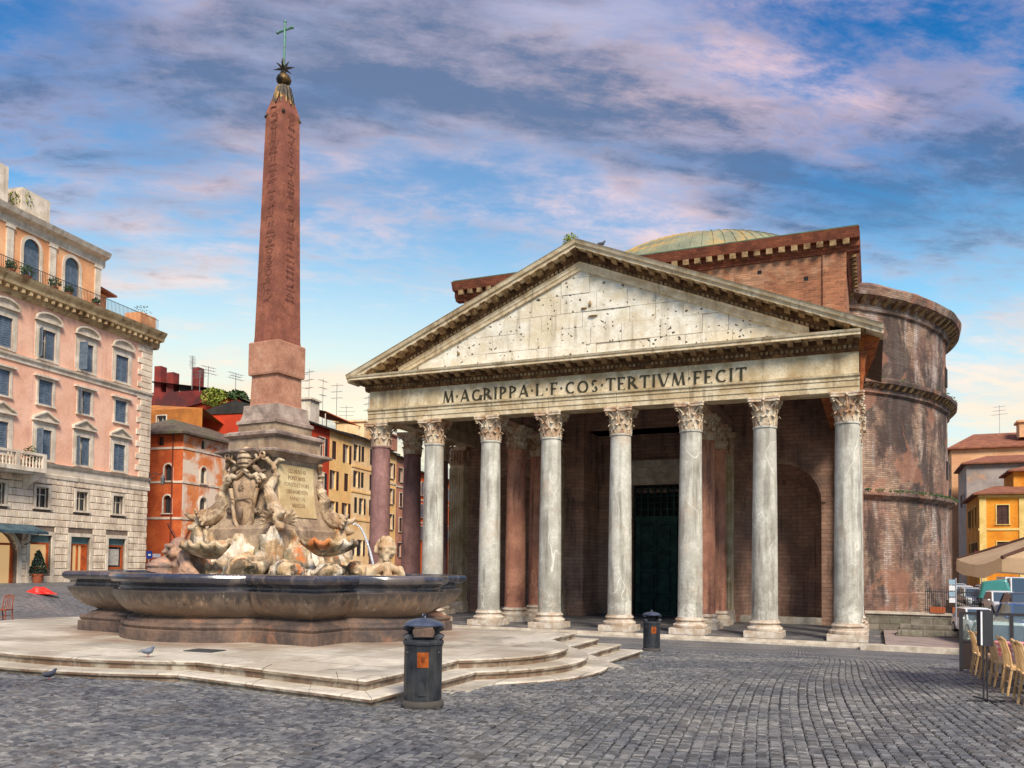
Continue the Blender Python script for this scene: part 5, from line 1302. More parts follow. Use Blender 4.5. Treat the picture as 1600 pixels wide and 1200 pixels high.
def leaves(b, c, r, n_, s, rg=random):
    for i in range(n_):
        while True:
            p = Vector((rg.uniform(-1, 1), rg.uniform(-1, 1), rg.uniform(-1, 1)))
            if p.length < 1 and p.length > .3: break
        q = Vector(c)+Vector((p.x*r[0], p.y*r[1], p.z*r[2])); a = Vector((rg.gauss(0, 1), rg.gauss(0, 1), rg.gauss(0, .7))).normalized()*s; d = a.orthogonal().normalized()*s*.5
        b.add([tuple(q-a), tuple(q+d), tuple(q+a), tuple(q-d)], [(0, 1, 2, 3)])
def pot_plant(name, label, cat, loc, r, h, m=None, pot=True, n_=160, s=.09, parent=None, potr=.22):
    t = thing(name, label, cat, loc)
    if parent: t.parent = parent
    z = 0
    if pot:
        b = MB(); b.lathe([(potr*.7, 0), (potr, potr*1.5), (potr*1.1, potr*1.5), (potr*1.1, potr*1.7), (potr*.9, potr*1.7)], 14); b.build('pot', terrac, t, smooth=40); z = potr*1.6
    b = MB(); b.tube([(0, 0, 0), (0.02, 0, z+h*.6)], [.03, .012], 6); b.build('stem', woodm, t)
    b = MB(); leaves(b, (0, 0, z+h*.5), (r, r, h*.55), n_, s); b.build('foliage', m or plantm, t)
    return t
# ================================================================== HOTEL
HX = radians(-82.3)
HO = thing('hotel_building', 'tall pink palazzo with white quoins, pedimented windows and a terrace storey', 'building', (-37., -1., 0), HX)
pink = mat('pink_stucco', S(240, 192, 166), S(226, 172, 144), rough=.9, scale=.5, bump=.1, patch=S(236, 190, 164), pscale=.3, pamt=.6, streak=S(190, 140, 120), samt=.6, sfreq=1.5, fine=.2)
orst = mat('loggia_orange_stucco', S(230, 170, 124), S(212, 146, 100), rough=.9, scale=.5, bump=.1, patch=S(238, 188, 142), pscale=.3, fine=.15)
rust = mat('rusticated_stone', S(236, 220, 198), S(214, 194, 170), rough=.9, scale=1.0, bump=.3, patch=S(158, 140, 122), pscale=.7, pamt=.5, streak=S(128, 112, 98), samt=.5)
jointm = mat('rustication_joint', S(128, 112, 100), S(104, 90, 80), rough=.95)
GB = 2.3
SXc = [3.65, 7.3, 10.85, 14.4, 17.95]
XE = 20.5
# upper wall
holes = []
for s_ in SXc: holes += [(s_-.62, s_+.62, 10.95, 13.0), (s_-.6, s_+.6, 14.72, 16.4), (s_-.67, s_+.67, 17.88, 19.9)]
b = MB(); facade(b, .35, XE, 10.7, 21.4, holes); b.quad((.35, 0, GB), (.35, -16, GB), (.35, -16, 21.4), (.35, 0, 21.4)); b.quad((XE, -16, GB), (XE, 0, GB), (XE, 0, 21.4), (XE, -16, 21.4)); b.quad((0, -16, GB), (XE, -16, GB), (XE, -16, 22.7), (0, -16, 22.7)); b.build('wall', pink, HO)
# ground floor wall behind the rustication
gh = []
for i, s_ in enumerate(SXc):
    gh.append((s_-.53, s_+.53, 7.62, 9.0))
    if i not in (3,): gh.append((s_-.92, s_+.92, 2.75 if i == 1 else 3.35, 5.7))
    else: gh.append((s_-1.7, s_+1.7, GB, 5.95, True))
b = MB(); facade(b, .35, XE, GB, 9.7, gh, rev=.4); b.build('ground_floor_wall', jointm, HO)
# rustication blocks (each course about 9 pixels high in the photograph): one joined part
b = MB(); z = GB+.1; row = 0; ch = .49
def clear(x0, x1, z0, z1):
    return not any(h[0]-.24 < x1 and h[1]+.24 > x0 and h[2]-.2 < z1 and h[3]+.26 > z0 for h in gh)
while z < 9.6:
    x = -.06+(.0 if row % 2 else -.45)
    while x < XE:
        L = .92; x0, x1 = max(x, .35), min(x+L, XE)
        # split against openings
        segs = [(x0, x1)]
        for h in gh:
            if h[2]-.2 < z+ch and h[3]+.26 > z:
                ns = []
                for a, c in segs:
                    if c <= h[0]-.24 or a >= h[1]+.24: ns.append((a, c)); continue
                    if a < h[0]-.24: ns.append((a, h[0]-.24))
                    if c > h[1]+.24: ns.append((h[1]+.24, c))
                segs = ns
        for a, c in segs:
            if c-a > .1: b.cbox(a+.02, c-.02, .0, .06+random.uniform(0, .012), z+.02, z+ch-.02, .025)
        x += L
    z += ch; row += 1
b.build('rusticated_blocks', rust, HO, kind='stuff')
# quoins
z = 10.72; row = 0
while z < 21.3:
    b = MB(); L = 1.55 if row % 2 else 1.15; b.cbox(.35, .35+L, .0, .07, z+.02, z+.46, .025); b.box(.28, .35, -L*.8, .06, z+.02, z+.46); b.build('quoin', rust, HO); z += .48; row += 1
# string courses and main cornice
for z0, prof in ((0, [(0, 9.7), (.12, 9.7), (.14, 9.95), (.10, 10.0), (.10, 10.45), (.22, 10.55), (.30, 10.7), (0, 10.7)]), (0, [(0, 17.15), (.08, 17.15), (.08, 17.38), (.2, 17.48), (.22, 17.62), (0, 17.62)])):
    b = MB(); b.sweep(prof, (.25, 0, 0), (XE, 0, 0), (0, 1, 0)); fixn(b.build('string_course', whitef, HO))
ocr = mat('ochre_cornice', S(216, 190, 146), S(182, 152, 110), rough=.9, scale=1.2, bump=.2, patch=S(120, 90, 60), pscale=1.)
b = MB(); b.sweep([(-.5, 21.4), (.06, 21.4), (.14, 21.55), (.2, 21.6), (.2, 21.95), (.62, 22.02), (.66, 22.25), (.85, 22.5), (.95, 22.7), (-.5, 22.7)], (-.35, 0, 0), (XE, 0, 0), (0, 1, 0)); fixn(b.build('cornice', ocr, HO))
b = MB(); b.sweep([(-.5, 21.4), (.06, 21.4), (.2, 21.6), (.2, 21.95), (.62, 22.02), (.66, 22.25), (.85, 22.5), (.95, 22.69), (-.5, 22.69)], (.45, -16, 0), (.45, -.02, 0), (-1, 0, 0)); fixn(b.build('flank_cornice', ocr, HO))
b = MB(); b.box(0, .22, .2, .56, -.30, 0); hb = b.mesh('cornice_bracket', ocr)
x = .3
while x < XE-1: inst(hb, 'cornice_bracket', HO, (x, 0, 22.02)); x += .62
b = MB(); b.box(-.1, XE, -15.9, .0, 22.3, 22.72); b.build('terrace_deck', whitef, HO)
# windows
for i, s_ in enumerate(SXc):
    shs = [('closed', 'half', 'half', 'closed', 'closed')[i], ('closed', 'half', 'closed', 'closed', 'half')[i], ('closed', 'half', 'half', 'closed', 'closed')[i]]
    window(HO, s_, 10.95, 1.24, 2.05, .22, 'tri', shs[0], shut_g); window(HO, s_, 14.72, 1.2, 1.68, .18, 'lintel', shs[1], shut_g); window(HO, s_, 17.88, 1.34, 2.02, .22, 'seg', shs[2], shut_g)
    window(HO, s_, 7.62, 1.06, 1.38, .2, 'none', 'bare', None, proud=.09)
# shops
orangew = mat('orange_varnished_wood', S(190, 92, 44), S(150, 66, 30), rough=.4, scale=3, bump=.1, spec=.5); teal = mat('teal_fascia', S(110, 142, 142), S(88, 118, 120), rough=.6)
warmg = bpy.data.materials.new('lit_shop_pane'); warmg.use_nodes = True; nb = warmg.node_tree.nodes['Principled BSDF']; nb.inputs['Base Color'].default_value = (.25, .18, .09, 1); nb.inputs['Roughness'].default_value = .1
nb.inputs['Emission Color'].default_value = (1, .62, .28, 1); nb.inputs['Emission Strength'].default_value = .18
for i in (0, 1, 2, 4):
    s_ = SXc[i]; z0 = 2.75 if i == 1 else 3.35
    b = MB(); b.box(s_-1.16, s_-.92, -.1, .10, GB, 5.96); b.box(s_+.92, s_+1.16, -.1, .10, GB, 5.96); b.box(s_-.92, s_+.92, -.1, .10, 5.7, 5.96); w_ = b.build('shop_window' if i != 1 else 'shop_door', whitef, HO)
    b = MB(); b.box(s_-.92, s_+.92, -.34, -.2, 5.2, 5.7); b.build('fascia', teal, w_)
    b = MB(); b.box(s_-.92, s_-.78, -.34, -.2, z0, 5.2); b.box(s_+.78, s_+.92, -.34, -.2, z0, 5.2); b.box(s_-.78, s_+.78, -.34, -.2, 5.06, 5.2); b.box(s_-.78, s_+.78, -.34, -.2, z0, z0+.16)
    if i == 1: b.box(s_-.06, s_+.06, -.34, -.2, z0, 5.1); b.box(s_-.78, s_-.4, -.33, -.25, z0, 5.06); b.box(s_+.4, s_+.78, -.33, -.25, z0, 5.06)
    b.build('wooden_frame', orangew, w_)
    b = MB(); b.quad((s_+.78, -.3, z0+.1), (s_-.78, -.3, z0+.1), (s_-.78, -.3, 5.1), (s_+.78, -.3, 5.1)); b.build('pane', warmg if i in (2, 1) else pane_d, w_)
    if i == 0: b = MB(); b.box(s_-.6, s_+.5, -.299, -.29, z0+.3, 4.9); b.build('curtain', curtain, w_)
# shop display: pale reclining sculpture in the window at bay 3
b = MB()
for p, r in (((0, 0, .18), (.42, .1, .16)), ((-.2, 0, .4), (.16, .1, .2)), ((.1, 0, .5), (.12, .09, .18)), ((.25, 0, .28), (.2, .1, .12)), ((0, 0, .75), (.07, .07, .1))): b.ball(p, r, 10, 7)
dsp = tag(b.build('display_sculpture', mat('pale_blue_plaster', S(176, 204, 204), S(140, 176, 178), rough=.5), None, smooth=60), 'pale blue sculpture displayed in the lit shop window of the pink palazzo', 'sculpture')
hm = Matrix.Translation((-37, -1, 0)) @ Matrix.Rotation(HX, 4, 'Z')
dsp.location = hm @ Vector((SXc[2], -.22, 3.55)); dsp.rotation_euler = (0, 0, HX)
# entrance with arch, doors and iron-and-glass canopy
s_ = SXc[3]
b = MB(); r = 1.7; pin = [(s_-r*cos(pi*q/16), 4.25+r*sin(pi*q/16)) for q in range(17)]; po = [(s_-(r+.3)*cos(pi*q/16), 4.25+(r+.3)*sin(pi*q/16)) for q in range(17)]
b.prism(pin+po[::-1], -.1, .10, 'y'); b.box(s_-2.0, s_-1.7, -.1, .10, GB, 4.25); b.box(s_+1.7, s_+2.0, -.1, .10, GB, 4.25); ent = fixn(b.build('entrance_arch', whitef, HO))
b = MB(); b.box(s_-1.7, s_+1.7, -.42, -.3, 4.95, 5.1); b.box(s_-1.7, s_-1.45, -.42, -.3, GB, 4.95); b.box(s_+1.45, s_+1.7, -.42, -.3, GB, 4.95); b.box(s_-.15, s_+.15, -.42, -.3, GB, 4.95); b.build('door_frame', orangew, ent)
b = MB(); b.quad((s_+1.69, -.39, GB), (s_-1.69, -.39, GB), (s_-1.69, -.39, 5.95), (s_+1.69, -.39, 5.95)); b.build('glass_door', warmg, ent)
b = MB(); b.add([(s_-2.6, .05, 6.35), (s_+2.6, .05, 6.35), (s_+2.7, 1.5, 5.85), (s_-2.7, 1.5, 5.85)], [(3, 2, 1, 0)]); b.box(s_-2.7, s_+2.7, 1.48, 1.54, 5.70, 5.88)
for q in range(13):
    xx = s_-2.6+5.2*q/12; b.tube([(xx, .05, 6.36), (xx*1.0, 1.5, 5.87)], .03, 4)
b.build('entrance_canopy', mat('blue_green_iron', S(92, 116, 126), S(66, 86, 98), rough=.5, metal=.4), HO)
for xx in (s_-2.2, s_+2.2):
    b = MB(); b.tube([(xx, .05, 5.0), (xx, .5, 5.15), (xx, .7, 5.5), (xx, 1.3, 5.75)], .03, 6); b.tube([(xx, .05, 5.4), (xx, .3, 5.6), (xx, .1, 5.8)], .025, 6); b.build('canopy_bracket', flat('black_iron', (.03, .03, .035), .5), HO)
# balcony over the entrance with balusters
b = MB(); b.box(11.75, XE, .0, 1.25, 9.85, 10.12); b.box(11.75, XE, .0, 1.1, 9.7, 9.848); bal = b.build('balcony', whitef, HO)
b = MB(); b.box(11.75, XE, 1.0, 1.22, 10.95, 11.12); b.box(11.75, 11.97, .05, .999, 10.95, 11.12); b.build('balcony_rail', whitef, bal)
bl = MB(); bl.lathe([(.05, 0), (.05, .08), (.03, .12), (.075, .3), (.03, .55), (.05, .72), (.05, .83)], 8); blm = bl.mesh('baluster', whitef, 40)
x = 12.25
while x < XE: inst(blm, 'baluster', bal, (x, 1.11, 10.121)); x += .26
for y in (.3, .55, .8): inst(blm, 'baluster', bal, (11.86, y, 10.121))
for xx in (11.76, 13.9, 16.0): b = MB(); b.box(xx, xx+.3, .98, 1.24, 10.121, 11.0); b.build('baluster_pier', whitef, bal)
for xx in (12.2, 16.6): b = MB(); b.prism([(.0, 9.69), (1.0, 9.69), (.85, 9.3), (.3, 9.0), (0, 8.6)], xx, xx+.35, 'x'); fixn(b.build('console', whitef, HO))
# terrace storey
LY = -1.1
lh = [(7.75-.68, 7.75+.68, 22.75, 26.25, True), (11.35-.68, 11.35+.68, 22.75, 26.25, True), (14.95-.68, 14.95+.68, 22.75, 26.25, True), (18.5-.68, 18.5+.68, 22.75, 26.25, True)]
lh[0] = (7.75-.68, 7.75+.68, 23.3, 26.25, True)
b = MB(); facade(b, 5.0, XE, 22.72, 26.8, lh, y=LY); b.quad((5.0, LY, 22.72), (5.0, -14, 22.72), (5.0, -14, 26.8), (5.0, LY, 26.8)); b.build('terrace_storey', orst, HO)
for i, h in enumerate(lh): window(HO, (h[0]+h[1])/2, h[2], 1.36, h[3]-h[2], .24, 'none', 'closed' if i < 2 else 'half', shut_g, y=LY, arched=True)
for xx in (5.0, 9.3, 12.9, 16.5):
    b = MB(); b.box(xx, xx+.55, LY, LY+.10, 22.72, 26.6); b.box(xx-.08, xx+.63, LY, LY+.16, 26.35, 26.6); b.build('pilaster', whitef, HO)
b = MB(); b.sweep([(-.3, 26.6), (.10, 26.6), (.12, 27.1), (.2, 27.15), (.55, 27.3), (.7, 27.65), (-.3, 27.65)], (4.6, LY, 0), (XE, LY, 0), (0, 1, 0)); fixn(b.build('terrace_cornice', whitef, HO))
b = MB(); b.box(4.5, XE, -13.9, LY+.1, 27.4, 27.7); b.build('roof', mat('tile_dark', S(150, 96, 70), S(120, 76, 58), rough=.9), HO)
b = MB(); b.box(10.0, 12.4, -4.5, -1.0, 27.7, 29.5); b.build('roof_hut', whitef, HO)
b = MB(); b.box(13.6, 17.5, -4.0, -.9, 27.7, 30.3); b.build('roof_hut', whitef, HO)
for xx, zz_ in ((6.2, .45), (8.6, .5), (9.6, .35)): b = MB(); b.box(xx, xx+.5, -2.2, -1.7, 27.7, 27.7+zz_); b.build('chimney', terrac, HO)
# little roof room beyond the terrace storey
b = MB(); facade(b, 2.6, 4.9, 22.72, 25.2, [(3.5, 4.5, 22.8, 24.6)], y=-2.6); b.quad((2.6, -2.6, 22.72), (2.6, -6, 22.72), (2.6, -6, 25.2), (2.6, -2.6, 25.2)); b.build('roof_room', orst, HO)
b = MB(); b.add([(2.1, -2.0, 25.15), (5.2, -2.0, 25.5), (5.2, -6, 25.8), (2.1, -6, 25.4), (2.1, -2.0, 25.3), (5.2, -2.0, 25.65), (5.2, -6, 25.95), (2.1, -6, 25.55)], [(0, 3, 2, 1), (4, 5, 6, 7), (0, 1, 5, 4), (1, 2, 6, 5), (2, 3, 7, 6), (3, 0, 4, 7)]); b.build('roof_room_roof', MATS['tile_dark'], HO)
window(HO, 4.0, 22.8, .98, 1.8, 0, 'none', 'closed', shut_g, y=-2.6)
b = MB(); b.box(.2, 2.0, -1.3, .2, 22.73, 23.9); b.build('planter_wall', orst, HO)
# terrace railing
irn = MATS['black_iron']; b = MB(); rail = MB()
rail.box(.3, XE, .52, .55, 23.62, 23.66); rail.box(.3, XE, .52, .55, 22.8, 22.83)
x = .35
while x < XE: rail.box(x, x+.018, .525, .545, 22.72, 23.62); x += .14
rail.build('terrace_railing', irn, HO, kind='stuff')
hl = lambda x, y, z: hm @ Vector((x, y, z))
for i, (xx, zz_, r) in enumerate(((9.0, 22.73, .35), (10.3, 22.73, .45), (12.6, 22.73, .5), (13.9, 22.73, .4), (6.4, 22.73, .3))):
    pot_plant('potted_shrub', ('small dark shrub in a terracotta pot on the palazzo terrace', 'round green shrub in a terracotta pot on the palazzo terrace', 'broad green shrub in a terracotta pot beside a terrace pilaster', 'dark leafy shrub in a terracotta pot by the end terrace window', 'low shrub in a pot by the last arched terrace window')[i], 'plant', hl(xx, -.1, zz_), r, r*1.6, potr=.25)
pot_plant('roof_plant', 'yellow green plant on the palazzo roof beside a white roof hut', 'plant', hl(11.9, -1.6, 27.7), .8, 1.6, plant2, n_=200, s=.12)
pot_plant('roof_plant', 'thin dry plant in the planter at the palazzo terrace corner', 'plant', hl(1.1, -.4, 23.7), .7, 1.0, plantm, pot=False, n_=60, s=.08)
pot_plant('balcony_plant', 'leafy pot plant on the stone balcony of the palazzo', 'plant', hl(12.6, .7, 10.12), .5, 1.1, plantm)
tp = thing('topiary', 'clipped conical shrub in a terracotta pot beside the palazzo entrance', 'plant', hl(11.75, .8, 2.45))
b = MB(); b.lathe([(.26, 0), (.36, .5), (.4, .5), (.4, .6), (.3, .6)], 14); b.build('pot', terrac, tp, smooth=40)
b = MB()
for i in range(700):
    t = random.random(); a = random.uniform(0, 2*pi); r = .5*(1-t)**.8+.03; leaves(b, (r*cos(a), r*sin(a), .65+1.5*t), (.06, .06, .06), 1, .09)
b.build('foliage', mat('dark_clipped_leaf', S(44, 62, 46), S(28, 42, 32), rough=.8, scale=8, bump=0), tp)
# street lamp on the corner, street signs
lp = thing('wall_lantern', 'black iron bracket lantern on the corner of the pink palazzo', 'lantern', hl(.35, .12, 10.9), HX)
b = MB(); b.tube([(0, 0, 0), (0, .5, .25), (0, .9, .1), (0, 1.3, .2)], .035, 6); b.tube([(0, 0, -.6), (0, 0, .3)], .05, 6); b.tube([(0, .1, -.3), (0, .5, -.1), (0, .7, .1)], .025, 6); b.build('bracket', irn, lp)
b = MB(); b.lathe([(.05, -.75), (.12, -.7), (.2, -.2), (.22, -.2), (.05, .05), (.03, .1)], 6, (0, 1.3, 0)); b.build('lamp', glass_mat('lantern_glass', (.1, .1, .1), .2), lp)
sg = thing('street_sign', 'blue square traffic sign on a thin post before the palazzo corner', 'sign', hl(1.2, 1.0, 2.45), HX)
b = MB(); b.tube([(0, 0, 0), (0, 0, 2.3)], .03, 6); b.build('post', flat('grey_post', (.3, .3, .32), .5), sg)
b = MB(); b.box(-.32, .32, .03, .05, 1.75, 2.35); b.build('panel', flat('blue_enamel', S(28, 62, 140), .4), sg)
b = MB(); b.box(-.15, .15, .052, .056, 1.98, 2.12); b.build('pictogram', flat('white_enamel', (.8, .8, .8), .4), sg)
b = MB(); b.box(-1.3, -.4, .03, .05, 1.85, 2.15); b.build('finger_panel', flat('grey_enamel', (.45, .45, .5), .4), sg)
# red plastic cover lying on the square, cafe chair at the left edge
q = atz(66, 922, 2.35); rc = MB()
NU, NV = 22, 26
for j in range(NV+1):
    t_ = j/NV; x_ = -.75+1.75*t_; hgt = .46*max(0, sin(pi*min(1, .12+t_*.95)))**1.2*(1-.55*t_)+.02; wid = .42*(1-.75*t_)+.05
    for i in range(NU):
        a_ = pi*i/(NU-1); f_ = 1+.28*mnoise.fractal(Vector((x_*3, a_*1.6, 2.)), 1., 2., 4)
        rc.v.append((x_, wid*cos(a_)*f_, hgt*sin(a_)*f_))
rc.f = [(j*NU+i, j*NU+i+1, (j+1)*NU+i+1, (j+1)*NU+i) for j in range(NV) for i in range(NU-1)]
rd = tag(rc.build('folded_cover', flat('red_plastic', S(226, 44, 30), .4), None, smooth=60), 'crumpled bright red plastic cover lying on the cobbles before the palazzo', 'cover'); rd.location = (q.x, q.y, gz(q.x, q.y)-.02); rd.rotation_euler = (0, 0, .25)
# ================================================================== HOUSES BEHIND, LEFT
RZ2 = radians(-7.7)
def hrow(name, label, P, rz, x0, x1, zb, zt, depth, wallm, cols, rows, ww, wh, shm, sh='flat', frame=.0, roofm_=None, eave=.5, left=True, right=True, band=None, fm_=None, style='none', extra_holes=(), arched=False, skip=()):
    """a house with its front along local +x facing +y"""
    t = thing(name, label, 'building', P, rz)
    holes = [(c-ww/2, c+ww/2, r, r+wh, arched) for c in cols for r in rows if (c, r) not in skip]+list(extra_holes)
    b = MB(); facade(b, x0, x1, zb, zt, holes)
    b.quad((x0, 0, zb), (x0, -depth, zb), (x0, -depth, zt), (x0, 0, zt)); b.quad((x1, -depth, zb), (x1, 0, zb), (x1, 0, zt), (x1, -depth, zt)); b.quad((x0, -depth, zb), (x1, -depth, zb), (x1, -depth, zt), (x0, -depth, zt))
    b.build('wall', wallm, t)
    for h in holes[:len(holes)-len(extra_holes)]:
        window(t, (h[0]+h[1])/2, h[2], ww, wh, frame, style, sh if random.random() < .75 else 'closed', shm, fm_=fm_, arched=arched)
    rm = roofm_ or MATS['tile_dark']
    b = MB(); rise = .22*depth/2+.3
    b.add([(x0-.1, eave, zt+.02), (x1+.1, eave, zt+.02), (x1+.1, -depth/2, zt+rise), (x0-.1, -depth/2, zt+rise), (x0-.1, -depth-.3, zt+.02), (x1+.1, -depth-.3, zt+.02)], [(0, 1, 2, 3), (3, 2, 5, 4), (0, 3, 4), (1, 5, 2)])
    b.add([(x0-.1, eave, zt-.16), (x1+.1, eave, zt-.16), (x1+.1, 0, zt-.02), (x0-.1, 0, zt-.02), (x0-.1, eave, zt+.02), (x1+.1, eave, zt+.02)], [(3, 2, 1, 0), (0, 1, 5, 4)])
    b.build('roof', rm, t)
    if band:
        for z in band:
            b = MB(); b.box(x0, x1, -.02, .07, z, z+.22); b.build('string_course', fm_ or whitef, t)
    return t
tiled = mat('grey_brown_tile', S(110, 98, 86), S(80, 70, 62), rough=.95, scale=2, bump=.5, bscale=6, patch=S(88, 96, 60), pscale=.5, pamt=.5)
dir2 = Vector((sin(RZ2), cos(RZ2), 0)); nr2 = Vector((cos(RZ2), -sin(RZ2), 0))
# local +x must be such that +y is the outward normal nr2: x = y cross z
rz_front = atan2(-dir2.y, -dir2.x)       # local x runs back along -dir, so s = -local x
def P_at(P, s): return P+dir2*s
# --- orange house with peeling plaster (two faces)
Po = Vector((-39.4, 4.76, 0))
peel = mat('peeling_orange_plaster', S(228, 146, 92), S(214, 122, 66), rough=.95, scale=.5, bump=.3, bscale=6, patch=S(226, 210, 190), pscale=.33, plo=.42, phi=.56, pamt=.95, streak=S(176, 124, 90), samt=.5, fine=.3)
orp = mat('orange_plaster', S(212, 112, 60), S(190, 92, 48), rough=.95, scale=.5, bump=.2, patch=S(160, 66, 36), pscale=.4, pamt=.6, streak=S(140, 62, 40), samt=.5)
t = thing('orange_house', 'orange plastered house with peeling white patches, arched windows and hipped tile roof', 'building', Po, rz_front)
hl_ = [(-2.95-.42, -2.95+.42, 11.2, 12.75, True), (-3.0-.5, -3.0+.5, 8.1, 9.95, True), (-2.9-.35, -2.9+.35, 14.4, 15.2), (-3.0-.38, -3.0+.38, 6.0, 7.1), (-8.0-.42, -8.0+.42, 11.2, 12.75, True), (-8.0-.5, -8.0+.5, 8.1, 9.95, True), (-8-.35, -8+.35, 14.4, 15.2)]
b = MB(); facade(b, -13, 0, 2.2, 15.5, hl_); b.build('wall_peeling', peel, t)
for h in hl_: window(t, (h[0]+h[1])/2, h[2], h[1]-h[0], h[3]-h[2], .14 if len(h) > 4 else 0, arched=len(h) > 4, sh='none', fm_=whitef)

hs_ = [(1.5-.4, 1.5+.4, 11.2, 12.7, True), (1.5-.4, 1.5+.4, 8.3, 9.9, True), (2.4-.32, 2.4+.32, 14.4, 15.2), (5-.4, 5+.4, 11.2, 12.7, True)]
b = MB(); facade(b, 0.0, 8, 2.2, 15.5, hs_); ws = b.build('wall_side', orp, t); ws.rotation_euler = (0, 0, -pi/2)
for h in hs_:
    wo = window(t, (h[0]+h[1])/2, h[2], h[1]-h[0], h[3]-h[2], .14 if len(h) > 4 else 0, arched=len(h) > 4, sh='none', fm_=whitef); wo.rotation_euler = (0, 0, -pi/2)
b = MB(); b.box(-13, .03, -8, .0, 15.5, 15.52)
b.add([(-13.2, .6, 15.55), (.7, .6, 15.55), (.7, -8.3, 15.55), (-13.2, -8.3, 15.55), (-9, -3.8, 17.4), (-3.2, -3.8, 17.4), (-13.2, .6, 15.35), (.7, .6, 15.35), (.7, -8.3, 15.35), (-13.2, -8.3, 15.35)], [(0, 1, 5, 4), (1, 2, 5), (2, 3, 4, 5), (3, 0, 4), (6, 7, 1, 0), (7, 8, 2, 1), (9, 8, 7, 6)]); b.build('roof', tiled, t)
for z in (14.05, 11.0, 7.75):
    b = MB(); b.box(-13, .06, .0, .07, z, z+.2); b.box(.0, .06, -8, -.001, z, z+.2); b.build('string_course', whitef, t)
b = MB(); b.tube([(.12, -1.0, 2.4), (.12, -1.0, 15.4)], .07, 6); b.build('drain_pipe', flat('rust_pipe', S(110, 50, 34)), t)
for yy, a in ((-.9, -1), (None, 1)):
    b = MB()
    if a < 0: b.tube([(.1, -1.3, 7.4), (.1, -.1, 5.6)], .08, 6)
    else: b.tube([(-.15, .1, 5.6), (-1.3, .1, 7.4)], .08, 6)
    b.build('raking_pipe', MATS['rust_pipe'], t)
# --- red house behind with roof garden
redp = mat('red_plaster', S(196, 70, 44), S(172, 54, 36), rough=.95, scale=.4, bump=.2, patch=S(206, 98, 66), pscale=.3, pamt=.5, streak=S(140, 56, 44), samt=.5)
Pr = Vector((-43.0, 17.7, 0))
t = thing('red_house', 'bright red plastered house with roof garden rising behind the orange house', 'building', Pr, rz_front)
b = MB(); facade(b, -7, 0, 2.2, 20.4, [(-2.6, -1.4, 16.9, 19.2)]); b.build('wall', orp, t); window(t, -2.0, 16.9, 1.2, 2.3, .12, sh='flat', shm=shut_d)
b = MB(); facade(b, 0, 9.5, 2.2, 20.2, [(6.0, 7.4, 15.2, 17.6)]); b.add([(0, 0, 20.2), (9.5, 0, 20.2), (6.5, 0, 20.9), (2.2, 0, 21.6)], [(0, 1, 2, 3)]); ws = b.build('wall_gable', redp, t); ws.rotation_euler = (0, 0, -pi/2)
wo = window(t, 6.7, 15.2, 1.4, 2.4, 0, sh='half', shm=shut_d); wo.rotation_euler = (0, 0, -pi/2)
b = MB(); b.add([(.3, .7, 20.5), (-7.2, .7, 20.5), (-7.2, -2.2, 21.75), (.3, -2.2, 21.75), (.3, -9.6, 20.3), (-7.2, -9.6, 20.3)], [(1, 0, 3, 2), (2, 3, 4, 5)]); b.build('roof', tiled, t)
Pd = Vector((-50, 20, 0))
t = thing('dark_red_house', 'weathered dark red house with chimneys rising beside the pink palazzo', 'building', Pd, rz_front)
dred = mat('dark_red_plaster', S(140, 56, 48), S(100, 44, 42), rough=.95, scale=.5, patch=S(70, 48, 48), pscale=.35, pamt=.7)
b = MB(); b.box(-8, 0, -9, 0, 2.2, 23.2); b.build('wall', dred, t)
b = MB(); b.add([(.3, .4, 23.2), (-8, .4, 23.2), (-8, -9.3, 24.6), (.3, -9.3, 24.6)], [(1, 0, 3, 2)]); b.build('roof', tiled, t)
for yy, h in ((-3.5, 1.6), (-6.8, 1.2), (-8.5, 2.0)): b = MB(); b.box(-1.2, -.2, yy, yy+.9, 23.2, 24.3+h); b.build('chimney', dred, t)
t = thing('ochre_house', 'ochre house front with a single green framed window beside the pink palazzo', 'building', Vector((-43.8, 11.5, 0)), rz_front)
och = mat('ochre_plaster', S(190, 122, 58), S(160, 98, 46), rough=.95, scale=.5, patch=S(120, 84, 52), pscale=.4, pamt=.6)
b = MB(); facade(b, 0, 9, 2.2, 19.2, [(4.2, 5.3, 17.0, 18.6)]); b.quad((0, 0, 19.2), (9, 0, 19.2), (9, -4, 20.6), (0, -4, 18.0)); ws = b.build('wall', och, t); ws.rotation_euler = (0, 0, -pi/2)
wo = window(t, 4.75, 17.0, 1.1, 1.6, .1, sh='bare'); wo.rotation_euler = (0, 0, -pi/2)
for i, (dx, dy, zz_, r) in enumerate(((-46.9, 16.3, 20.8, 1.5), (-45.2, 18.0, 21.3, 1.1), (-43.3, 20.5, 21.2, 1.0))):
    pot_plant('roof_shrub', ('bright green bush spilling over the roof edge of the red house', 'dark green bush in the middle of the red roof garden', 'small olive bush at the far end of the red roof garden')[i], 'shrub', (dx, dy, zz_-.4), r, r*1.3, (plant2, plantm, plantm)[i], pot=False, n_=420, s=.2)
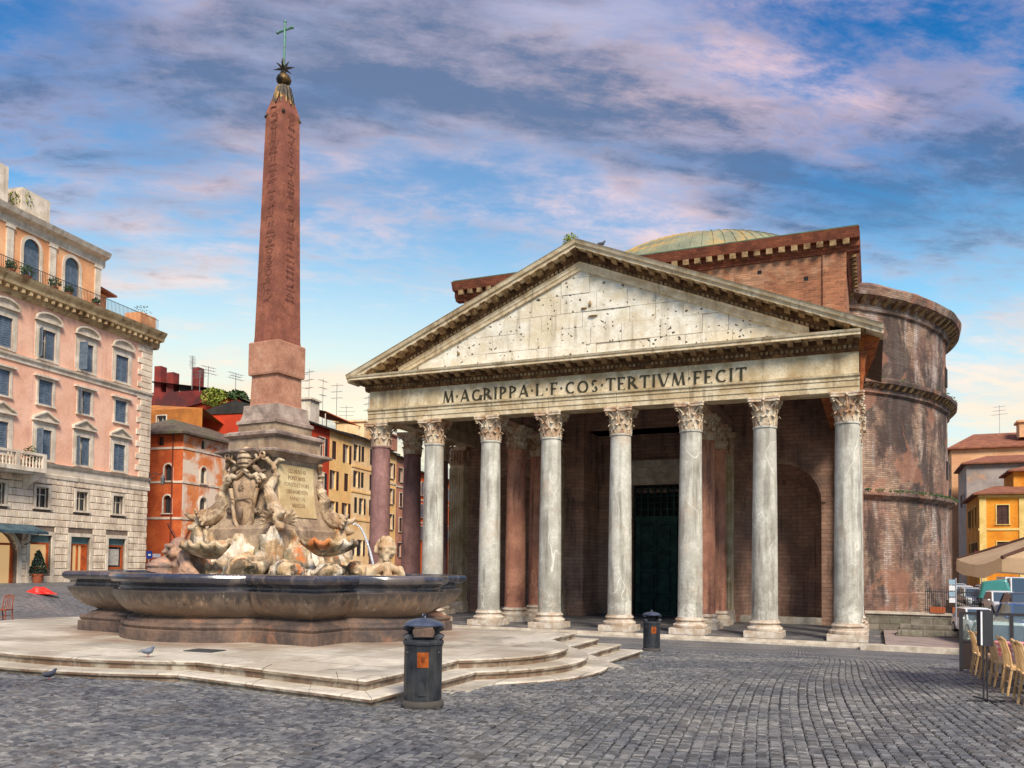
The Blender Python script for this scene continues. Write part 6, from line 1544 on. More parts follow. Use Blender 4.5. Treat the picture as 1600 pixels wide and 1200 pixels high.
# --- the terrace of houses that runs down beside the temple
P1 = Vector((-40.31, 32.68, 0))
yel = mat('yellow_plaster', S(252, 208, 142), S(244, 190, 120), rough=.95, scale=.4, patch=S(222, 190, 124), pscale=.3, pamt=.5, streak=S(176, 130, 76), samt=.35)
crm = mat('cream_plaster', S(252, 222, 174), S(244, 204, 150), rough=.95, scale=.4, patch=S(216, 160, 92), pscale=.3, pamt=.5, streak=S(170, 136, 92), samt=.35)
pnk = mat('dusty_pink_plaster', S(196, 138, 112), S(170, 116, 94), rough=.95, scale=.4, patch=S(160, 110, 92), pscale=.3, pamt=.5)
org2 = mat('bright_orange_plaster', S(226, 106, 44), S(206, 88, 36), rough=.95, scale=.4, patch=S(196, 84, 44), pscale=.3, pamt=.5)
rdp2 = mat('vermilion_plaster', S(206, 74, 42), S(184, 62, 36), rough=.95, scale=.4)
grn = mat('dark_eave', S(60, 58, 54), S(44, 44, 42), rough=.9)
hrow('terrace_house', 'vermilion terrace house next to the yellow one behind the fountain pedestal', P1, rz_front, 6.15, 17, 2.2, 19.2, 10, rdp2, [7.9, 11.5, 15], [15.8, 11.9, 8.0], 1.15, 2.15, shut_d, 'flat', .12, roofm_=grn)
hrow('terrace_house', 'yellow terrace house with tall brown shutters between the vermilion and cream houses', P1, rz_front, .65, 6.14, 2.2, 19.2, 10, yel, [5.0, 1.9], [15.9, 12.5, 9.0, 5.6], 1.05, 2.1, shut_b, 'flat', 0, roofm_=grn)
hrow('terrace_house', 'cream terrace house with paired dark shutters and string courses', P1, rz_front, -6.2, .64, 2.2, 19.4, 10, crm, [-.7, -2.4, -5.2], [16.5, 13.3, 10.1, 5.0], .85, 1.9, shut_d, 'flat', 0, roofm_=grn, band=[12.6, 15.6, 9.2], fm_=yel)
hrow('terrace_house', 'narrow pale yellow terrace house seen between the two pink granite columns', P1, rz_front, -12.6, -6.21, 2.2, 18.8, 10, yel, [-8.4, -11.0], [15.4, 12.0, 8.6, 5.0], 1.0, 2.0, shut_b, 'flat', .1, roofm_=grn, band=[14.6])
hrow('terrace_house', 'dusty pink terrace house seen beside the pink granite columns', P1, rz_front, -19.5, -12.61, 2.2, 18.6, 10, pnk, [-14.3, -17.5], [15.2, 11.8, 8.4, 5.0], 1.0, 1.9, shut_b, 'flat', .1, roofm_=grn, band=[14.4])
hrow('terrace_house', 'bright orange terrace house seen between the porch columns', P1, rz_front, -58, -19.51, 2.2, 17.4, 12, org2, [-22-3.2*i for i in range(11)], [14, 10.8, 7.6], 1.0, 1.9, shut_g, 'open', .1, roofm_=grn, band=[13.2, 9.9])
# roof terrace, aerials
t = thing('roof_terrace', 'orange canvas canopy over the roof terrace of the terrace houses', 'canopy', P_at(P1, -1.0)+Vector((0, 0, 19.4))-nr2*3, rz_front)
b = MB(); b.add([(-4, 2.4, 1.6), (5, 2.4, 1.9), (5, -2.5, 3.0), (-4, -2.5, 2.7), (-4, 2.4, 1.5), (5, 2.4, 1.8)], [(0, 1, 2, 3), (4, 5, 1, 0)]); b.build('canvas', org2, t)
for x_, y_ in ((-3.8, 2.2), (4.8, 2.2), (-3.8, -2.3), (4.8, -2.3)): b = MB(); b.tube([(x_, y_, -.4), (x_, y_, 1.7 if y_ > 0 else 2.9)], .06, 6); b.build('pole', whitef, t)
for i, (s0, w0, h0, m_) in enumerate(((7, 4, 2.4, crm), (-7.5, 2.0, 2.6, whitef), (13, 5, 2.0, pnk))):
    b = MB(); b.box(-w0/2, w0/2, -2, 2, 0, h0); b.box(-w0/2-.2, w0/2+.2, -2.2, 2.2, h0, h0+.2)
    o = tag(b.build('roof_cabin', m_, None), ('cream roof cabin above the cream terrace house', 'white roof cabin above the vermilion terrace house', 'pinkish roof cabin above the narrow yellow terrace house')[i], 'cabin'); o.location = P_at(P1, s0)-nr2*3.2+Vector((0, 0, 19.6)); o.rotation_euler = (0, 0, rz_front)
aer_m = flat('aerial_metal', (.35, .34, .33), .5, .6)
rg = random.Random(2)
def aerial(loc, h, arms, label):
    t = thing('aerial', label, 'aerial', loc, rg.uniform(0, 3), 'television aerials on the roofs')
    b = MB(); b.tube([(0, 0, 0), (0, 0, h)], .035, 5); b.build('mast', aer_m, t)
    for i in range(arms):
        z = h*(.95-.13*i); L = rg.uniform(.5, 1.1); b = MB(); b.tube([(-L, 0, z), (L, 0, z)], .02, 4)
        for q in range(6): xx = -L+2*L*q/5; b.tube([(xx, -.3, z), (xx, .3, z)], .014, 4)
        b.build('crossarm', aer_m, t)
for s0, h in ((-9, 3.6), (-7.2, 5.6), (-4.5, 6.2), (-.5, 7.5), (1.2, 6.0), (2.4, 7.0), (5.5, 4.0), (11, 6.5)):
    aerial(P_at(P1, s0)-nr2*rg.uniform(3, 6)+Vector((0, 0, 20.2)), h, 3, 'thin metal television aerial on the roofs of the terrace houses')
for q, h in ((atd(300, 600, 90), 3.6), (atd(312, 604, 90), 2.4), (atd(325, 600, 92), 2.6), (atd(368, 605, 92), 2.2)):
    aerial((q.x, q.y, q.z-.6), h, 3, 'thin metal television aerial on the red house roof')
# ================================================================== STREET AT THE RIGHT
def face_house(name, label, x0, x1, Y, zb, zt, depth, wm, cols, rows, ww, wh, shm, roofz=1.2, fm_=None, band=None, rm=None, side_cols=()):
    """front faces -Y (towards the square); left side wall faces the street (-X)"""
    t = thing(name, label, 'building', (x1, Y, 0), pi)       # local +x = -X, +y = -Y
    W = x1-x0
    holes = [(W-(c-x0)-ww/2, W-(c-x0)+ww/2, r, r+wh) for c in cols for r in rows]
    b = MB(); facade(b, 0, W, zb, zt, holes); b.quad((0, 0, zb), (0, -depth, zb), (0, -depth, zt), (0, 0, zt)); b.build('wall', wm, t)
    for h in holes: window(t, (h[0]+h[1])/2, h[2], ww, wh, .12, 'none', 'flat' if random.random() < .4 else 'closed', shm, fm_=fm_)
    sh = [(c-ww/2, c+ww/2, r, r+wh) for c in side_cols for r in rows]
    b = MB(); facade(b, -depth, 0, zb, zt, [(h[0]-depth, h[1]-depth, h[2], h[3]) for h in sh])
    o = b.build('wall_side', wm, t); o.rotation_euler = (0, 0, -pi/2); o.location = (W, -depth, 0)
    # facade u=-depth..0 turned -90: +y -> +x, +x -> -y ; shift so that it spans 0..-depth
    o.location = (W, -depth, 0)
    for h in sh:
        wo = window(t, (h[0]+h[1])/2-depth, h[2], ww, wh, .12, 'none', 'flat' if random.random() < .5 else 'closed', shm, fm_=fm_); wo.rotation_euler = (0, 0, -pi/2); wo.location = (W, -depth, 0)
    b = MB(); b.add([(-.5, .6, zt), (W+.6, .6, zt), (W+.6, -depth, zt), (-.5, -depth, zt), (-.5, -depth/2, zt+roofz), (W*.8, -depth/2, zt+roofz), (-.5, .6, zt-.2), (W+.6, .6, zt-.2), (W+.6, -depth, zt-.2), (-.5, -depth, zt-.2)],
        [(0, 1, 5, 4), (1, 2, 5), (2, 3, 4, 5), (6, 7, 1, 0), (7, 8, 2, 1), (9, 8, 7, 6)]); fixn(b.build('roof', rm or MATS['tile_dark'], t))
    for z in band or ():
        b = MB(); b.box(0, W+.06, .0, .08, z, z+.25); b.build('string_course', fm_ or whitef, t)
    return t
amber = mat('amber_plaster', S(232, 152, 46), S(212, 128, 36), rough=.95, scale=.4, patch=S(222, 168, 84), pscale=.4, pamt=.4)
peach = mat('peach_plaster', S(232, 186, 140), S(212, 160, 116), rough=.95, scale=.4, patch=S(206, 150, 110), pscale=.3, pamt=.4)
greyp = mat('bare_grey_plaster', S(176, 164, 156), S(150, 138, 130), rough=.95, scale=.5, patch=S(190, 150, 120), pscale=.3)
rosep = mat('rose_plaster', S(222, 158, 134), S(196, 128, 108), rough=.95, scale=.4)
ybr = mat('pale_yellow_trim', S(238, 206, 130), S(214, 180, 104), rough=.9)
face_house('street_house', 'amber painted house with pale yellow trim at the bend of the side street', 28.2, 40, 58, .6, 13.0, 14, amber, [30.6, 34.2, 37.6], [9.4, 5.2], 1.2, 2.2, shut_b, 1.4, ybr, [8.7, 12.5], side_cols=(3, 6.5, 10))
for xx in (28.25, 32.2, 35.8):
    b = MB(); b.box(40-xx-.7, 40-xx, .0, .09, .6, 12.4); b.build('pilaster_strip', ybr, bpy.data.objects['street_house'])
face_house('street_house', 'upper amber attic house with red doors behind the amber house', 32.5, 44, 64, .6, 16.2, 8, amber, [36.5], [13.6], 1.4, 2.0, flat('red_paint', S(180, 40, 30)), 1.0, ybr)
face_house('street_house', 'tall bare grey plastered house wall above the amber house', 28.6, 44, 76, .6, 18.6, 12, greyp, [31.5], [13], 1.1, 1.8, shut_b, 1.6, side_cols=(3, 7))
face_house('street_house', 'tall peach house with a sloping tiled roof at the back of the side street', 27.9, 46, 90, .6, 22.5, 14, peach, [33.5, 37, 41], [18.4, 14.5], 1.2, 2.0, shut_g, 3.0, side_cols=(3, 6.5, 10))
face_house('street_house', 'rose coloured house far down the side street', 30.2, 44, 106, .6, 18, 18, rosep, [32], [13, 9], 1.2, 2.2, shut_b, 1.5, side_cols=(3, 7, 11, 15))
face_house('street_house', 'pale cream house closing the view of the side street', 25.0, 36, 150, .6, 20, 12, crm, [27.5, 30.5, 33.5], [14.5, 10.5, 6.5], 1.3, 2.3, shut_b, 1.5)
face_house('street_house', 'amber house far along the street beyond the drum', 26.4, 30, 134, .6, 14, 10, amber, [28], [10, 6], 1.2, 2.2, shut_b, 1.5)
aerial((34.5, 92, 24.5), 4.5, 3, 'thin metal television aerial on the tall peach house roof')
b = MB(); b.box(-1.5, 1.5, -1.5, 1.5, 0, 2.2); b.box(-1.8, 1.8, -1.8, 1.8, 2.2, 2.5); o = tag(b.build('roof_tower', peach, None), 'peach roof tower on the tall house of the side street', 'tower'); o.location = (38.5, 93, 24.0)
pot_plant('roof_shrub', 'yellow green shrubs growing on a roof end down the side street', 'shrub', (31.0, 107.5, 18.4), 1.6, 2.4, plant2, pot=False, n_=260, s=.25)
# far houses beyond, so the street closes
# ---- sunken area beside the temple: retaining walls, parapet, fence, planks
walls = mat('old_parapet_stone', S(150, 142, 128), S(116, 108, 96), rough=.95, scale=1.5, bump=.5, patch=S(96, 96, 76), pscale=.8, pamt=.6, brick=('x', 1.2, .42, S(80, 74, 66), .5))
pave = mat('pinkish_paving', S(176, 158, 150), S(148, 132, 126), rough=.8, scale=1., brick=('x', 1.5, 1.5, S(110, 98, 92), .4))
b = MB(); b.box(17.65, 22.3, -2.3, 24, -.5, .02); o = tag(b.build('pavement', pave, None), kind='structure')
b = MB(); b.box(16.4, 22.4, -3.0, -2.31, -.5, .03); o = tag(b.build('kerb', stepm, None), kind='structure')
t = thing('parapet', 'low old stone parapet wall before the foot of the brick drum', 'wall', (0, 0, 0))
for i in range(5):
    b = MB(); x0 = 16.6+i*1.35; b.box(x0, x0+1.33, 10.0, 10.45, -.4, 1.05+.03*(i % 2)); b.build('parapet_block', walls, t)
b = MB(); b.box(16.5, 23.4, 9.9, 10.55, 1.09, 1.25); b.build('coping', stepm, t)
t = thing('stone_stair', 'worn grey stone steps descending beside the temple flank', 'steps', (0, 0, 0))
for i in range(4):
    b = MB(); b.box(18.2+.12*i, 22.2, 4.4+i*.45, 6.8, -.45+.28*i, -.18+.28*i); b.build('step', walls, t)
t = thing('iron_fence', 'tall iron fence on the parapet before the brick drum', 'fence', (0, 0, 0))
b = MB(); b.box(20.2, 23.3, 10.2, 10.24, 2.6, 2.66); b.build('rail', irn, t); b = MB(); b.box(20.2, 23.3, 10.2, 10.24, 1.4, 1.46); b.build('rail', irn, t)
barm = MB(); barm.tube([(0, 0, 1.25), (0, 0, 2.85)], .02, 5); barme = barm.mesh('bar', irn)
for i in range(26): inst(barme, 'bar', t, (20.2+i*.124, 10.22, 0))
for i, x0 in enumerate((20.9, 22.2)):
    b = MB()
    for q in range(5): b.box(-.44+q*.18, -.28+q*.18, -.02, .02, 0, .40)
    b.box(-.46, .46, .021, .05, .1, .2); b.box(-.46, .46, .021, .05, .28, .36)
    o = tag(b.build('barrier_board', flat('orange_barrier', S(170, 88, 44), .7), None), ('orange slatted barrier board by the fence nearer the temple porch', 'orange slatted barrier board by the fence nearer the street')[i], 'barrier'); o.location = (x0, 9.86, 1.26)
# retaining edge of the street above the sunken area
b = MB(); b.box(22.35, 22.75, -7.0, 24.0, -.5, 1.75); tag(b.build('retaining_wall', walls, None), 'low retaining wall between the street and the sunken strip by the temple', 'wall')
# ---- parked and moving cars
tyre = flat('tyre_rubber', (.02, .02, .022), .8); rimm = flat('alloy_rim', (.5, .5, .52), .35, .8); cgl = glass_mat('car_glass', (.03, .06, .09), .04); hlm = flat('headlamp', (.75, .78, .8), .15); trim = flat('car_trim', (.03, .03, .03), .5); platew = flat('number_plate', (.75, .75, .72), .4)
def paint(name, c): return mat(name, c, tuple(v*.94 for v in c), rough=.25, scale=2, bump=.0, spec=.6, coat=.6, fine=.05)
def car(label, loc, rz, pm, L=4.2, W=1.72, H=1.46, van=False, group='cars in the side street', hatch=True):
    t = thing('car', label, 'van' if van else 'car', loc, rz, group)     # faces +x ... length along x
    # body: stacked outline sections
    hb = .78*H/1.46 if not van else .95
    def sec(y):
        k = abs(y)/(W/2)
        return None
    xs = [-L/2, -L/2+.05, -L/2+.25, -L*.30, 0, L*.28, L/2-.35, L/2-.1, L/2]
    top = [.62, .80, hb+.08, hb+.10, hb+.08, hb+.02, hb-.10, hb-.22, .48] if not van else [.7, 1.0, 1.1, 1.1, 1.1, 1.08, 1.0, .85, .55]
    wy = [.80, .90, .97, 1, 1, .99, .95, .86, .74]
    b = MB(); N = 8; ring = []
    for x, tz, w_ in zip(xs, top, wy):
        hw = W/2*w_; zb = .20
        ring.append([(x, -hw*.94, zb), (x, -hw, .42), (x, -hw*.99, tz*.80), (x, -hw*.86, tz), (x, hw*.86, tz), (x, hw*.99, tz*.80), (x, hw, .42), (x, hw*.94, zb)])
    vs = [p for r in ring for p in r]; fs = [(i*N+k, i*N+(k+1) % N, (i+1)*N+(k+1) % N, (i+1)*N+k) for i in range(len(xs)-1) for k in range(N)]
    fs += [tuple(range(N)), tuple(reversed(range((len(xs)-1)*N, len(xs)*N)))]
    b.add(vs, fs); fixn(b.build('body', pm, t, smooth=50))
    # cabin: glass lower, painted roof
    zt = H; zc = hb+.06 if not van else 1.08
    if van: gx0, gx1, rx0, rx1 = -L/2+.1, L*.36, -L/2+.12, L*.22
    else: gx0, gx1, rx0, rx1 = -L*.46 if hatch else -L*.36, L*.24, -L*.36 if hatch else -L*.24, L*.06
    w0, w1 = W/2*.86, W/2*.70
    b = MB(); b.add([(gx0, -w0, zc-.05), (gx1, -w0, zc-.05), (gx1, w0, zc-.05), (gx0, w0, zc-.05), (rx0, -w1, zt-.07), (rx1, -w1, zt-.07), (rx1, w1, zt-.07), (rx0, w1, zt-.07)], [(0, 1, 5, 4), (1, 2, 6, 5), (2, 3, 7, 6), (3, 0, 4, 7)]); b.build('windows', cgl, t)
    b = MB(); b.add([(rx0-.02, -w1-.02, zt-.075), (rx1+.02, -w1-.02, zt-.075), (rx1+.02, w1+.02, zt-.075), (rx0-.02, w1+.02, zt-.075), (rx0+.15, -w1*.85, zt), (rx1-.12, -w1*.85, zt), (rx1-.12, w1*.85, zt), (rx0+.15, w1*.85, zt)], [(0, 1, 5, 4), (1, 2, 6, 5), (2, 3, 7, 6), (3, 0, 4, 7), (4, 5, 6, 7)]); b.build('roof', pm, t, smooth=60)
    for sx_, sy_, ex, ey in ((gx1, w0, rx1, w1), (gx1, -w0, rx1, -w1), (gx0, w0, rx0, w1), (gx0, -w0, rx0, -w1)):
        b = MB(); b.tube([(sx_, sy_, zc-.05), (ex, ey, zt-.07)], .05, 5); b.build('pillar', pm, t)
    if van:
        b = MB(); b.box(-L/2+.05, L*.05, -W/2*.9, W/2*.9, 1.0, H); b.build('cargo_body', pm, t)
    for x in (-L*.31, L*.31):
        for s_ in (-1, 1):
            b = MB(); b.lathe([(.30, -.1), (.31, -.08), (.31, .08), (.30, .1)], 18); me = b.build('wheel', tyre, t, smooth=40); me.rotation_euler = (pi/2, 0, 0); me.location = (x, s_*(W/2-.09), .31)
            b = MB(); b.lathe([(.19, -.104), (.19, .104)], 14); b.build('rim', rimm, me, smooth=30)
    for s_ in (-1, 1):
        b = MB(); b.ball((L/2-.12, s_*W*.34, .62), (.12, .19, .10), 10, 7); b.build('headlight', hlm, t, smooth=60)
        b = MB(); b.ball((gx1-.2, s_*(W/2+.06), zc+.05), (.07, .1, .07), 8, 6); b.build('mirror', pm, t, smooth=60)
    b = MB(); b.box(L/2-.06, L/2+.012, -.42, .42, .34, .5); b.box(L/2-.08, L/2+.006, -.6, .6, .22, .32); b.build('grille', trim, t)
    b = MB(); b.box(L/2+.013, L/2+.022, -.25, .25, .37, .47); b.build('number_plate', platew, t)
    return t
wht = paint('white_paint', (.72, .73, .74)); slv = paint('silver_paint', (.42, .45, .47)); blk = paint('dark_paint', (.04, .045, .055)); tealp = paint('teal_tarpaulin', S(48, 122, 116)); pgr = paint('pale_green_paint', (.50, .58, .52))
fr = -pi/2
def at_street(px, depth): q = atd(px, 960, depth); return (q.x, q.y, gz(q.x, q.y))
car('pale mint green car behind the glass screen of the cafe terrace', at_street(1568, 31), fr+.12, pgr)
car('white car with a dark grille beside the pale mint green car', at_street(1526, 47), fr+.18, wht)
car('white taxi with a roof light in the middle of the side street', at_street(1566, 54), fr+.08, wht)
car('silver car parked nearest the low wall by the drum', at_street(1520, 64), fr+.1, slv)
car('white hatchback parked along the drum behind the silver car', at_street(1506, 72), fr+.1, wht)
car('silver hatchback last in the row parked along the drum', at_street(1497, 84), fr+.1, slv)
car('pale blue car waiting behind the white taxi', at_street(1543, 76), fr+.1, paint('pale_blue_paint', (.36, .46, .56)))
car('dark car partly hidden behind the teal covered van', at_street(1597, 50), fr+.1, blk)
car('dark blue car beside the pale mint green car at the cafe', at_street(1603, 36), fr+.1, paint('dark_blue_paint', (.05, .09, .2)))
car('white van with a teal green tarpaulin load in the side street', at_street(1590, 66), fr+.1, wht, 5.2, 2.0, 2.3, True)
q = at_street(1580, 62); t = thing('tarpaulin', 'teal green tarpaulin cover bulging over the load beside the white van', 'tarpaulin', (q[0]-1.0, q[1]-.6, q[2]))
b = MB(); b.add([(-1.3, -.9, .75), (1.0, -.9, .75), (1.0, 1.2, .75), (-1.3, 1.2, .75), (-1.0, -.7, 1.95), (.6, -.8, 2.2), (.6, 1.0, 2.2), (-.9, 1.0, 1.95)], [(0, 1, 5, 4), (1, 2, 6, 5), (2, 3, 7, 6), (3, 0, 4, 7), (4, 5, 6, 7)]); o = b.build('canvas', tealp, t, smooth=20); bvm = o.modifiers.new('bevel', 'BEVEL'); bvm.width = .18; bvm.segments = 3
b = MB(); b.box(-1.25, .95, -.85, 1.15, .45, .74); b.build('tray', trim, t)
for x_, y_ in ((-1.0, -.7), (.7, -.7), (-1.0, 1.0), (.7, 1.0)):
    b = MB(); b.lathe([(.30, -.1), (.31, -.08), (.31, .08), (.30, .1)], 16); me = b.build('wheel', tyre, t, smooth=40); me.rotation_euler = (0, pi/2, 0); me.location = (x_, y_, .31)
q = at_street(1534, 75); t = thing('traffic_sign', 'red rectangular sign on a post above the parked cars', 'sign', (q[0], q[1], q[2]))
b = MB(); b.tube([(0, 0, 0), (0, 0, 4.6)], .05, 6); b.build('post', MATS['grey_post'], t); b = MB(); b.box(-.5, .9, -.06, -.02, 3.7, 4.5); b.build('panel', flat('red_enamel', S(210, 30, 24), .4), t)
# sign boards by the drum end of the cafe
q = aty(1497, 985, -1.5); gzq = 1.3
t = thing('sign_post', 'narrow post hung with pale blue and white signs at the street corner', 'sign', tuple(atd(1494, 985, 44).xy)+(1.15,))
b = MB(); b.tube([(0, 0, 0), (0, 0, 2.5)], .045, 6); b.build('post', MATS['grey_post'], t)
for i in range(4): b = MB(); b.box(-.32, -.04, -.06, -.02, 1.2+i*.32, 1.46+i*.32); b.build('sign_panel', flat('pale_blue_enamel', S(150, 176, 190), .5) if i % 2 else MATS['white_enamel'], t)
# ================================================================== CAFE TERRACE
cane = mat('honey_beech_wood', S(214, 178, 128), S(188, 148, 98), rough=.5, scale=5, bump=.1, bscale=30)
def cafe_chair(loc, rz, label, m=cane):
    t = thing('cafe_chair', label, 'chair', loc, rz, 'wooden chairs of the cafe terrace')     # faces +x
    b = MB(); b.box(-.21, .21, -.21, .21, .43, .47); b.build('seat', m, t)
    for y_ in (-.18, .18):
        b = MB(); b.tube([(.18, y_, 0), (.18, y_, .43)], .02, 6); b.build('leg', m, t)
        b = MB(); b.tube([(-.26, y_, 0), (-.19, y_, .45), (-.22, y_*.98, .7), (-.29, y_*.9, .94)], [.02, .022, .02, .018], 6); b.build('leg', m, t)
    b = MB(); b.tube([(-.29, -.17, .92), (-.31, 0, .955), (-.29, .17, .92)], .026, 6); bk = b.build('backrest', m, t)
    for y_ in (-.09, -.03, .03, .09):
        b = MB(); b.tube([(-.2, y_, .5), (-.23, y_, .7), (-.3, y_*.95, .94)], .011, 5); b.build('slat', m, bk)
    b = MB(); b.tube([(.18, -.18, .2), (.18, .18, .2)], .012, 5); b.build('stretcher', m, t); b = MB(); b.tube([(-.22, -.18, .22), (-.22, .18, .22)], .012, 5); b.build('stretcher', m, t)
    return t
clothr = bpy.data.materials.new('red_check_cloth'); clothr.use_nodes = True; n = NT(clothr.node_tree); bs = n.nodes['Principled BSDF']; g = n.new('ShaderNodeNewGeometry')
x, y, z = n.sep(g.outputs['Position'])
ck = lambda a: n.math('GREATER_THAN', n.math('FRACT', n.math('MULTIPLY', a, 9.)), .5)
cs = n.math('MULTIPLY', n.math('ADD', n.math('ADD', ck(x), ck(y)), ck(z)), .4)
n.set(bs.inputs['Base Color'], n.mix(cs, (.8, .76, .74), (.62, .10, .12))); bs.inputs['Roughness'].default_value = .9
clothw = mat('white_linen', S(226, 222, 216), S(200, 194, 188), rough=.9, scale=4, bump=.1)
def cafe_table(loc, rz, i):
    t = thing('cafe_table', 'square cafe table under two cloths, the one '+('beside the glass screen', 'second from the glass screen', 'third from the glass screen', 'fourth from the glass screen', 'farthest from the glass screen')[i], 'table', loc, rz, 'tables of the cafe terrace')
    b = MB(); b.box(-.36, .36, -.36, .36, .70, .73); b.build('top', cane, t); b = MB(); b.tube([(0, 0, 0), (0, 0, .7)], .035, 8); b.box(-.25, .25, -.03, .03, 0, .03); b.box(-.03, .03, -.25, .25, .031, .06); b.build('pedestal', irn, t)
    for nm, mm, half, drop, tw, zt in (('tablecloth', clothw, .375, .66, 0, .734), ('top_cloth', clothr, .40, .26, pi/4, .74)):
        b = MB(); N = 48
        def o_(k, ext):
            a = 2*pi*k/N; c, s_ = cos(a+tw), sin(a+tw); r = half/max(abs(cos(a)), abs(sin(a))); return r
        ring0 = []; ring1 = []
        for k in range(N):
            a = 2*pi*k/N; r = min(half/max(abs(cos(a)), abs(sin(a))), half*1.3); hang = drop*(1+.45*abs(cos(2*(a-tw)+pi)) if nm == 'top_cloth' else 1); wob = .03*sin(k*1.9)+.02*sin(k*.7+1)
            ring0.append((r*cos(a), r*sin(a), zt)); ring1.append(((r+.03+wob)*cos(a), (r+.03+wob)*sin(a), zt-hang))
        b.add(ring0+ring1, [tuple(range(N))]+[(k, N+k, N+(k+1) % N, (k+1) % N) for k in range(N)])
        o = tag(b.build(nm, mm, None, smooth=60), (('white linen cloth', 'red and white checked cloth')[nm == 'top_cloth'])+' on the cafe table '+('beside the glass screen', 'second from the glass screen', 'third from the glass screen', 'fourth from the glass screen', 'farthest from the glass screen')[i], 'tablecloth'); o.location = loc; o.rotation_euler = (0, 0, rz)
NAMES = ('beside the glass screen', 'second from the glass screen', 'third from the glass screen', 'fourth from the glass screen', 'farthest from the glass screen')
for i, y_ in enumerate((-29.75, -31.35, -33.0, -34.7, -36.4)):
    x_ = 20.0; cafe_table((x_, y_, gz(x_, y_)), .08, i)
    for dx, dy, rz, wd in ((-.62, -.30, .1, 'beech chair at the open end of the cafe table '), (-.60, .34, -.05, 'beech chair at the screen end of the cafe table '), (.62, .05, pi, 'beech chair facing the square at the cafe table ')):
        cafe_chair((x_+dx, y_+dy, gz(x_+dx, y_+dy)), rz+random.uniform(-.12, .12), wd+NAMES[i])
t = thing('glass_screen', 'dark framed glass wind screen at the end of the cafe terrace', 'screen', (19.0, -28.7, 0))
zg_ = gz(20, -28.7)
scg = bpy.data.materials.new('screen_glass'); scg.use_nodes = True; nb = scg.node_tree.nodes['Principled BSDF']; nb.inputs['Base Color'].default_value = (.75, .85, .82, 1); nb.inputs['Roughness'].default_value = .03; nb.inputs['Transmission Weight'].default_value = .93; nb.inputs['IOR'].default_value = 1.1
for i in range(4):
    x0 = i*1.05
    b = MB(); b.box(x0-.04, x0+.04, -.04, .04, zg_-.1, zg_+1.42); b.build('post', irn, t)
    if i < 3:
        b = MB(); b.box(x0+.041, x0+1.009, -.03, .03, zg_+1.36, zg_+1.42); b.build('rail', irn, t); b = MB(); b.box(x0+.041, x0+1.009, -.03, .03, zg_+.70, zg_+.76); b.build('rail', irn, t)
        b = MB(); b.box(x0+.041, x0+1.009, -.006, .006, zg_+.761, zg_+1.359); b.build('pane', scg, t)
        b = MB(); b.box(x0+.041, x0+1.009, -.015, .015, zg_+.05, zg_+.699); b.build('kick_panel', flat('dark_brown_panel', S(52, 40, 38), .6), t)
mx, my = 18.67, -36.55; zg_ = gz(mx, my)
t = thing('menu_stand', 'black menu stand on a thin double post with a flat cross base', 'stand', (mx, my, zg_), .45)
b = MB(); b.tube([(-.03, 0, .02), (-.03, 0, .95)], .012, 6); b.build('post', irn, t); b = MB(); b.tube([(.03, 0, .02), (.03, 0, .95)], .012, 6); b.build('post', irn, t)
b = MB(); b.box(-.30, .30, -.02, .02, 0, .022); b.build('foot', irn, t); b = MB(); b.box(-.02, .02, -.30, .30, .023, .045); b.build('foot', irn, t)
b = MB(); b.box(-.10, .10, -.05, .05, .86, 1.42); bx_ = b.build('case', irn, t); b = MB(); b.box(-.10, -.075, -.056, -.051, .88, 1.4); b.build('white_edge_strip', MATS['white_enamel'], bx_)  # narrow white strip down one edge of the case
# big square parasol
t = thing('parasol', 'large beige canvas parasol with brown seams and a hanging valance over the cafe', 'parasol', (21.85, -33.6, gz(21.6, -33.6)), .12)
canv = mat('beige_canvas', S(222, 196, 160), S(200, 172, 136), rough=.9, scale=2, bump=.08); 
_n = NT(canv.node_tree); _o = [q for q in _n.nodes if q.type == 'OUTPUT_MATERIAL'][0]; _b = _n.nodes['Principled BSDF']
_t = _n.new('ShaderNodeBsdfTranslucent'); _t.inputs['Color'].default_value = (.85, .66, .44, 1); _m = _n.new('ShaderNodeMixShader'); _m.inputs[0].default_value = .5
_n.links.new(_b.outputs[0], _m.inputs[1]); _n.links.new(_t.outputs[0], _m.inputs[2]); _n.links.new(_m.outputs[0], _o.inputs['Surface'])
brs = flat('brown_seam', S(84, 56, 44), .9)
zg_ = gz(21.6, -33.6); H0 = 4.28-zg_; HA = 5.75-zg_; hs2 = 3.05
ctr = [(-hs2, -hs2*.55), (hs2, -hs2*.55), (hs2, hs2*.55), (-hs2, hs2*.55)]
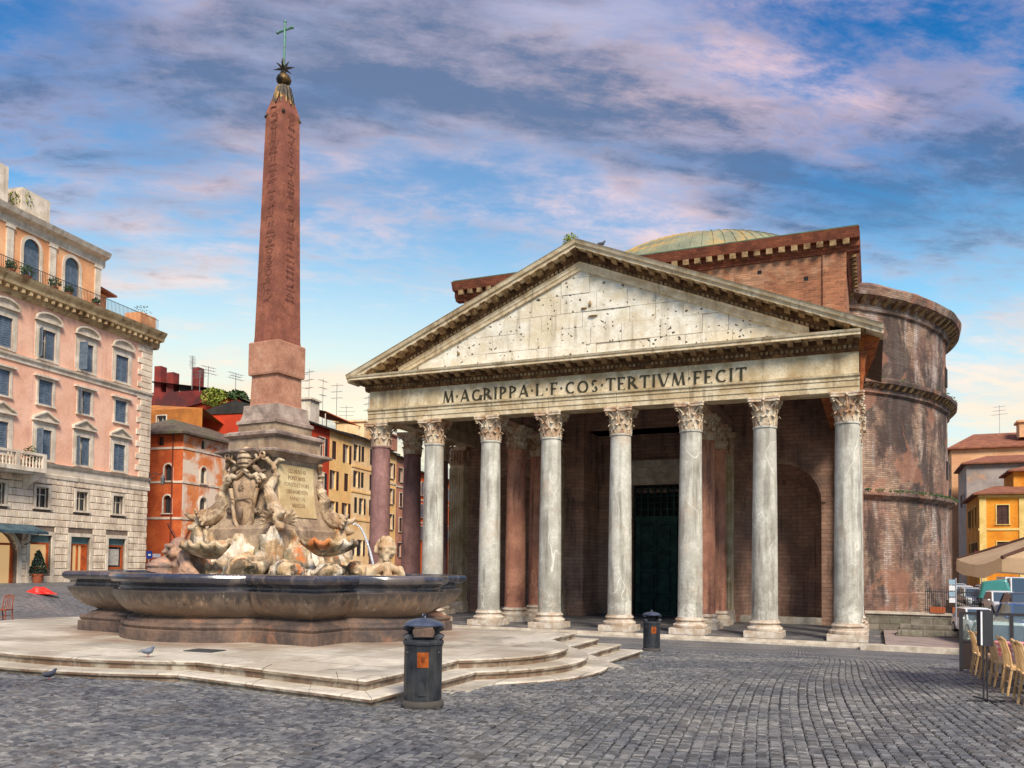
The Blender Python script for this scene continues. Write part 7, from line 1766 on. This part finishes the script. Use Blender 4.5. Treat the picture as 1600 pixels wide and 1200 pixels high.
for k in range(4):
    p, q = ctr[k], ctr[(k+1) % 4]; b = MB(); NN = 6; vs = []
    for i in range(NN+1):
        t_ = i/NN
        for j in range(NN+1):
            s_ = j/NN; ex, ey = p[0]+(q[0]-p[0])*s_, p[1]+(q[1]-p[1])*s_
            sag = -.20*sin(pi*s_)*t_*.6-.14*sin(pi*t_)
            vs.append((ex*t_, ey*t_, HA+(H0-HA)*t_+sag))
    fs = [(i*(NN+1)+j, (i+1)*(NN+1)+j, (i+1)*(NN+1)+j+1, i*(NN+1)+j+1) for i in range(NN) for j in range(NN)]
    b.add(vs, fs); pn = b.build('canopy_panel', canv, t, smooth=60)
    b = MB(); ed = [vs[NN*(NN+1)+j] for j in range(NN+1)]
    b.add(ed+[(x_, y_, z_-.24-.02*sin(j*2.)) for j, (x_, y_, z_) in enumerate(ed)], [(j, j+1, NN+2+j, NN+1+j) for j in range(NN)]); b.build('valance', canv, t, smooth=60)
    b = MB(); b.tube([(0, 0, HA-.02), (p[0]*.5, p[1]*.5, (HA+H0)/2-.16), (p[0], p[1], H0-.01)], .035, 5); b.build('rib', brs, t)
    b = MB(); b.tube([(0, 0, HA-.9), ((p[0]+q[0])*.25, (p[1]+q[1])*.25, (HA+H0)/2-.22)], .025, 5); b.build('strut', brs, t)
b = MB(); b.tube([(0, 0, 0), (0, 0, HA)], .05, 8); b.build('pole', brs, t); b = MB(); b.box(-.4, .4, -.4, .4, 0, .1); b.build('base', stepm, t)
# white lamp head at the frame edge hanging from the parasol
# cafe chair alone by the palazzo
qz = atz(6, 952, 2.25); cafe_chair((qz.x, qz.y, gz(qz.x, qz.y)), -1.2, 'reddish brown cafe chair standing alone before the pink palazzo', mat('red_brown_wood', S(150, 76, 44), S(120, 58, 34), rough=.5, scale=5)); bpy.context.view_layer.update()
# weeds: shrub on the pediment peak, tufts on the drum courses
pot_plant('roof_weed', 'yellow green weed tuft growing on the peak of the pediment', 'weed', (AX-.6, FY-.2, AZ-.2), .55, .9, plant2, pot=False, n_=220, s=.10)
wm = MB(); rg = random.Random(4)
for i in range(70):
    a = rg.uniform(-1.0, .3); r = RR+.5; leaves(wm, (RC[0]+r*cos(a), RC[1]+r*sin(a), 10.75), (.25, .25, .12), 14, .10, rg)
for i in range(14):
    a = rg.uniform(-1.0, .3); leaves(wm, (RC[0]+(RR+.6)*cos(a), RC[1]+(RR+.6)*sin(a), 20.2), (.25, .25, .15), 12, .10, rg)
tag(wm.build('ledge_weeds', plantm, None), kind='stuff')
